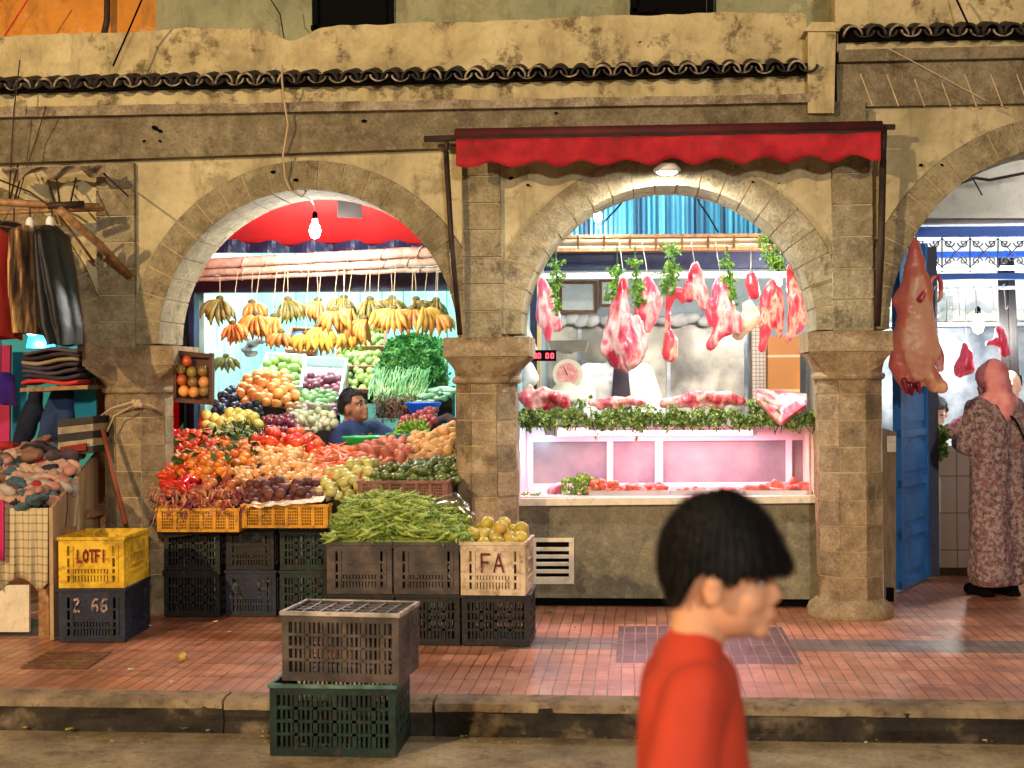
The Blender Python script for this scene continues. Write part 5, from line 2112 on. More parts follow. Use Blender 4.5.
def bean_pt(u, v):
    p = pile_pt(bq, Yg + .02, Yg + .4, u, v, 0)
    p.z += .12 * math.sin(PI * min(1, max(0, (u * .9 + .08)))) ** .8 * math.sin(PI * (.12 + v * .62)) * (1.15 - .6 * u)
    return p


mb = MB()
n = 30
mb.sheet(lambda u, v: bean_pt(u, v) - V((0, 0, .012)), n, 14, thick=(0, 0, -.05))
for k in range(900):
    p = bean_pt(R.random(), R.random()) - V((0, 0, .002))
    d = V((R.gauss(0, 1), R.gauss(0, .6), R.gauss(0, .2))).normalized() * .06
    q_ = rv() * .02
    mb.tube([p - d, p - d * .5 + q_ * .8, p + q_, p + d * .5 + q_ * .8, p + d], [.003, .007, .008, .007, .003], 5)
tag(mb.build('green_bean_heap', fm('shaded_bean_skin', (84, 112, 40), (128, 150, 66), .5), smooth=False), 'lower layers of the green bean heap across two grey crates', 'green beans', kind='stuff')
for k in range(300):
    o = bpy.data.objects.new('green_bean', R.choice(mb0))
    C.objects.link(o)
    o.location = bean_pt(R.random(), R.random() ** 1.3) + V((0, -.005, .008))
    o.rotation_euler = (R.uniform(-.35, .1), R.uniform(-.5, .5), R.choice((0, .3, -.4, 1.0, -1.2, 2.0)) + R.gauss(0, .4))
    tag(o, 'single green bean lying on top of the heap on the grey crates', 'green bean', 'green beans on top of the heap')
# transparent bag right of the beans
mb = MB()
pxchain(mb, [(436, 505, 8, .1), (455, 500, 9, .12), (470, 516, 6, .05)], Yg + .25)
m_bag = clear('milky_plastic', (.9, .88, .8), .3, .2)
tag(remesh('plastic_bag', mb, .014, m_bag, smooth=3, amp=.02, nsc=12), 'translucent crumpled plastic bag between the beans and the middle column', 'bag')
mb = MB()
mb.add(sphere_vf(U(345, 508, 8.0), (.035, .03, .03), (0, .3, 0)))
tag(mb.build('pumpkin_piece', fm('pumpkin_flesh', (196, 130, 50), (214, 150, 70)), smooth=True), 'cut orange pumpkin piece above the left bean crate', 'pumpkin')

# ---- foreground crates on the road
Yf = G(330, 757, 0).y
crate('dark green crate standing on the road, bottom of the street stack', 270, 396, 757, Yf, .36, .295, m_gc, zbase=0, rz=.0, mrim=pl('green_crate_rim', (60, 96, 88), (90, 124, 112)))
crate('grey brown crate with divided top on the green crate in the road', 284, 404, 688, Yf + .03, .33, .285, m_grc, zbase=.302, rz=-.09, divider=True, mrim=pl('pale_crate_rim', (150, 140, 132), (190, 178, 168)))

# dry onion tops hanging over the yellow crate
mb = MB()
mon = [mat('dry_onion_leaf', [(150, 90, 70), (196, 140, 104), (110, 50, 56)], 20, .8), mat('purple_onion_leaf', [(90, 34, 50), (150, 70, 80)], 20, .7)]
for k in range(200):
    a = U(R.uniform(154, 246), R.uniform(486, 516), 8.0 + R.uniform(-.04, .15))
    d = V((R.gauss(0, .6), R.uniform(-.7, -.1), R.uniform(-1, .5))).normalized()
    ln = R.uniform(.04, .1)
    b = a + d * ln * .5
    c_ = b + (d + V((0, -.1, -1.1))).normalized() * ln * .6
    sd_ = d.cross(V((0, 1, .3))).normalized() * R.uniform(.003, .011)
    mb.add(([a - sd_ * .4, a + sd_ * .4, b + sd_, b - sd_, c_], [(0, 1, 2, 3), (3, 2, 4)]), R.choice((0, 0, 1)))
tag(mb.build('onion_leaves', mon, fixn=False), 'dry coppery onion leaves and roots spilling over the left yellow crate', 'onion leaves', kind='stuff')
# ================================================================ meat
def meatmat(name, stops, sc=5.5, stretch=(1, 1, .5), rough=.28, bump=.5):
    t = NT(name)
    co = t.coords('Object', stretch)
    n1 = t.noise(co, sc, 2, .5)
    w = t.noise(t.coords('Object', (2.2, 2.2, .8)), sc * 1.4, 4, .6)
    f = t.math('MULTIPLY_ADD', w, .35, t.math('MULTIPLY', n1, .72))
    f = t.math('ADD', t.math('MULTIPLY', t.math('SUBTRACT', f, .5), 1.5), .55)
    col = t.ramp(f, [(p, lin(c)) for p, c in stops])
    t.bump(w, bump, .012)
    t.base(col, rough, 0, .5)
    t.b.inputs['Subsurface Weight'].default_value = .08
    t.b.inputs['Subsurface Radius'].default_value = (.01, .004, .003)
    return t.m


RED, PINK, FAT, DARK = (172, 32, 58), (220, 106, 128), (240, 200, 196), (104, 12, 32)
m_meat = meatmat('marbled_meat', [(.4, RED), (.5, PINK), (.57, FAT), (.66, (226, 150, 150)), (.75, RED)])
m_fatm = meatmat('fat_covered_meat', [(.42, (206, 50, 84)), (.5, (228, 120, 138)), (.56, FAT), (.62, (236, 180, 180)), (.7, (214, 70, 100))])
m_lean = meatmat('lean_red_meat', [(.4, DARK), (.55, RED), (.66, (200, 60, 80))])
m_tripe = meatmat('cream_fat', [(.4, (214, 130, 90)), (.52, (236, 204, 160)), (.7, (240, 222, 190))])
m_rib = meatmat('rib_meat', [(.4, (190, 30, 60)), (.49, (222, 90, 104)), (.56, (240, 190, 170)), (.64, (206, 60, 80))], 9)
m_hook = mat('steel_hook', [(170, 170, 172), (210, 210, 210)], 6, .3, metal=.8)
m_bone = mat('pale_bone', [(224, 206, 176), (236, 222, 200)], 6, .5)


def hook(t, p, q):
    """S shaped hook between rail point p and meat point q"""
    mb = MB()
    d = q - p
    pts = []
    for k in range(9):
        a = -PI * .2 + k / 8 * PI * 1.2
        pts.append(p + V((-.016 * math.sin(a) * .5, 0, .012 + .014 * math.cos(a))) + V((.0, 0, 0)))
    pts += [p + d * .3, p + d * .7]
    for k in range(8):
        a = k / 7 * PI * 1.1
        pts.append(q + V((.018 * (1 - math.cos(a)) * .5 - .004, 0, -.018 * math.sin(a) + .01)))
    mb.tube(pts, .0035, 6)
    return mb.build('hook', m_hook, t, smooth=True)


def hmeat(label, chains, Y, m, rail=None, name='hanging_meat', cat='meat', group='meat hanging from the rail', amp=.02, nsc=15, vox=.0095, hk=None, squash=.75, extra=None):
    top = chains[0][0]
    p0 = U(top[0], top[1], Y)
    t = thing(name, label, cat, p0, group)
    mb = MB()
    for ch in chains:
        pxchain(mb, ch, Y)
    for v in mb.v:
        v.y = Y + (v.y - Y) * squash
    o = remesh('meat_piece', mb, vox, m, t, smooth=3, amp=amp, nsc=nsc, amp2=amp * .4, nsc2=42, sz=.4)
    if rail:
        hook(t, U(rail[0], rail[1], Y), U(top[0], top[1] - 1, Y))
    if extra:
        extra(t)
    return t


Ym = 9.42
hmeat('pink leg of lamb hanging leftmost beside the navy door jamb', [[(541, 281, 4), (545, 292, 7), (549, 306, 9), (553, 320, 9), (557, 328, 5)], [(543, 296, 6), (545, 320, 8), (548, 338, 4)]], Ym, m_fatm, (548, 247))
hmeat('largest bulging leg of beef hanging in front of the butcher', [[(624, 280, 4), (624, 294, 6), (620, 310, 12), (620, 330, 15), (628, 348, 17), (628, 358, 14)], [(612, 320, 6), (610, 350, 9), (618, 362, 9)], [(636, 320, 6), (640, 345, 8)]], Ym - .1, m_meat, (620, 247), amp=.02)
hmeat('pale fatty shoulder hanging right of the largest leg', [[(648, 278, 4), (649, 290, 8), (654, 302, 10), (652, 316, 8), (648, 328, 5)], [(644, 296, 7), (640, 314, 6)]], Ym, m_fatm, (643, 247))
hmeat('small red chop above a hanging rack of ribs', [[(676, 292, 6), (671, 296, 5), (668, 310, 2.5), (668, 330, 3), (671, 342, 8), (670, 354, 8)], [(680, 292, 5), (683, 300, 4)]], Ym, m_rib, (672, 270), amp=.008)
hmeat('two lobed pink cut hanging highest in the middle of the rail', [[(695, 265, 4), (696, 276, 8), (697, 288, 8), (704, 300, 6)], [(690, 285, 6), (690, 298, 5)], [(700, 290, 8), (703, 306, 5)]], Ym, m_meat, (692, 247), amp=.01)
hmeat('long marbled lamb flank hanging right of the two lobed cut', [[(721, 278, 5), (721, 292, 9), (724, 310, 11), (726, 326, 10), (716, 336, 6), (710, 346, 4)], [(714, 306, 8), (714, 322, 6)], [(734, 318, 7), (738, 330, 4)]], Ym, m_fatm, (716, 247))
hmeat('small dark red smooth cut hanging alone on a straight hook', [[(751, 276, 5), (752, 284, 7), (754, 294, 6)]], Ym, m_lean, (751, 247), amp=.004)
hmeat('creamy yellow fat piece hanging below the small dark red cut', [[(748, 306, 6), (752, 318, 9), (745, 326, 8), (740, 336, 5)], [(742, 320, 7), (736, 334, 4)]], Ym + .1, m_tripe, (751, 290), amp=.014)
hmeat('twisted strip of ribs hanging left of the bright bulb at the arch', [[(772, 284, 5), (768, 300, 8), (768, 320, 8), (764, 340, 5), (762, 348, 4)], [(776, 292, 7), (778, 320, 6), (780, 336, 3)]], Ym, m_rib, (768, 247), amp=.014)
hmeat('long narrow ribs hanging rightmost against the arch', [[(790, 268, 4), (794, 285, 8), (796, 310, 9), (793, 330, 6), (788, 340, 3)], [(800, 300, 6), (801, 322, 6), (798, 330, 4)]], Ym, m_rib, (783, 247), amp=.014)

# parsley bunches on the rail
def sprig(lv, st, p, d, ln, n, L, W, droop=.5):
    """a stem that bends down with curly leaflets thick towards its tip"""
    pts = [p]
    q = p
    for i in range(4):
        d = (d + V((0, 0, -droop * .25)) + rv() * .12).normalized()
        q = q + d * ln / 4
        pts.append(q)
    st.tube(pts, [.0025, .002, .002, .0015, .001], 4)
    for i in range(n):
        u = R.random() ** .6 * 3.99
        k = int(u)
        c = pts[k].lerp(pts[k + 1], u - k) + rv() * ln * .1
        lv.add(leaf_vf(c, (rv() + d * .6).normalized(), rv(), L * R.uniform(.5, 1.2), W * R.uniform(.6, 1.2)))


pb = 0
for (pts, n, lab) in (([(556, 264, 7), (556, 272, 8), (557, 290, 4), (559, 310, 3)], 320, 'parsley bunch tied above the leftmost leg of lamb'),
                      ([(617, 270, 5), (614, 285, 7), (612, 296, 6)], 350, 'parsley bunch left of the largest leg of beef'),
                      ([(635, 262, 6), (637, 275, 8), (638, 292, 7), (638, 302, 4)], 420, 'parsley bunch between the largest leg and the fatty shoulder'),
                      ([(673, 248, 8), (671, 262, 9), (668, 278, 8), (667, 288, 5)], 480, 'largest hanging parsley bunch in the middle of the meat rail'),
                      ([(727, 264, 7), (728, 276, 7), (732, 290, 4), (734, 300, 3)], 340, 'parsley bunch tied above the long marbled flank'),
                      ([(770, 240, 7), (772, 252, 10), (778, 262, 8)], 460, 'parsley bunch hanging under the right haunch of the arch')):
    Y = Ym - .05 if pts[0][1] > 245 else 9.1
    t = thing('parsley_bunch', lab, 'parsley', U(pts[0][0], pts[0][1], Y), 'parsley bunches hung between the meat')
    mb = MB()
    st = MB()
    for k in range(n // 9):
        a = R.choice(range(len(pts) - 1))
        u = R.random()
        c = [pts[a][i] * (1 - u) + pts[a + 1][i] * u for i in range(3)]
        p = U(c[0], c[1], Y) + rv() * S(c[2], Y) * .3
        upw = a == 0 and u < .6
        d = V((R.gauss(0, .6), R.uniform(-1, .3), R.uniform(.3, 1.3) if upw else R.uniform(-1.2, .2))).normalized()
        ln = S(c[2], Y) * R.uniform(.8, 1.7)
        sprig(mb, st, p, d, ln, 16, .024, .009)
    mb.build('leaves', m_leaf, t)
    mb = st
    mb.tube([U(pts[0][0], 246, Y) + V((0, .0, .0)), U(*pts[0][:2], Y), U(*pts[-1][:2], Y)], .005, 5)
    mb.build('stems', m_leafd, t)

# thin cables behind the arch
for (pts, lab) in (([(632, 190, 8.8), (620, 205, 9.2), (606, 220, 9.6), (598, 228, 9.9)], 'black cable drooping to the bulb at the left of the corrugated sheet'),
                   ([(694, 192, 8.8), (700, 204, 9.2), (708, 215, 9.4), (718, 232, 9.5)], 'black cable sloping across the right of the corrugated sheet')):
    tag(MB().tube([U(*p) for p in pts], .006, 6).build('cable', m_black), lab, 'cable')

# garland along the top of the case
mgar = mat('garland_leaf', [(66, 104, 38), (128, 160, 80), (196, 214, 146)], 30, .6, lo=.38, hi=.62)
t = thing('parsley_garland', 'thick hanging garland of parsley along the whole front edge of the meat counter', 'garland', U(668, 425, 8.6))
mb = MB()
ztop = U(668, 410, 8.6).z
st = MB()
for k in range(560):
    x = R.uniform(519, 817)
    th_ = 9 + 7 * noise.noise(V((x * .05, 0, 0)))
    y = R.uniform(408 - (10 if 575 < x < 592 or 745 < x < 768 else 0) + 3 * noise.noise(V((x * .04, 5, 0))), 413 + th_ * .8)
    p = U(x, y, 8.63 + R.uniform(-.03, .03))
    long_ = R.random() < (.3 if 524 < x < 548 or 600 < x < 645 or 790 < x < 812 else .06)
    d = V((R.gauss(0, .7), R.uniform(-1, -.1), R.uniform(-1.3, .5))).normalized()
    sprig(mb, st, p, d, S(R.uniform(5, 11) + (9 if long_ else 0), 8.6), 24 if long_ else 17, .022, .0085, 1.2 if long_ else .7)
mb.build('leaves', mgar, t)
mb = st
for s in range(0, 300, 6):
    x = 519 + s
    mb.tube([U(x, 413, 8.64), U(x + R.uniform(-4, 4), 424, 8.6), U(x + R.uniform(-6, 6), 428 + R.uniform(0, 8), 8.59)], .003, 4)
mb.build('stems', m_leafd, t)
# meat lying on the case
Ycase = 8.8


def slab_meat(label, chains, Y, m, amp=.014, name='meat_cut', sq=.9):
    mb = MB()
    for ch in chains:
        pxchain(mb, ch, Y)
    o = remesh(name, mb, .009, m, smooth=3, amp=amp * 1.3, nsc=15, amp2=.005, nsc2=45)
    return tag(o, label, 'meat', 'meat laid on the counter top')


slab_meat('large folded slab of red meat at the left end of the counter by the scale', [[(528, 402, 7), (545, 396, 9), (562, 400, 9)], [(530, 408, 6), (548, 406, 7), (566, 404, 5)], [(524, 398, 6), (530, 388, 4)]], Ycase, m_meat)
slab_meat('flat red flank lying on the garland in front of the butcher', [[(592, 403, 4), (612, 402, 6), (632, 401, 5), (642, 403, 3)], [(600, 406, 4), (628, 406, 3)]], Ycase, m_meat)
slab_meat('long pale flank lying right of the butcher on the garland', [[(662, 404, 4), (685, 399, 6), (708, 397, 7), (728, 398, 6), (742, 402, 4)], [(680, 404, 4), (720, 405, 4)]], Ycase, m_meat)
# pointed slab hanging over the front edge at the right
t = []
mb = MB()
c0 = U(788, 404, 8.82)


def slabpt(u, v):
    px = 757 + 50 * u
    tip = 1 - abs(u - .48) * 1.7
    py = 388 + (u * 6) + (6 + 26 * max(.15, tip)) * v
    Y = 8.82 - .3 * v ** .6 + .02 * math.sin(u * 6)
    return U(px, py, Y)


mb.sheet(slabpt, 24, 14, thick=(.0, .04, -.028))
tag(remesh('meat_cut', mb, .009, m_fatm, smooth=4, amp=.01, nsc=12, amp2=.003), 'pointed pale slab with red edge draped over the right end of the counter', 'meat', 'meat laid on the counter top')

# trays and goods inside the case
m_tray = mat('pink_lit_tray_steel', [(190, 190, 190), (214, 214, 214)], 5, .3, metal=.6)
cz = U(668, 497, YC).z + .004
for (l, r, lab, k) in ((590, 668, 'first long steel tray of minced meat inside the display case', 0), (671, 742, 'middle flat steel tray inside the display case', 1), (745, 810, 'right steel tray heaped with red sausage in the display case', 2)):
    Y = YC + .12
    a, b = U(l, 492, Y), U(r, 492, Y)
    t = thing('meat_tray', lab, 'tray', V(((a.x + b.x) / 2, Y, cz)), None)
    mb = MB()
    mb.box((a.x, Y - .05, cz), (b.x, Y + .25, cz + .008))
    mb.box((a.x, Y - .055, cz), (b.x, Y - .05, cz + .03))
    mb.box((a.x, Y + .25, cz), (b.x, Y + .255, cz + .03))
    mb.box((a.x - .005, Y - .055, cz), (a.x, Y + .255, cz + .03))
    mb.box((b.x, Y - .055, cz), (b.x + .005, Y + .255, cz + .03))
    mb.build('tray_body', m_tray, t)
    mb = MB()
    nn_ = (34, 10, 26)[k]
    for i in range(nn_):
        p = V((R.uniform(a.x + .03, b.x - .03), Y + R.uniform(-.01, .18), cz + R.uniform(.015, .05 if k != 1 else .02)))
        d = V((R.gauss(0, 1), R.gauss(0, .5), R.gauss(0, .15))).normalized() * (.05 if k == 2 else .03)
        mb.cap(p - d, .016 if k != 2 else .02, p + d, .016 if k != 2 else .02, 8)
    o = mb.build('minced_meat', mat('fresh_mince_%d' % k, [(196, 50, 40), (224, 100, 80), (232, 150, 130)], 40, .4), smooth=True)
    tag(o, ('coarse minced meat filling the first steel tray of the case', 'few thin strips of meat on the middle tray of the case', 'heap of red sausage links on the right tray of the case')[k], 'meat')
mb = MB()
t = thing('parsley_sprig', 'curly parsley and red garnish standing at the left inside the display case', 'garnish', U(590, 496, YC + .15))
for k in range(520):
    x = R.uniform(562, 596)
    p = U(x, R.uniform(476, 496) + abs(x - 582) * .25, YC + R.uniform(.1, .22))
    mb.add(leaf_vf(p, rv() + V((0, 0, .5)), rv(), .028, .011))
mb.build('leaves', m_leaf, t)
mb = MB()
for k in range(26):
    mb.ball(U(R.uniform(586, 616), R.uniform(481, 494), YC + R.uniform(.1, .22)), R.uniform(.012, .026), seg=8, rings=6)
tag(mb.build('minced_meat', mat('orange_mince', [(206, 90, 60), (230, 140, 100)], 30, .5), smooth=True), 'orange pink lumps of seasoned meat beside the curly parsley in the case', 'meat')
mb = MB()
pxchain(mb, [(550, 492, 4), (560, 487, 5)], YC + .2)
tag(remesh('meat_cut', mb, .01, m_fatm, amp=.006), 'small pale piece of meat at the far left inside the display case', 'meat')
mb = MB()
for k in range(120):
    p = U(R.uniform(521, 543), R.uniform(493, 498), YC + R.uniform(.05, .2))
    mb.add(leaf_vf(p, rv(), rv(), .02, .008))
tag(mb.build('herb_scraps', m_leaf), 'scattered green herb scraps at the left corner of the case floor', 'herbs', kind='stuff')

# weighing scale
Y = 9.55
t = thing('weighing_scale', 'cream dial scale with a steel tray on top behind the left meat slab', 'scale', U(567, 402, Y))
m_sc = mat('cream_scale_enamel', [(206, 200, 176), (224, 220, 198)], 5, .35)
mb = MB()
c = U(567, 402, Y)
sx = lambda q: S(q, Y)
mb.lathe([(sx(20), 0), (sx(20), sx(4)), (sx(16), sx(12)), (sx(9), sx(20))], c, 20)
mb.tube([c + V((0, 0, sx(48))), c + V((0, 0, sx(58)))], sx(6), 12)
mb.build('scale_body', m_sc, t, smooth=True)
mb = MB()
cc = U(568, 374, Y)
mb.tube([cc + V((0, -.05, 0)), cc + V((0, .05, 0))], sx(15), 24)
mb.build('dial_housing', m_sc, t, smooth=False)
mb = MB()
mb.tube([cc + V((0, -.054, 0)), cc + V((0, -.0505, 0))], sx(11), 24)
d = mb.build('dial', mat('dial_meat_reflection', [(226, 190, 180), (214, 120, 120)], 30, .3), t)  # pink blotches paint the meat's reflection onto the dial
mb = MB()
mb.hexa([cc + V(q) for q in ((-.004, -.058, -.01), (.004, -.058, -.01), (.004, -.055, -.01), (-.004, -.055, -.01), (-.03, -.058, .05), (-.027, -.058, .052), (-.027, -.055, .052), (-.03, -.055, .05))])
mb.build('needle', m_bp, d)
mb = MB()
a, b = U(549, 352, Y), U(589, 352, Y)
z0, z1 = a.z, U(560, 341, Y).z
q = [V((a.x + .02, Y - .09, z0)), V((b.x - .02, Y - .09, z0)), V((b.x - .02, Y + .09, z0)), V((a.x + .02, Y + .09, z0)), V((a.x, Y - .12, z1)), V((b.x, Y - .12, z1)), V((b.x, Y + .12, z1)), V((a.x, Y + .12, z1))]
mb.hexa(q)
mb.build('scale_tray', m_steel, t)
# digital display beside the left column
t = thing('price_display', 'small black digital display with red lit numerals left of the scale', 'display', U(544, 362, 9.0))
mb = MB()
mb.slab((531, 361), (556, 361), (556, 350), (531, 350), 8.98, 9.02)
mb.tube([U(531, 360, 9.0), U(524, 361, 9.0)], .01, 6)
mb.build('display_case', m_black, t)
mb = MB()


def seg7(px, py, w, h, on, Y=8.975):
    L = {'a': ((0, 1), (1, 1)), 'b': ((1, 1), (1, .5)), 'c': ((1, .5), (1, 0)), 'd': ((0, 0), (1, 0)), 'e': ((0, 0), (0, .5)), 'f': ((0, .5), (0, 1)), 'g': ((0, .5), (1, .5))}
    for s in on:
        (x0, y0), (x1, y1) = L[s]
        mb.tube([U(px + x0 * w, py - y0 * h, Y), U(px + x1 * w, py - y1 * h, Y)], .003, 4)


seg7(534, 358, 2.4, 4.5, 'abcdef')
seg7(538, 358, 2.4, 4.5, 'abcdef')
seg7(546, 358, 2.4, 4.5, 'abcdef')
seg7(551, 358, 2.4, 4.5, 'abcdef')
mb.build('red_numerals', emis('red_led', (1, .05, .08), 6), t)
# white bag and paper at the far left
mb = MB()
pxchain(mb, [(528, 368, 7), (531, 378, 8), (527, 386, 5)], 9.3)
tag(remesh('paper_bag', mb, .012, m_white, amp=.008), 'white plastic bag hanging behind the left column capital', 'bag')
mb = MB()
mb.hexa([U(524, 322, 9.1), U(526, 320, 9.1), U(538, 350, 9.1), U(532, 352, 9.1)] + [U(524, 322, 9.12), U(526, 320, 9.12), U(538, 350, 9.12), U(532, 352, 9.12)])
tag(mb.build('paper_strip', m_white), 'slanting white paper strip behind the arch foot left of the scale', 'paper')

# ---------------------------------------------------------------- right shop
m_hide = meatmat('pale_carcass_flesh', [(.28, (200, 90, 84)), (.38, (222, 150, 126)), (.55, (226, 178, 146)), (.62, (214, 124, 100)), (.74, (206, 104, 96))], 3.4, (1, 1, .5), .4, .35)
Yc = 8.75
t = thing('carcass', 'whole flayed carcass hanging head down beside the blue door', 'carcass', U(912, 240, Yc))
mb = MB()
for ch in ([(915, 240, 4), (914, 258, 7), (914, 280, 12), (913, 305, 16), (912, 330, 17), (914, 352, 18), (918, 370, 14)],
           [(918, 262, 6), (920, 285, 10), (922, 320, 13), (926, 352, 14)],
           [(901, 292, 5), (899, 303, 6), (905, 285, 5)],
           [(903, 345, 10), (897, 366, 9), (903, 378, 8), (908, 388, 5)],
           [(922, 366, 11), (934, 384, 8), (942, 388, 5)],
           [(914, 372, 8), (918, 388, 4)]):
    pxchain(mb, ch, Yc)
for v in mb.v:
    v.y = Yc + (v.y - Yc) * .8
remesh('body', mb, .011, m_hide, t, smooth=4, amp=.022, nsc=8, amp2=.006)
mb = MB()
for ch in ([(904, 380, 3), (907, 392, 2)], [(911, 384, 3), (912, 394, 2)], [(918, 384, 3), (920, 392, 2)]):
    pxchain(mb, ch, Yc - .05)
remesh('cut_neck', mb, .007, m_lean, t, amp=.004)
mb = MB()
mb.tube([U(920, 300, Yc - .1), U(930, 283, Yc), U(932, 278, Yc), U(938, 276, Yc), U(941, 283, Yc), U(941, 296, Yc), U(938, 302, Yc)], [.02, .014, .013, .013, .014, .013, .006], 8)
mb.build('foreleg', m_rib, t, smooth=True)
hook(t, U(916, 222, Yc), U(915, 238, Yc))
hmeat('flattened breast of pink meat hanging just behind the carcass', [[(936, 345, 4), (938, 358, 6), (940, 368, 4)]], 9.3, m_meat, (936, 290), group='meat in the right shop')
hmeat('triangular red cut hanging left of the glaring bulb in the right shop', [[(965, 346, 3), (964, 358, 6), (962, 368, 8), (960, 372, 6)], [(968, 352, 4), (970, 368, 5)]], 10.8, m_lean, (966, 292), group='meat in the right shop')
hmeat('bent red shank hanging right of the glaring bulb above the woman', [[(999, 330, 4), (1002, 340, 5), (1006, 352, 5)], [(1001, 341, 4), (988, 343, 3)]], 10.8, m_lean, (998, 292), group='meat in the right shop')
p, q = U(925, 289, 10.8), U(1100, 286, 10.8)
t = thing('meat_rail', 'white rail with bare hooks above the counter of the right shop', 'rail', p)
mb = MB()
mb.tube([p, q], .012, 8)
mb.build('rail', m_white, t)
for px in (934, 948, 958, 975, 992, 1004, 1020):
    hook(t, U(px, 288, 10.78), U(px + 2, R.uniform(304, 318), 10.78))
# sacks on the shelf
for i, (x, rr) in enumerate(((942, 9), (958, 11), (978, 12), (1000, 12), (1018, 9))):
    mb = MB()
    pxchain(mb, [(x - rr * .6, 318, rr * .5), (x, 315, rr * .62), (x + rr * .6, 318, rr * .5)], 11.9)
    tag(remesh('sack', mb, .02, mat('pale_sack_cloth_%d' % i, [(176, 170, 156), (206, 200, 188)], 5, .8), amp=.02, nsc=7), ['small sack beside the dark poster', 'lumpy sack left of the bulb', 'largest sack behind the bulb', 'slumped sack right of the bulb', 'rightmost sack over the bald man'][i] + ' on the high shelf', 'sack')
mb = MB()
mb.slab((934, 320), (946, 320), (946, 292), (934, 292), 11.75, 11.77)
mb.slab((947, 322), (953, 322), (953, 296), (947, 296), 11.75, 11.77)
tag(mb.build('dark_poster', mat('grey_green_poster', [(50, 62, 66), (140, 150, 150)], 14, .5)), 'dark patterned poster hanging above the shelf beside the carcass', 'poster')
slab_meat('pink and white cut of meat on the tiled counter beside the woman', [[(942, 432, 5), (954, 428, 7), (962, 420, 5)], [(948, 434, 5), (966, 432, 6), (960, 436, 5)]], 10.2, m_fatm)
mb = MB()
t = thing('parsley_bunch', 'green herb bunch hanging over the tiled counter beside the blue door', 'parsley', U(940, 458, 10.0))
for k in range(420):
    u = R.random()
    p = U(939 + R.uniform(-6, 7) * (1 - u * .4), 428 + 28 * u, 10.02) + rv() * .02
    mb.add(leaf_vf(p, rv() + V((0, 0, -.4)), rv(), .04, .015))
mb.build('leaves', m_leaf, t)
mb = MB()
mb.slab((1003, 420), (1040, 420), (1040, 390), (1003, 390), 11.0, 11.2)
# ---------------------------------------------------------------- left clothes stall
bw = thing('stall_backdrop', 'turquoise lit cloth backdrop of the clothes stall with a magenta strip', 'backdrop', U(50, 500, 9.7))
mb = MB()
mb.slab((-60, 520), (86, 520), (86, 322), (-60, 322), 9.8, 9.83)
mb.slab((72, 520), (96, 520), (96, 322), (72, 322), 8.9, 8.92)
mb.build('turquoise_cloth', mat('turquoise_cloth', [(40, 170, 200), (70, 200, 224)], 2, .7, .3, 4), bw)
mb = MB()
mb.slab((-4, 470), (9, 470), (10, 345), (-4, 345), 9.6, 9.63)
mb.build('magenta_cloth', mat('magenta_cloth', [(170, 30, 90), (196, 50, 110)], 3, .7), bw)
mb = MB()
mb.box((-6, 10.6, .15), (-3.88, 10.7, 3.6))
mb.hexa([V(q) for q in ((-3.3, YB + .02, .15), (-3.25, YB + .02, .15), (-3.84, 10.2, .15), (-3.89, 10.2, .15), (-3.3, YB + .02, 3.6), (-3.25, YB + .02, 3.6), (-3.84, 10.2, 3.6), (-3.89, 10.2, 3.6))])
mb.box((-3.94, 10.2, .15), (-3.87, 10.6, 3.6))
mb.box((-6, YB + .02, 3.6), (-3.88, 10.7, 3.68))
ws = thing('clothes_shop', 'dim ochre walled bay behind the hanging clothes', 'shop', (-4, 9.6, .15))
mb.build('bay_wall', mat('dim_ochre_wall', [(130, 90, 50), (160, 112, 66)], 3, .8, dirt=.4), ws)

# pole frame of the stall
m_pole = mat('worn_pole_wood', [(120, 84, 52), (176, 136, 92)], 8, .6, stretch=(3, 3, 3))
t = thing('pole_frame', 'bamboo and pipe frame with torn canvas carrying the hung clothes', 'frame', U(50, 215, 7.9))
mb = MB()
mb.tube([U(-30, 200, 7.7), U(30, 204, 7.8), U(100, 207, 7.95)], .022, 8)
mb.tube([U(-30, 214, 7.75), U(60, 210, 7.85), U(104, 209, 8.0)], .015, 8)
mb.tube([U(60, 210, 7.5), U(100, 245, 7.9), U(129, 276, 8.15)], .024, 8)
mb.tube([U(54, 210, 7.6), U(78, 240, 7.9), U(94, 262, 8.1)], .009, 6)
mb.build('poles', m_pole, t, smooth=True)
mb = MB()
mb.tube([U(48, 206, 7.7), U(84, 204, 7.8)], .02, 10)
mb.build('pipe_clamp', m_iron, t, smooth=True)
mb = MB()
for pts in ([(18, 165), (10, 200)], [(22, 172), (14, 202)], [(56, 172), (60, 206)], [(76, 178), (70, 205)], [(102, 172), (128, 196)], [(48, 180), (56, 206)], [(0, 180), (30, 192), (50, 206)]):
    mb.tube([U(x, y, 8.0 if y < 190 else 7.8) for x, y in pts], .006, 5)
mb.build('ropes', m_iron, t)
m_canv = mat('torn_grey_canvas', [(112, 96, 78), (150, 132, 110), (66, 58, 54)], 9, .85, .4)
mb = MB()


def canv(u, v):
    x = 2 + 103 * u
    sag = 9 * abs(math.sin(u * PI * 2.6)) + 3
    return U(x, 168 - 3 * u + sag * v * (1 + .4 * math.sin(u * 17)), 7.95 - .03 * math.sin(u * 23 + v * 4))


mb.sheet(canv, 60, 5, thick=(0, .006, 0))
mb.build('canvas', m_canv, t, smooth=True)

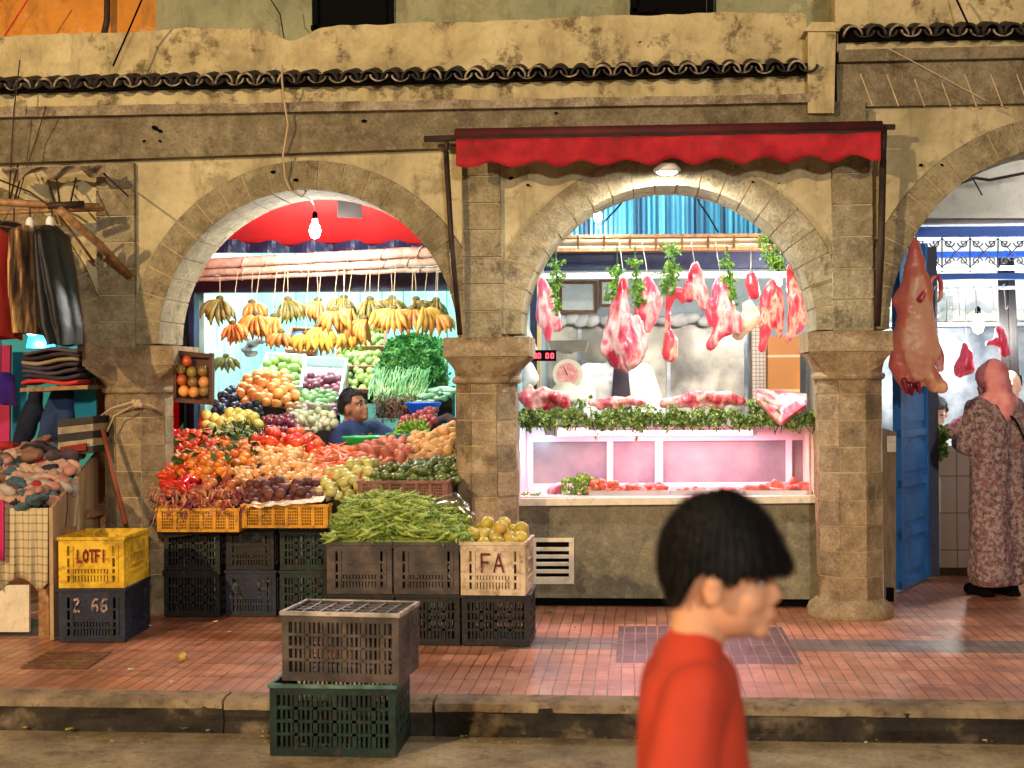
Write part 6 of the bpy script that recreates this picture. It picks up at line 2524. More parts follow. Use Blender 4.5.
# hanging garments, seen edge-on
def garment(label, secs, Y, m, name='hanging_jacket', collar=None, cat='jacket', nf=5, depth=.2, seed=0, rip=.2):
    """a garment seen edge-on: cross-sections (px, py, half width px) with folds that deepen towards the hem"""
    t = thing(name, label, cat, U(secs[0][0], secs[0][1], Y), 'clothes hanging from the pole frame')
    mb = MB()
    N, K = 72, 26
    vs, fs = [], []
    for k in range(K + 1):
        u = k / K * (len(secs) - 1)
        i = min(int(u), len(secs) - 2)
        w = u - i
        w = w * w * (3 - 2 * w)
        px, py, hw = [secs[i][q] * (1 - w) + secs[i + 1][q] * w for q in range(3)]
        c = U(px, py, Y)
        d = k / K
        for j in range(N):
            a = 2 * PI * j / N
            f = 1 + rip * (.25 + d) * (abs(math.sin(a * nf * .5 + seed + .5 * math.sin(d * 5))) ** .6 - .6) + .1 * noise.noise(V((math.cos(a) * 1.6, math.sin(a) * 1.6 + seed, d * 3)))
            rx, ry = S(hw, Y), depth * min(1, .35 + d * 3)
            zz = .02 * noise.noise(V((a, seed, 9))) * (1 if k == K else 0)
            vs.append(c + V((math.cos(a) * rx * f, math.sin(a) * ry * f, zz)))
    for k in range(K):
        for j in range(N):
            q = (j + 1) % N
            fs.append((k * N + j, k * N + q, (k + 1) * N + q, (k + 1) * N + j))
    fs.append(tuple(range(N - 1, -1, -1)))
    mb.add((vs, fs))
    mb.build('cloth', m, t, smooth=True)
    mb = MB()
    x, y = secs[0][:2]
    mb.tube([U(x, y + 2, Y), U(x, 208, Y - .02)], .004, 6)
    mb.build('hanger', m_iron, t)
    if collar:
        mb = MB()
        mb.ball(U(collar[0], collar[1], Y - .02), (.024, .024, .04), seg=12)
        mb.build('neck_form', m_white, t, smooth=True)
    return t


garment('coral red coat hanging at the left edge of the photo', [(-3, 228, 3), (-2, 236, 10), (0, 270, 12), (2, 310, 12), (3, 338, 12)], 7.55, mat('coral_cloth', [(176, 44, 40), (206, 70, 56)], 4, .8), seed=1)
m_strp = NT('black_striped_knit')
_x, _y, _z = m_strp.xyz(m_strp.coords('Object'))
_s = m_strp.math('GREATER_THAN', m_strp.math('FRACT', m_strp.math('MULTIPLY', _z, 26)), .72)
m_strp = m_strp.base(m_strp.mix(_s, lin((26, 22, 26)), lin((130, 84, 70))), .85)
garment('black striped knit top between the coral coat and the tan jacket', [(14, 222, 3), (13, 232, 9), (14, 270, 9), (15, 322, 7)], 7.75, m_strp, 'knitted_shirt', cat='shirt', seed=2)
garment('tan and brown jacket hanging beside the black leather one', [(30, 226, 3), (28, 234, 9), (28, 262, 11), (29, 300, 12), (31, 334, 11)], 7.62, mat('tan_brown_cloth', [(60, 44, 32), (120, 90, 60), (206, 166, 112)], 5, .85, stretch=(5, 2, .4), lo=.38, hi=.54), collar=(30, 224), seed=3)
garment('shiny black leather jacket hanging nearest the left column', [(52, 226, 3), (52, 233, 10), (54, 262, 14), (57, 296, 17), (60, 326, 17), (66, 345, 10)], 7.6, mat('black_leather', [(12, 12, 16), (30, 30, 36)], 6, .5, .4, 16), collar=(50, 223), seed=4, nf=6, rip=.28)

# turquoise cloth bits and the blue led
for (a, b, c_, d, lab) in (((26, 348), (56, 348), (52, 326), (30, 326), 'short turquoise cloth lit under the tan jacket'), ((68, 350), (82, 350), (76, 328), (72, 328), 'narrow turquoise cloth tip beside the leather jacket')):
    mb = MB()
    mb.slab(a, b, c_, d, 8.5, 8.52)
    tag(mb.build('turquoise_garment', bpy.data.materials['turquoise_cloth']), lab, 'cloth')
p = U(32, 333, 8.4)
t = thing('led_lamp', 'blue white glowing lamp under the tan jacket', 'lamp', p)
mb = MB()
mb.ball(p, (.035, .03, .018))
mb.build('lamp_lens', emis('led_blue', (.45, .65, 1), 12), t, smooth=True)
mb = MB()
mb.box((p.x - .06, p.y - .02, p.z + .02), (p.x + .06, p.y + .04, p.z + .035))
mb.build('lamp_shade', m_white, t)
lamp('POINT', 'led_light', p + V((0, .1, -.08)), 16, (.35, .65, 1), .04)

# purple garment, jeans
garment('purple garment hanging low in front of the magenta strip', [(1, 372, 3), (1, 382, 6), (2, 404, 6)], 8.9, mat('violet_cloth', [(110, 50, 150), (140, 80, 180)], 4, .8), 'violet_shirt', cat='shirt')
den = mat('blue_denim', [(28, 48, 84), (44, 72, 116)], 8, .85, .3, 60)
den2 = mat('dark_denim', [(14, 22, 42), (26, 38, 62)], 8, .85, .3, 60)
for (chs, Y, m, lab) in (([[(36, 394, 8), (33, 410, 11), (26, 430, 10), (18, 450, 8)]], 8.9, den2, 'dark navy jeans leaning in front of the turquoise cloth'), ([[(58, 394, 9), (54, 412, 11), (50, 430, 10), (44, 450, 9)], [(66, 394, 9), (66, 414, 8), (64, 432, 7)]], 8.75, den, 'faded blue jeans hanging beside the dark navy pair')):
    mb = MB()
    for ch in chs:
        pxchain(mb, ch, Y)
    tag(remesh('jeans', mb, .018, m, amp=.015, nsc=9, amp2=.006), lab, 'jeans')

# folded clothes on a plank
mb = MB()
mb.slab((20, 392), (88, 389), (88, 385), (20, 388), 8.35, 8.75)
tag(mb.build('shelf_plank', m_pole), 'thin plank shelf carrying the folded clothes', 'shelf')
cols = [((196, 44, 40), 'bright red'), ((44, 40, 54), 'black'), ((70, 62, 78), 'dark grey'), ((60, 50, 72), 'plum grey'), ((150, 136, 110), 'beige'), ((52, 44, 58), 'charcoal'), ((84, 76, 90), 'mid grey')]
y = 385.5
for i, (c_, nm) in enumerate(cols):
    h = 5.2
    mb = MB()
    Yq = 8.38

    def fo(u, v, s=1, y=y, i=i):
        return U(22 + 55 * u, y - h * (.5 + .5 * math.sin(v * 2 * PI - PI / 2)) - 1.5 * math.sin(u * 5 + i), Yq + .0)
    l, r = U(21 + R.uniform(0, 3), y, Yq), U(77 + R.uniform(-3, 3), y - 2, Yq)
    hh = S(h, Yq) * .96
    n = 16
    vs, fs = [], []
    for a in range(n + 1):
        u = a / n
        p = l.lerp(r, u)
        p.z += .012 * math.sin(u * 6 + i * .8) + .004 * noise.noise(V((u * 6, i, 0)))
        for b in range(12):
            t_ = 2 * PI * b / 12
            vs.append(p + V((0, .14 - .15 * math.cos(t_) * (1 + 0), hh / 2 + hh * .5 * max(-1, min(1, 1.6 * math.sin(t_))))))
    for a in range(n):
        for b in range(12):
            k = (b + 1) % 12
            fs.append((a * 12 + b, a * 12 + k, (a + 1) * 12 + k, (a + 1) * 12 + b))
    fs += [tuple(range(11, -1, -1)), tuple(range(n * 12, n * 12 + 12))]
    mb.add((vs, fs))
    tag(mb.build('folded_garment', mat('folded_cloth_%d' % i, [c_, tuple(min(255, q + 22) for q in c_)], 9, .85, .3), smooth=True), '%s folded garment in the stack on the plank, %s' % (nm, ['at the bottom', 'second from the bottom', 'third from the bottom', 'fourth from the bottom', 'fifth from the bottom', 'second from the top', 'on top'][i]), 'folded clothes')
    y -= h
# wrapped pack
t = thing('wrapped_pack', 'stack of dark clothes wrapped in clear plastic leaning on the left column', 'pack', U(76, 458, 8.1))
mb = MB()
for k, c_ in enumerate((0, 1, 0, 1, 0)):
    y0 = 456 - k * 7.5
    mb.slab((58, y0 + 1), (93, y0 - 3), (93, y0 - 10), (58, y0 - 6), 8.05 + .01 * (k % 2), 8.3, c_)
mb.build('folded_layers', [mat('charcoal_cloth', [(20, 18, 20), (48, 44, 44)], 9, .6), mat('ivory_cloth', [(176, 160, 130), (120, 106, 90)], 12, .6)], t)
mb = MB()
mb.slab((60, 454), (86, 450), (86, 443), (60, 447), 8.03, 8.045)
mb.build('red_label', m_rp, t)
# heap on the table
table = thing('stall_table', 'low stall table with white front board under the checked cloth', 'table', U(20, 640, 7.45))
mb = MB()
mb.box((-4.2, 7.5, .75), (X1(48, 7.5) - .01, 8.5, .8))
mb.build('table_top', m_pole, table)
mb = MB()
mb.slab((-60, 632), (29, 632), (29, 585), (-60, 585), 7.45, 7.47)
mb.build('front_board', m_cream, table)
for (x, Y) in ((X1(40, 7.5), 7.55), (X1(44, 7.5), 8.4), (-4.0, 8.4), (-3.2, 7.6)):
    mb = MB()
    mb.box((x - .03, Y - .03, .15), (x + .03, Y + .03, .75))
    mb.build('leg', m_pole, table)
t = thing('checked_cloth', 'checked cream and grey cloth hanging over the front of the stall table', 'cloth', U(20, 508, 7.4))
m_chk = NT('checked_cloth_weave')
_x, _y, _z = m_chk.xyz(m_chk.coords('Object'))
_a = m_chk.math('LESS_THAN', m_chk.math('FRACT', m_chk.math('MULTIPLY', m_chk.math('ADD', _x, 20), 26)), .2)
_b = m_chk.math('LESS_THAN', m_chk.math('FRACT', m_chk.math('MULTIPLY', m_chk.math('ADD', _z, 20), 22)), .2)
m_chk = m_chk.base(m_chk.mix(m_chk.math('MULTIPLY', m_chk.math('ADD', _a, _b), .42), lin((198, 184, 146)), lin((74, 72, 70))), .85)
mb = MB()
mb.sheet(lambda u, v: U(-40 + 88 * u, 508 + (84 - 14 * abs(math.sin(u * 7))) * (1 - v), 7.42 - .02 * math.sin(u * 34) * (1.2 - v)), 90, 8, thick=(0, .005, 0))
mb.build('cloth_drape', m_chk, t, smooth=True)
mb = MB()
mb.sheet(lambda u, v: U(-8 + 12 * u, 500 + 60 * (1 - v), 7.38 - .01 * math.sin(u * 9)), 8, 4, thick=(0, .005, 0))
tag(mb.build('magenta_scarf', bpy.data.materials['magenta_cloth'], smooth=True), 'magenta scarf hanging over the checked cloth at the photo edge', 'scarf')
heapc = [((196, 140, 124), 'salmon pink'), ((210, 170, 150), 'pale pink'), ((90, 76, 84), 'grey purple'), ((186, 176, 166), 'off white'), ((80, 110, 120), 'steel blue'), ((180, 40, 50), 'red'), ((50, 46, 56), 'charcoal'), ((150, 110, 90), 'brown')]
hm = [mat('heap_cloth_%d' % i, [tuple(int(q * .8) for q in c_[0]), c_[0]], 7, .85, .5, 20) for i, c_ in enumerate(heapc)]
hmesh = []
for i in range(8):
    mb = MB()
    sd_ = i * 7.3

    for k in range(4):
        mb.ball((R.gauss(0, .045), R.gauss(0, .035), .02 + k * .006), (R.uniform(.06, .1), R.uniform(.04, .07), .022), (R.uniform(-.3, .3), R.uniform(-.3, .3), R.uniform(0, 3)))
    o = remesh('crumpled_garment', mb, .009, hm[i], org=(0, 0, 0), smooth=3)
    me = o.data
    bpy.data.objects.remove(o)
    for v, nv in [(v, v.normal.copy()) for v in me.vertices]:
        w = v.co + V((sd_, 0, 0))
        v.co += nv * (.014 - .06 * max(0, .3 - abs(noise.noise(w * 9 + V((0, 0, noise.noise(w * 4) * 2))))) - .012 * max(0, .25 - abs(noise.noise(w * 24))) * 2)
    hmesh.append(me)
for k in range(170):
    u, v = R.random(), R.random()
    x = -30 + (78 + 26 * v) * u
    y = 506 - 54 * v
    if x > 64:
        x = 64
    p = U(x, y + R.uniform(-2, 4), 7.5 + .75 * v)
    i = R.randrange(8)
    if v < .5 and R.random() < .5:
        i = R.choice((0, 1, 1, 3))
    if p.x < -3.9:
        continue
    o = bpy.data.objects.new('crumpled_garment', hmesh[i])
    C.objects.link(o)
    o.location = p
    o.rotation_euler = (R.uniform(-.5, .5), R.uniform(-.5, .5), R.uniform(0, 6))
    o.scale = (R.uniform(.8, 1.15),) * 3
    tag(o, '%s crumpled garment in the heap on the stall table' % heapc[i][1], 'garment', '%s garments heaped on the stall table' % heapc[i][1])
mb = MB()
a = pile_pt(((-30, 508), (49, 508), (64, 460), (-30, 460)), 7.5, 8.3, 0, 0, 0)
gb = gap_bed('heap_base', ((-40, 510), (49, 510), (64, 458), (-40, 458)), 7.5, 8.3, .03, hm[2], table, .2)
# plywood side board
t = thing('plywood_board', 'tall pale plywood board standing between the clothes table and the crates', 'board', U(60, 640, 7.6))
A1, A2 = G(50, 640, .16), V((X1(94, 8.35), 8.35, .16))
z1, z2 = U(50, 508, A1.y).z, U(94, 452, 8.35).z
th = V((.02, .004, 0))
mb = MB()
mb.hexa([A1, A1 + th, A2 + th, A2, V((A1.x, A1.y, z1)), V((A1.x, A1.y, z1)) + th, V((A2.x, A2.y, z2)) + th, V((A2.x, A2.y, z2))])
mb.build('board', mat('pale_plywood', [(150, 124, 92), (184, 156, 118)], 3, .75, .2, 20, stretch=(2, 2, .6), dirt=.25), t)
mb = MB()
c1 = V((A1.x - .004, A1.y + .02, z1 - .02))
# string lashing
mb.tube([V((A1.x, A1.y, z1)).lerp(V((A2.x, A2.y, z2)), .3) + V((.022, -.01, .0)), V((A1.x, A1.y, z1)).lerp(V((A2.x, A2.y, z2)), .3) + V((.024, -.01, -.1)), A1.lerp(A2, .15) + V((.024, -.01, .3))], .004, 5)
mb.build('lashing', m_iron, t)
# leaning stick and rope at the left column
tag(MB().tube([U(103, 430, 8.1), U(112, 470, 8.05), U(126, 524, 7.98)], [.014, .014, .016], 8).build('leaning_stick', mat('red_brown_stick', [(110, 52, 34), (140, 74, 50)], 8, .6), smooth=True), 'reddish stick leaning on the left column above the yellow crate', 'stick')
mb = MB()
mb.tube([U(98, 418, 8.2), U(112, 408, 8.14), U(132, 402, 8.12), U(138, 405, 8.12)], .006, 6)
mb.tube([U(138, 404, 8.12), U(150, 405, 8.14), U(162, 412, 8.2)], .007, 6)
mb.tube([U(136, 404, 8.12), U(114, 416, 8.13), U(107, 432, 8.14)], .005, 6)
for k in range(4):
    mb.ball(U(134 + k * 2.2, 402 + (k % 2) * 3, 8.1), .018, seg=8, rings=6)
tag(mb.build('rope', m_string, smooth=True), 'pale rope knotted round the left stone column', 'rope')
# ================================================================ people
def skin(name, a, b):
    return mat(name, [a, b], 5, .5, .1, 60, sss=.12)


sk_boy = skin('warm_skin', (188, 136, 104), (200, 150, 118))
sk_man = skin('brown_skin', (120, 78, 56), (140, 94, 70))
sk_pale = skin('light_skin', (206, 158, 132), (220, 176, 150))
m_hair = mat('black_hair', [(7, 6, 7), (16, 14, 15)], 30, .62, .3, 80, spec=.25)
m_eyew = mat('shaded_eye_white', [(150, 136, 124)], 5, .45)  # darkened to put the shade of the eye socket into the colour
m_iris = mat('dark_iris', [(24, 14, 10)], 5, .15)


def frame(fw_):
    f = V(fw_).normalized()
    l = V((0, 0, 1)).cross(f).normalized()
    u = f.cross(l)
    return Matrix((f, l, u)).transposed()


def head_prims(mb, c, M, s, ears=True):
    def P(x, y, z):
        return V(c) + M @ V((x * s, y * s, z * s))

    def el(p, r):
        mb.ball(P(*p), tuple(q * s for q in r), M, seg=16, rings=10)
    el((-.005, 0, 0), (.095, .075, .098))
    el((.035, 0, -.055), (.062, .055, .082))
    el((.045, 0, -.092), (.045, .044, .034))
    el((.078, 0, -.117), (.02, .024, .018))
    for sd in (-1, 1):
        el((.078, .03 * sd, -.008), (.02, .03, .012))
        el((.058, .032 * sd, -.06), (.03, .022, .03))
        el((.1, .01 * sd, -.064), (.01, .007, .007))
        if ears:
            el((-.002, .074 * sd, -.043), (.019, .008, .031))
            el((.0, .08 * sd, -.028), (.015, .007, .012))
    mb.cap(P(.092, 0, -.022), .0075 * s, P(.107, 0, -.058), .010 * s, 10)
    el((.096, 0, -.086), (.013, .022, .006))
    el((.093, 0, -.096), (.013, .019, .007))
    mb.cap(P(-.02, 0, -.07), .05 * s, P(-.035, 0, -.17), .05 * s, 14)


def eyes(par, c, M, s):
    def P(x, y, z):
        return V(c) + M @ V((x * s, y * s, z * s))
    for sd in (-1, 1):
        mb = MB()
        mb.ball(P(.077, .030 * sd, -.03), .0112 * s, seg=12)
        e = mb.build('eye', m_eyew, par, smooth=True)
        mb = MB()
        mb.ball(P(.0845, .0305 * sd, -.03), .0065 * s, seg=10)
        mb.build('iris', m_iris, e, smooth=True)
        mb = MB()
        mb.tube([P(.097, .014 * sd, -.008), P(.098, .03 * sd, -.002), P(.086, .046 * sd, -.008)], [.003 * s, .005 * s, .002 * s], 6)
        mb.build('eyebrow', m_hair, par, smooth=True)


def hair_cap(par, c, M, s, line, strands=1500, L=.05, m=None, th=.012, flow=(0.3, 0, -1), name='hair', rx=(.101, .083, .105), cx=-.006, front=0):
    """shell over the skull above hairline(x) plus short strands lying on it"""
    def P(v):
        return V(c) + M @ (v * s)
    vs, fs = sphere_vf((cx, 0, .0), rx, None, 48, 34)
    for v in vs:
        if v.x > 0:
            v.x += front * math.exp(-((v.z - .005) / .035) ** 2) * (v.x / rx[0]) ** 2
    keep = [f for f in fs if any(vs[i].z > line(vs[i].x, abs(vs[i].y)) for i in f)]
    for v in vs:
        v.z = max(v.z, line(v.x, abs(v.y)))
    mb = MB()
    used = sorted(set(i for f in keep for i in f))
    mp = {i: k for k, i in enumerate(used)}
    n = len(used)
    outer = [vs[i] for i in used]
    inner = [V((-.006 + (v.x + .006) * .88, v.y * .9, v.z * .92)) for v in outer]
    ff = [tuple(mp[i] for i in f) for f in keep]
    from collections import Counter
    ed = Counter()
    for f in ff:
        for a, b in zip(f, f[1:] + f[:1]):
            ed[(min(a, b), max(a, b))] += 1
    full = ff + [tuple(n + i for i in reversed(f)) for f in ff]
    for (a, b), k in ed.items():
        if k == 1:
            full.append((a, b, b + n, a + n))
    pts = outer + inner
    pts = [P(v + (v.normalized() * .006 * noise.noise(v * 40))) for v in pts]
    mb.add((pts, full))
    fl = V(flow).normalized()
    for _ in range(strands):
        v = V(R.choice(outer))
        nrm = V(((v.x + .006) / rx[0] ** 2, v.y / rx[1] ** 2, v.z / rx[2] ** 2)).normalized()
        sw = V((v.x * 9, v.y * 9, -1.0)) + fl + rv() * .25
        d = (sw - nrm * sw.dot(nrm))
        if d.length < .05:
            continue
        d.normalize()
        p0 = v + nrm * .001
        l = min(L * R.uniform(.5, 1.2), max(.004, (v.z - line(v.x, abs(v.y))) * 1.0 + .002))
        p1 = p0 + d * l * .5 + nrm * (R.uniform(.002, .007) if R.random() < .8 else R.uniform(.006, .013))
        p2 = p1 + (d * .9 - nrm * .25 + V((0, 0, -.2))).normalized() * l * .5
        side = d.cross(nrm).normalized() * R.uniform(.0012, .0025)
        mb.add(([P(q) for q in (p0 - side, p0 + side, p1 + side, p1 - side, p2)], [(0, 1, 2, 3), (3, 2, 4)]))
    return mb.build(name, m or m_hair, par, fixn=False)


def hand_prims(mb, wrist, dirv, palmn, s=1.0, curl=.5, thumb=1):
    """palm and five bent fingers"""
    d = V(dirv).normalized()
    n = V(palmn)
    n = (n - d * n.dot(d)).normalized()
    side = d.cross(n).normalized() * thumb
    w = V(wrist)
    pc = w + d * .045 * s
    M = Matrix((d, side, n)).transposed()
    mb.ball(pc, (.045 * s, .036 * s, .015 * s), M, seg=12)
    for k, (off, ln) in enumerate(((.027, .066), (.009, .074), (-.009, .07), (-.026, .055))):
        b = w + d * .08 * s + side * off * s
        a1 = curl * .5
        d1 = (d * math.cos(a1) + n * math.sin(a1)).normalized()
        d2 = (d * math.cos(a1 * 2.4) + n * math.sin(a1 * 2.4)).normalized()
        p1 = b + d1 * ln * .5 * s
        p2 = p1 + d2 * ln * .5 * s
        mb.cap(b - d * .02 * s, .0095 * s, p1, .0085 * s, 8)
        mb.cap(p1, .0085 * s, p2, .007 * s, 8)
    t0 = w + d * .025 * s + side * .03 * s
    t1 = t0 + (d * .7 + side * .75 + n * .3).normalized() * .035 * s
    t2 = t1 + (d * .9 + side * .1 + n * .4).normalized() * .028 * s
    mb.cap(t0 - side * .01 * s, .012 * s, t1, .0105 * s, 8)
    mb.cap(t1, .0105 * s, t2, .008 * s, 8)


def person(label, W, H, J, msk, facedir, hs=1.0, vox=.009, girth=1.0, curl=.5, palm=(0, 0, -1)):
    """W maps (forward, left, up) metres to world. J: joint dictionary in those coordinates, all in metres"""
    root = thing('person', label, 'person', W(0, 0, 0))
    M = frame(facedir)
    mb = MB()
    hc = W(*J['head'])
    head_prims(mb, hc, M, hs)
    nk, ch, hp = W(*J['neck']), W(*J['chest']), W(*J['hip'])
    k = H / 1.7 * girth
    mb.cap(nk + V((0, 0, .04)) * k, .048 * k, nk - V((0, 0, .03)), .055 * k)
    sp = (W(0, 1, 0) - W(0, 0, 0))
    for a, b, r in ((ch, nk, .09), (ch, hp, .105)):
        for sd in (-1, 1):
            mb.cap(a + sp * .065 * k * sd, r * k, b + sp * (.02 if b is nk else .06) * k * sd, (r * .62 if b is nk else r * .98) * k)
    for sd in 'LR':
        s, e, h = W(*J['sh' + sd]), W(*J['el' + sd]), W(*J['ha' + sd])
        mb.cap(ch + (s - ch) * .4 + V((0, 0, .04)), .055 * k, s, .052 * k)
        mb.cap(s, .05 * k, e, .038 * k)
        mb.cap(e, .038 * k, h, .026 * k)
        hand_prims(mb, h, (h - e), V(palm), k * 1.0, curl, 1 if sd == 'R' else -1)
        hj = W(*J.get('th' + sd, (J['hip'][0], J['hip'][1] + (.08 if sd == 'L' else -.08) * k, J['hip'][2] - .02)))
        kn, ft = W(*J['kn' + sd]), W(*J['ft' + sd])
        mb.cap(hj, .085 * k, kn, .055 * k)
        mb.cap(kn, .055 * k, ft, .036 * k)
        toe = ft + (W(1, 0, 0) - W(0, 0, 0)) * .14 * k
        mb.cap(V((ft.x, ft.y, ft.z)), .036 * k, V((toe.x, toe.y, ft.z - .02)), .03 * k)
    body = remesh('body', mb, vox, msk, root, smooth=5 if vox < .007 else 3)
    eyes(root, hc, M, hs)
    return root, hc, M


def clothes(name, par, prims, m, vox=.012, folds=.006, smooth=4, nsc=7, sz=.6):
    mb = MB()
    for p in prims:
        if len(p) == 4:
            mb.cap(*p, 16)
        else:
            mb.ball(*p)
    return remesh(name, mb, vox, m, par, smooth=smooth, amp=folds, nsc=nsc, amp2=folds * .5, nsc2=22, sz=sz)


# ---------------- boy in the street
Yb = 2.33
o0 = U(715, 384, Yb)
f0 = V((1, 0.02, 0)).normalized()
l0 = V((0, 0, 1)).cross(f0)


def Wb(x, y, z):
    return V((o0.x, o0.y, 0)) + f0 * x + l0 * y + V((0, 0, z))


J = dict(head=(0, 0, 1.236), neck=(-.03, 0, 1.075), chest=(-.045, 0, .97), hip=(-.04, 0, .70),
         shL=(-.045, .125, 1.04), elL=(-.03, .15, .80), haL=(.03, .1, .80),
         shR=(-.045, -.125, 1.04), elR=(-.085, -.165, .82), haR=(-.06, -.16, .63),
         knL=(.09, .07, .38), ftL=(.02, .07, .05), knR=(-.02, -.07, .38), ftR=(-.12, -.07, .07))
boy, hc, M = person('child in a red orange T-shirt with thick black bowl haircut walking past in the road', Wb, 1.36, J, sk_boy, tuple(f0 + V((0, -.12, -.04))), hs=.93, vox=.0055, girth=.86)
m_shirt = NT('red_orange_jersey')
_c = m_shirt.coords('Object')
m_shirt = m_shirt.base(m_shirt.ramp(m_shirt.noise(_c, 4, 4), [(.3, lin((150, 40, 19))), (.7, lin((178, 54, 26)))]), .85)


def q(*a):
    return Wb(*a)


sh = []
for sd in (-1, 1):
    sh += [(q(-.045, .055 * sd, 1.01), .086, q(-.042, .05 * sd, .70), .098), (q(-.045, .03 * sd, 1.055), .06, q(-.04, .0, 1.085), .054),
           (q(-.045, .07 * sd, 1.035), .055, q(-.045, .13 * sd, 1.025), .052)]
sh += [(q(*J['shL']), .057, q(-.02, .16, .9), .058), (q(*J['shR']), .057, q(-.08, -.16, .88), .058)]
clothes('t_shirt', boy, sh, m_shirt, .008, .011, 4, 10, .35)
mb = MB()
0 and mb.tube([Wb(-.038 + .06 * math.cos(a), .06 * math.sin(a), 1.093 - .016 * math.cos(a)) for a in [2 * PI * k / 24 for k in range(25)]], .004, 8)
0 and mb.build('collar', mat('dark_red_rib', [(120, 22, 14)], 4, .9), boy, smooth=True)
pts = [Wb(-.035 + .062 * math.cos(a), .058 * math.sin(a), 1.093 + .012 * -math.cos(a)) for a in [2 * PI * k / 24 for k in range(25)]]
for s_ in (-1, 1):      # stitched sleeve hems
    c_, d_ = (q(-.02, .16, .89), q(-.02, .16, .9) - q(*J['shL'])) if s_ > 0 else (q(-.081, -.16, .872), q(-.08, -.16, .88) - q(*J['shR']))
    x_, y_, _z = frame_of(d_)
    mb = MB()
    mb.tube([c_ + (x_ * math.cos(a) + y_ * math.sin(a)) * .058 for a in [2 * PI * k / 20 for k in range(21)]], .003, 6)
    mb.build('sleeve_hem', m_shirt, boy, smooth=True)
clothes('shorts', boy, [(q(-.04, .05 * s_, .72), .095, q(-.035 + .05 * s_, .075 * s_, .48), .078) for s_ in (-1, 1)], den2, .012)


def bl(x, y):
    w = .006 * noise.noise(V((x * 60, y * 60, 3)))
    if x > .04:
        return -.016 + w
    if x > .02:
        return -.028 + w
    if x > -.028:
        return -.014 + w
    return -.016 - min(.06, (-.028 - x) * 1.9) + w


hair_cap(boy, hc, M, .93, bl, 9000, .03, rx=(.107, .092, .118), cx=.007, front=.014)

# ---------------- woman at the right shop
g = G(998, 596, .15)
fW = V((-.55, .83, 0)).normalized()
lW = V((0, 0, 1)).cross(fW)


def Ww(x, y, z):
    return g + (fW * x + lW * y + V((0, 0, z))) * .93


J = dict(head=(.04, 0, 1.50), neck=(.0, 0, 1.33), chest=(-.01, 0, 1.18), hip=(0, 0, .88),
         shL=(0, .18, 1.28), elL=(.08, .22, 1.03), haL=(.22, .12, 1.06), shR=(0, -.18, 1.28), elR=(.02, -.25, 1.0), haR=(.2, -.16, .95),
         knL=(.03, .09, .46), ftL=(.02, .09, .06), knR=(.03, -.09, .46), ftR=(-.04, -.09, .06))
wom, hcw, Mw = person('woman in a long floral robe and pink headscarf seen from behind at the meat shop', Ww, 1.62, J, sk_pale, tuple(fW + V((-.25, 0, -.12))), hs=1.0, vox=.011)
t_ = NT('brown_floral_robe')
co = t_.coords('Object')
v1 = t_.voro(co, 52, 'Color')
sx_, sy_, sz_ = t_.xyz(v1)
nz = t_.noise(co, 34, 5, .75)
colr = t_.ramp(nz, [(.4, lin((62, 50, 54))), (.46, lin((116, 96, 94))), (.52, lin((136, 118, 126))), (.58, lin((172, 156, 152))), (.64, lin((98, 82, 96)))])
colr = t_.mix(t_.math('GREATER_THAN', sx_, .78), colr, lin((124, 84, 90)))
m_robe = t_.base(colr, .8)
rb = []
for sd in (-1, 1):
    rb += [(Ww(-.01, .09 * sd, 1.2), .115, Ww(.0, .08 * sd, .88), .125), (Ww(0, .08 * sd, .88), .125, Ww(0, .08 * sd, .3), .13), (Ww(0, .08 * sd, .3), .13, Ww(0, .09 * sd, .17), .135),
           (Ww(0, .06 * sd, 1.26), .09, Ww(0, .15 * sd, 1.25), .085), (Ww(-.02, .03 * sd, 1.3), .08, Ww(-.02, .02, 1.36), .07)]
for sd in 'LR':
    rb += [(Ww(*J['sh' + sd]), .078, Ww(*J['el' + sd]), .072), (Ww(*J['el' + sd]), .07, Ww(*J['ha' + sd]), .052)]
robe = clothes('robe', wom, rb, m_robe, .013, .026, 4, 7, .25)
for v in robe.data.vertices:   # flat hem just above the feet
    if v.co.z < .075:
        v.co.z = .075 + (v.co.z - .075) * .05
sc_m = mat('pink_headscarf', [(186, 104, 112), (216, 140, 146), (236, 170, 166)], 5, .8, .4, 14)
hp = [(Ww(.03, 0, 1.51), (.108, .09, .115)), (Ww(.0, 0, 1.46), .092, Ww(-.02, 0, 1.38), .088), (Ww(-.02, 0, 1.38), .088, Ww(-.02, 0, 1.33), .11),
      (Ww(-.02, .06, 1.33), .08, Ww(.03, .12, 1.3), .07), (Ww(-.02, -.06, 1.33), .08, Ww(.03, -.12, 1.31), .06), (Ww(-.06, 0, 1.33), .08, Ww(-.07, .02, 1.26), .07)]
clothes('headscarf', wom, hp, sc_m, .008, .012, 4, 9, .5)
mb = MB()
mb.tube([Ww(.06, .15, 1.33), Ww(-.06, .08, 1.34), Ww(-.155, -.02, 1.2), Ww(-.18, -.12, 1.0), Ww(-.16, -.22, .85)], .013, 6, flat=.5)
mb.build('bag_strap', m_black, wom, smooth=True)
mb = MB()
for v, in ():
    pass
cB = Ww(-.12, -.26, .80)
Mb_ = frame(tuple(-fW + lW * -.5))
mb.ball(cB, (.05, .15, .15), Mb_, seg=18)
for v in mb.v:
    pass
ob = remesh('handbag', mb, .012, mat('dark_brown_leather', [(40, 26, 22), (62, 42, 36)], 6, .45, .3), None, smooth=2)
ob.parent = None
tag(ob, 'dark brown handbag on a strap at the hip of the woman in the floral robe', 'handbag')
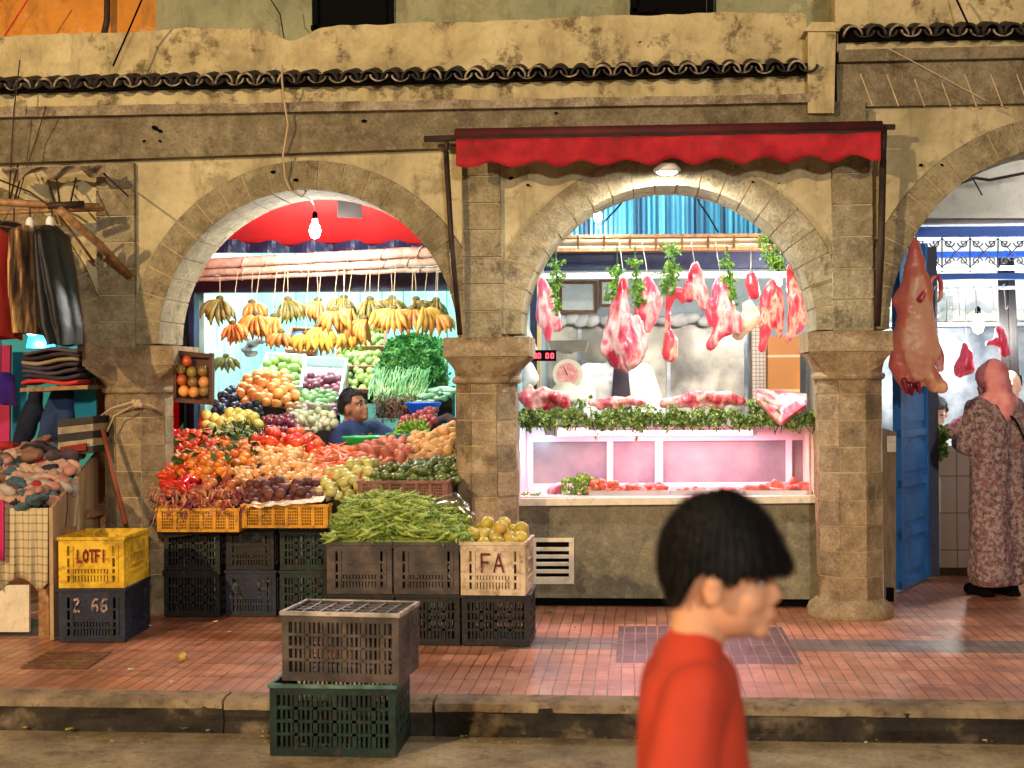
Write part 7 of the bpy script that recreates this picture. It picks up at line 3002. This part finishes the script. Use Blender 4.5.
for s_ in (-1, 1):
    mb = MB()
    f = Ww(-.04 if s_ < 0 else .02, .09 * s_, .0)
    mb.cap(f + V((0, 0, .045)), .045, f + fW * .14 + V((0, 0, .035)), .04)
    mb.box((f.x - .05, f.y - .05, .152), (f.x + .05, f.y + .08, .175))
    remesh('shoe', mb, .009, m_black, wom)

# ---------------- seated fruit seller
gs = U(352, 384, 9.85)
fS = V((.86, -.35, 0)).normalized()
lS = V((0, 0, 1)).cross(fS)
zb = .15


def Ws(x, y, z):
    return V((gs.x, gs.y, .15)) + fS * x + lS * y + V((0, 0, z))


hz = U(352, 404, 9.85).z - .15
J = dict(head=(.0, 0, hz), neck=(-.01, 0, hz - .14), chest=(.04, 0, hz - .27), hip=(-.06, 0, hz - .62),
         shL=(.05, .19, hz - .18), elL=(.24, .27, hz - .3), haL=(.42, .2, hz - .34), shR=(.02, -.2, hz - .2), elR=(.06, -.27, hz - .44), haR=(.2, -.2, hz - .6),
         knL=(.12, .1, .42), ftL=(.05, .1, .04), knR=(.1, -.1, .42), ftR=(.0, -.1, .04))
ven, hcs, Ms = person('man in a navy top behind the fruit looking up to the right', Ws, 1.7, J, sk_man, tuple(fS + V((.1, -.1, .32))), hs=1.08, vox=.01)
m_navyshirt = mat('navy_jersey', [(20, 32, 66), (36, 54, 104)], 4, .8)
pr = []
for sd in (-1, 1):
    pr += [(Ws(.04, .09 * sd, hz - .3), .13, Ws(-.06, .07 * sd, hz - .7), .12), (Ws(.02, .04 * sd, hz - .21), .09, Ws(0, 0, hz - .15), .07)]
for sd in 'LR':
    pr += [(Ws(.03, 0, hz - .22), .09, Ws(*J['sh' + sd]), .075), (Ws(*J['sh' + sd]), .072, Ws(*J['el' + sd]), .06), (Ws(*J['el' + sd]), .06, Ws(*J['ha' + sd]), .045)]
clothes('shirt', ven, pr, m_navyshirt, .012, .008)
clothes('trousers', ven, [(Ws(-.06, .09 * s_, hz - .72), .11, Ws(.11, .1 * s_, .42), .085) for s_ in (-1, 1)] + [(Ws(.11, .1 * s_, .42), .08, Ws(.04, .1 * s_, .12), .07) for s_ in (-1, 1)], den2, .014)
hair_cap(ven, hcs, Ms, 1.08, lambda x, y: (.045 if x > .05 else (.0 if x > -.0 else -.05)), 700, .02)

# ---------------- butcher in a white coat behind the big leg
gB = U(616, 384, 10.1)
fB = V((.25, -1, 0)).normalized()
lB = V((0, 0, 1)).cross(fB)


def WB(x, y, z):
    return V((gB.x, gB.y, .15)) + fB * x + lB * y + V((0, 0, z))


J = dict(head=(.06, 0, 1.66), neck=(.02, 0, 1.5), chest=(0, 0, 1.32), hip=(0, 0, .95),
         shL=(0, .2, 1.44), elL=(.1, .27, 1.18), haL=(.3, .18, 1.08), shR=(0, -.2, 1.44), elR=(.1, -.27, 1.18), haR=(.3, -.18, 1.06),
         knL=(.02, .1, .5), ftL=(0, .1, .05), knR=(.02, -.1, .5), ftR=(0, -.1, .05))
but, hcb, Mb2 = person('butcher in a white coat and dark apron half hidden behind the largest leg of beef', WB, 1.76, J, sk_pale, tuple(fB + V((.3, 0, -.1))), hs=1.0, vox=.011)
pr = []
for sd in (-1, 1):
    pr += [(WB(0, .09 * sd, 1.34), .13, WB(0, .09 * sd, .8), .145), (WB(0, .04 * sd, 1.44), .09, WB(0, .0, 1.49), .075)]
for sd in 'LR':
    pr += [(WB(0, 0, 1.42), .09, WB(*J['sh' + sd]), .085), (WB(*J['sh' + sd]), .08, WB(*J['el' + sd]), .068), (WB(*J['el' + sd]), .066, WB(*J['ha' + sd]), .055)]
clothes('white_coat', but, pr, mat('white_coat_cloth', [(206, 206, 200), (226, 226, 220)], 4, .8), .013, .012)
mb = MB()
mb.sheet(lambda u, v: WB(.155 + .01 * math.cos((u - .5) * 3), (u - .5) * (.1 + .12 * (1 - v)), .8 + .72 * v), 10, 12, thick=(0, .012, 0))
mb.build('apron', mat('dark_apron', [(40, 34, 44), (60, 52, 62)], 4, .7), but)
hair_cap(but, hcb, Mb2, 1.0, lambda x, y: (.035 if x > .05 else (.0 if x > -.0 else -.07)), 500, .025)
clothes('trousers', but, [(WB(0, .09 * s_, .85), .12, WB(.02, .1 * s_, .1), .08) for s_ in (-1, 1)], den2, .014)

# ---------------- two men behind the tiled counter
for (px, hy, Y, fdir, lab, mt_, hairl, coat) in ((936, 412, 10.95, (-.1, -1, -.35), 'dark haired young man bending low behind the tiled counter beside the blue door', sk_pale, lambda x, y: (.035 if x > .05 else (.0 if x > 0 else -.06)), (196, 196, 196)),
                                      (1013, 385, 11.0, (-.7, -1, -.1), 'balding man in pale blue behind the shoulder of the woman', sk_pale, None, (176, 200, 214))):
    gq = U(px, 384, Y)
    hz = U(px, hy - 2, Y).z - .15
    fq = V((fdir[0], fdir[1], 0)).normalized()
    lq = V((0, 0, 1)).cross(fq)

    def Wq(x, y, z, gq=gq, fq=fq, lq=lq):
        return V((gq.x, gq.y, .15)) + fq * x + lq * y + V((0, 0, z))
    J = dict(head=(.05, 0, hz), neck=(0, 0, hz - .17), chest=(-.03, 0, hz - .35), hip=(-.12, 0, hz - .7),
             shL=(-.02, .19, hz - .24), elL=(.05, .26, hz - .48), haL=(.22, .2, hz - .52), shR=(-.02, -.19, hz - .24), elR=(.05, -.26, hz - .48), haR=(.22, -.2, hz - .52),
             knL=(0, .1, .45), ftL=(-.1, .1, .05), knR=(0, -.1, .45), ftR=(-.1, -.1, .05))
    pp, hh, MM = person(lab, Wq, 1.7, J, mt_, fdir, hs=1.0, vox=.012)
    pr = []
    for sd in (-1, 1):
        pr += [(Wq(-.03, .09 * sd, hz - .35), .12, Wq(-.1, .08 * sd, hz - .85), .13), (Wq(-.02, .03 * sd, hz - .26), .09, Wq(-.01, 0, hz - .21), .075)]
    for sd in 'LR':
        pr += [(Wq(-.02, 0, hz - .28), .09, Wq(*J['sh' + sd]), .08), (Wq(*J['sh' + sd]), .075, Wq(*J['el' + sd]), .06), (Wq(*J['el' + sd]), .06, Wq(*J['ha' + sd]), .05)]
    clothes('work_coat', pp, pr, mat('coat_cloth_%d' % px, [coat, tuple(min(255, c + 14) for c in coat)], 4, .8), .014, .01)
    if hairl:
        hair_cap(pp, hh, MM, 1.0, hairl, 600, .025)
    else:
        hair_cap(pp, hh, MM, 1.0, lambda x, y: (1 if x > -.005 else (.055 if x > -.03 else -.06)) if y < .07 or x < -.01 else 1, 300, .015, th=.004, rx=(.099, .079, .101))
# ================================================================ litter on the pavement and in the gutter
m_lit = [mat('wilted_leaf_yellow', [(150, 140, 50), (190, 176, 90)], 20, .7), mat('wilted_leaf_green', [(84, 110, 40), (120, 140, 60)], 20, .7), mat('paper_scrap', [(200, 190, 170), (220, 210, 190)], 20, .8)]
for k, (px, py, w, m, nm, z) in enumerate(((184, 730, 9, 1, 'leaf', 0), (208, 732, 5, 0, 'leaf', 0), (262, 738, 6, 0, 'leaf', 0), (263, 733, 3, 2, 'scrap', 0), (70, 731, 10, 0, 'leaf', 0), (25, 729, 6, 0, 'leaf', 0), (2, 725, 4, 0, 'leaf', 0),
                                     (8, 739, 3, 1, 'leaf', 0), (131, 671, 7, 2, 'scrap', 1), (171, 683, 6, 2, 'scrap', 1), (100, 672, 5, 0, 'leaf', 1), (140, 628, 4, 2, 'scrap', 1), (150, 627, 4, 2, 'scrap', 1), (216, 623, 6, 2, 'scrap', 1),
                                     (230, 633, 4, 2, 'scrap', 1), (551, 614, 8, 1, 'leaf', 1), (575, 629, 3, 1, 'leaf', 1), (524, 735, 4, 0, 'leaf', 0), (866, 744, 4, 2, 'scrap', 0), (985, 742, 5, 2, 'scrap', 0), (640, 752, 5, 2, 'scrap', 0), (462, 738, 6, 1, 'leaf', 0))):
    p = G(px, py, .16 if z else .008)
    mb = MB()
    s = w / 1400 * p.y / 2
    a0 = R.uniform(0, 3)
    mb.sheet(lambda u, v: p + V(((u - .5) * 2 * s * math.cos(a0) - (v - .5) * s * math.sin(a0) * 1.4 * math.sin(PI * (.1 + .8 * u)), (u - .5) * 2 * s * math.sin(a0) + (v - .5) * s * 1.4 * math.cos(a0) * math.sin(PI * (.1 + .8 * u)), .006 + .5 * s * abs(v - .5) + .3 * s * noise.noise(V((u * 4, v * 4, k))))), 8, 4, thick=(0, 0, .002))
    where = 'on the pavement' if z else 'in the gutter'
    tag(mb.build('litter_' + nm, m_lit[m], smooth=True), '%s %s lying %s' % (('yellowed', 'green wilted', 'pale paper')[m], nm, where), nm, '%s %s litter %s' % (('yellow', 'green', 'paper')[m], nm, where))
p = G(183, 661, .152)
tag(MB().ball(p + V((0, 0, .022)), (.024, .022, .021)).build('fallen_lemon', m_lemon, smooth=True), 'single fallen yellowish fruit lying on the pavement left of the street crates', 'lemon')
mb = MB()
for k in range(260):
    if R.random() < .5:
        p = G(R.uniform(-20, 560), R.uniform(612, 690), .1535)
    else:
        p = G(R.uniform(-20, 1040), 737 + abs(R.gauss(0, 5)), .006)
    d = V((R.gauss(0, 1), R.gauss(0, 1), .1)).normalized()
    mb.add(leaf_vf(p + V((0, 0, .003)), d, V((0, 0, 1)), R.uniform(.008, .03), R.uniform(.002, .008)), R.randrange(3))
tag(mb.build('vegetable_scraps', [m_lit[0], m_lit[1], mat('dark_scrap', [(60, 44, 30), (120, 96, 70)], 20, .8)]), 'small vegetable scraps and husks strewn over the pavement and along the gutter', 'scraps', kind='stuff')
# drain cover
c = G(62, 660, .153)
t = thing('drain_cover', 'rusty diamond patterned metal cover set in the pavement on the left', 'drain cover', c)
mb = MB()
a, b, c2, d = G(20, 668, .153), G(88, 668, .153), G(112, 652, .153), G(48, 652, .153)
mb.hexa([a, b, c2, d] + [q + V((0, 0, .004)) for q in (a, b, c2, d)])
mb.build('plate', mat('rusty_plate', [(84, 56, 34), (120, 84, 50)], 12, .6, .5, 50), t)
mb = MB()
for i in range(14):
    for j in range(5):
        u, v = (i + .5) / 14, (j + .5) / 5
        q = a.lerp(b, u).lerp(d.lerp(c2, u), v) + V((0, 0, .0045))
        e = .014
        mb.box((q.x - e, q.y - .005, q.z), (q.x + e, q.y + .005, q.z + .004), rot=(0, 0, .8 if (i + j) % 2 else -.8))
mb.build('raised_studs', mat('worn_stud', [(96, 66, 42), (134, 98, 62)], 12, .6), t)

# cables on the facade
for pts, r, m, lab in (([(282, 65, 8.1), (282, 80, 7.98), (284, 100, 8.05), (288, 125, 8.06), (283, 155, 8.1), (285, 178, 8.15), (290, 190, 8.15), (302, 197, 8.2), (307, 190, 8.25)], .006, m_string, 'pale cable hanging down the facade to the first arch'),
                       ([(146, -10, 7.9), (128, 32, 8.0), (113, 66, 7.98)], .006, m_black, 'black cable slanting to the left roof tiles'),
                       ([(20, 60, 8.0), (14, 110, 7.98), (11, 160, 8.0), (9, 200, 7.8)], .004, m_iron, 'thin cord dropping from the tiles to the pole frame'),
                       ([(46, 106, 8.0), (36, 140, 8.05), (26, 170, 8.0), (16, 205, 7.8)], .004, m_iron, 'thin slanting cord left of the first arch'),
                       ([(34, -10, 8.6), (18, 15, 8.6), (2, 40, 8.5)], .005, m_redw, 'thin red cable crossing the orange wall'),
                       ([(268, -5, 8.6), (280, 14, 8.7), (284, 38, 8.35)], .004, m_black, 'thin black cable above the notch in the parapet'),
                       ([(884, 46, 7.95), (985, 100, 7.95), (986, 104, 8.1)], .003, m_string, 'thin pale cord crossing the right roof'),
                       ([(954, -6, 8.1), (968, 24, 8.0)], .006, m_black, 'short black cable over the right roof tiles'),
                       ([(940, 190, 9.9), (975, 178, 10.2), (990, 180, 10.2), (1030, 172, 10.2)], .012, m_iron, 'dusty twisted cable sagging under the right arch'),
                       ([(968, 170, 10.0), (976, 184, 10.1), (982, 195, 10.15)], .006, m_iron, 'loose cable end under the crown of the right arch')):
    tag(MB().tube([U(*q) for q in pts], r, 6).build('cable', m), lab, 'cable')
# scattered holes and stains on the facade
mb = MB()
for (x, y, r) in ((155, 128, 4), (160, 131, 3), (144, 141, 2), (160, 141, 2), (364, 121, 3), (273, 172, 3), (296, 180, 3), (511, 178, 2.6), (528, 185, 2), (753, 182, 1.6), (779, 183, 1), (556, 113, 2), (603, 86, 2), (942, 165, 2), (921, 165, 2.4), (640, 42, 1.5)):
    Yh = YW - (.08 if 110 < y < 150 and x < 800 else (.02 if y < 190 else .015))
    p = U(x, y, Yh)
    mb.ball(p, (S(r, 8), .006, S(r * .6, 8)), (0, R.uniform(-.6, .6), 0), seg=9, rings=6)
mb.build('plaster_holes', m_black, bld)

# ================================================================ light
W = bpy.data.worlds.new('World')
SC.world = W
W.use_nodes = True
nt = W.node_tree
bg = nt.nodes['Background']
sky = nt.nodes.new('ShaderNodeTexSky')
sky.sky_type = 'NISHITA'
sky.sun_disc = False
sky.sun_elevation = math.radians(4)
sky.sun_rotation = math.radians(200)
mx = nt.nodes.new('ShaderNodeMix')
mx.data_type = 'RGBA'
mx.inputs[0].default_value = .985
nt.links.new(sky.outputs[0], mx.inputs[6])
mx.inputs[7].default_value = (.95, .62, .42, 1)     # town glow on the night sky
nt.links.new(mx.outputs[2], bg.inputs[0])
bg.inputs[1].default_value = WORLD

# street lamps standing behind the photographer
def aim(p, q):
    return (V(q) - V(p)).to_track_quat('-Z', 'Y').to_euler()


p = V((-6.5, -2.0, 5.0))
lamp('SPOT', 'street_lamp_light', p, ST1, (1, .68, .34), .1, aim(p, (-2.6, 8.2, 2.4)), spot=math.radians(110))
p = V((2.0, -6, 3.9))
lamp('SPOT', 'street_lamp_light', p, ST2, (1, .86, .72), .3, aim(p, (.6, 8.2, 1.4)), spot=math.radians(120))
lamp('AREA', 'shop_ceiling_light', (U(668, 300, 9.9).x, 9.4, 3.35), 60, (.97, .99, 1), 1.4, (0, 0, 0), .5)  # added fill for the butcher room, no fixture modelled
lamp('AREA', 'shop_ceiling_light', (U(310, 300, 10.8).x, 10.9, 3.2), 135, (.84, 1, .98), 1.6, (0, 0, 0), .4)  # added fill that brightens the fruit shop
lamp('AREA', 'shop_ceiling_light', (4.2, 11.2, 3.6), 60, (.85, .93, 1), 1.8, (0, 0, 0), .5)  # added fill inside the right meat shop
q_ = U(655, 433, YC + .3)
lamp('AREA', 'case_light', (q_.x, YC + .3, q_.z - .0), 38, (1, .38, .5), 1.5, (0, 0, 0), .1)

lamp('AREA', 'arcade_fill_light', (3.4, 9.2, 3.1), 16, (1, .93, .86), 1.2, (math.radians(70), 0, 0), .3)  # added fill aimed at the white wall under the right arch
lamp('POINT', 'case_cool_light', U(534, 445, YC + .2), 5, (.6, .85, 1), .03)
# ================================================================ camera
cam = bpy.data.cameras.new('camera')
co_ = bpy.data.objects.new('camera', cam)
C.objects.link(co_)
Mx = Matrix((rg2, up2, -fwd)).transposed().to_4x4()
Mx.translation = CAM
co_.matrix_world = Mx
cam.sensor_width = 36
cam.lens = 36 * F / 1024
cam.clip_end = 200
cam.dof.use_dof = True
cam.dof.focus_distance = 8.3
cam.dof.aperture_fstop = 49.2 / 1000 / .016
SC.camera = co_
SC.render.resolution_x, SC.render.resolution_y = 1024, 768
SC.render.engine = 'CYCLES'
cy = SC.cycles
cy.use_denoising = True
try:
    cy.denoiser = 'OPENIMAGEDENOISE'
except Exception:
    pass
cy.max_bounces = 6
cy.diffuse_bounces = 3
cy.glossy_bounces = 3
cy.transmission_bounces = 4
cy.transparent_max_bounces = 8
cy.sample_clamp_indirect = 4
cy.caustics_reflective = False
cy.caustics_refractive = False
cy.use_adaptive_sampling = True
cy.adaptive_threshold = .02
vs = SC.view_settings
vs.view_transform = 'Standard'
vs.look = 'None'
vs.exposure = 0
vs.gamma = 1
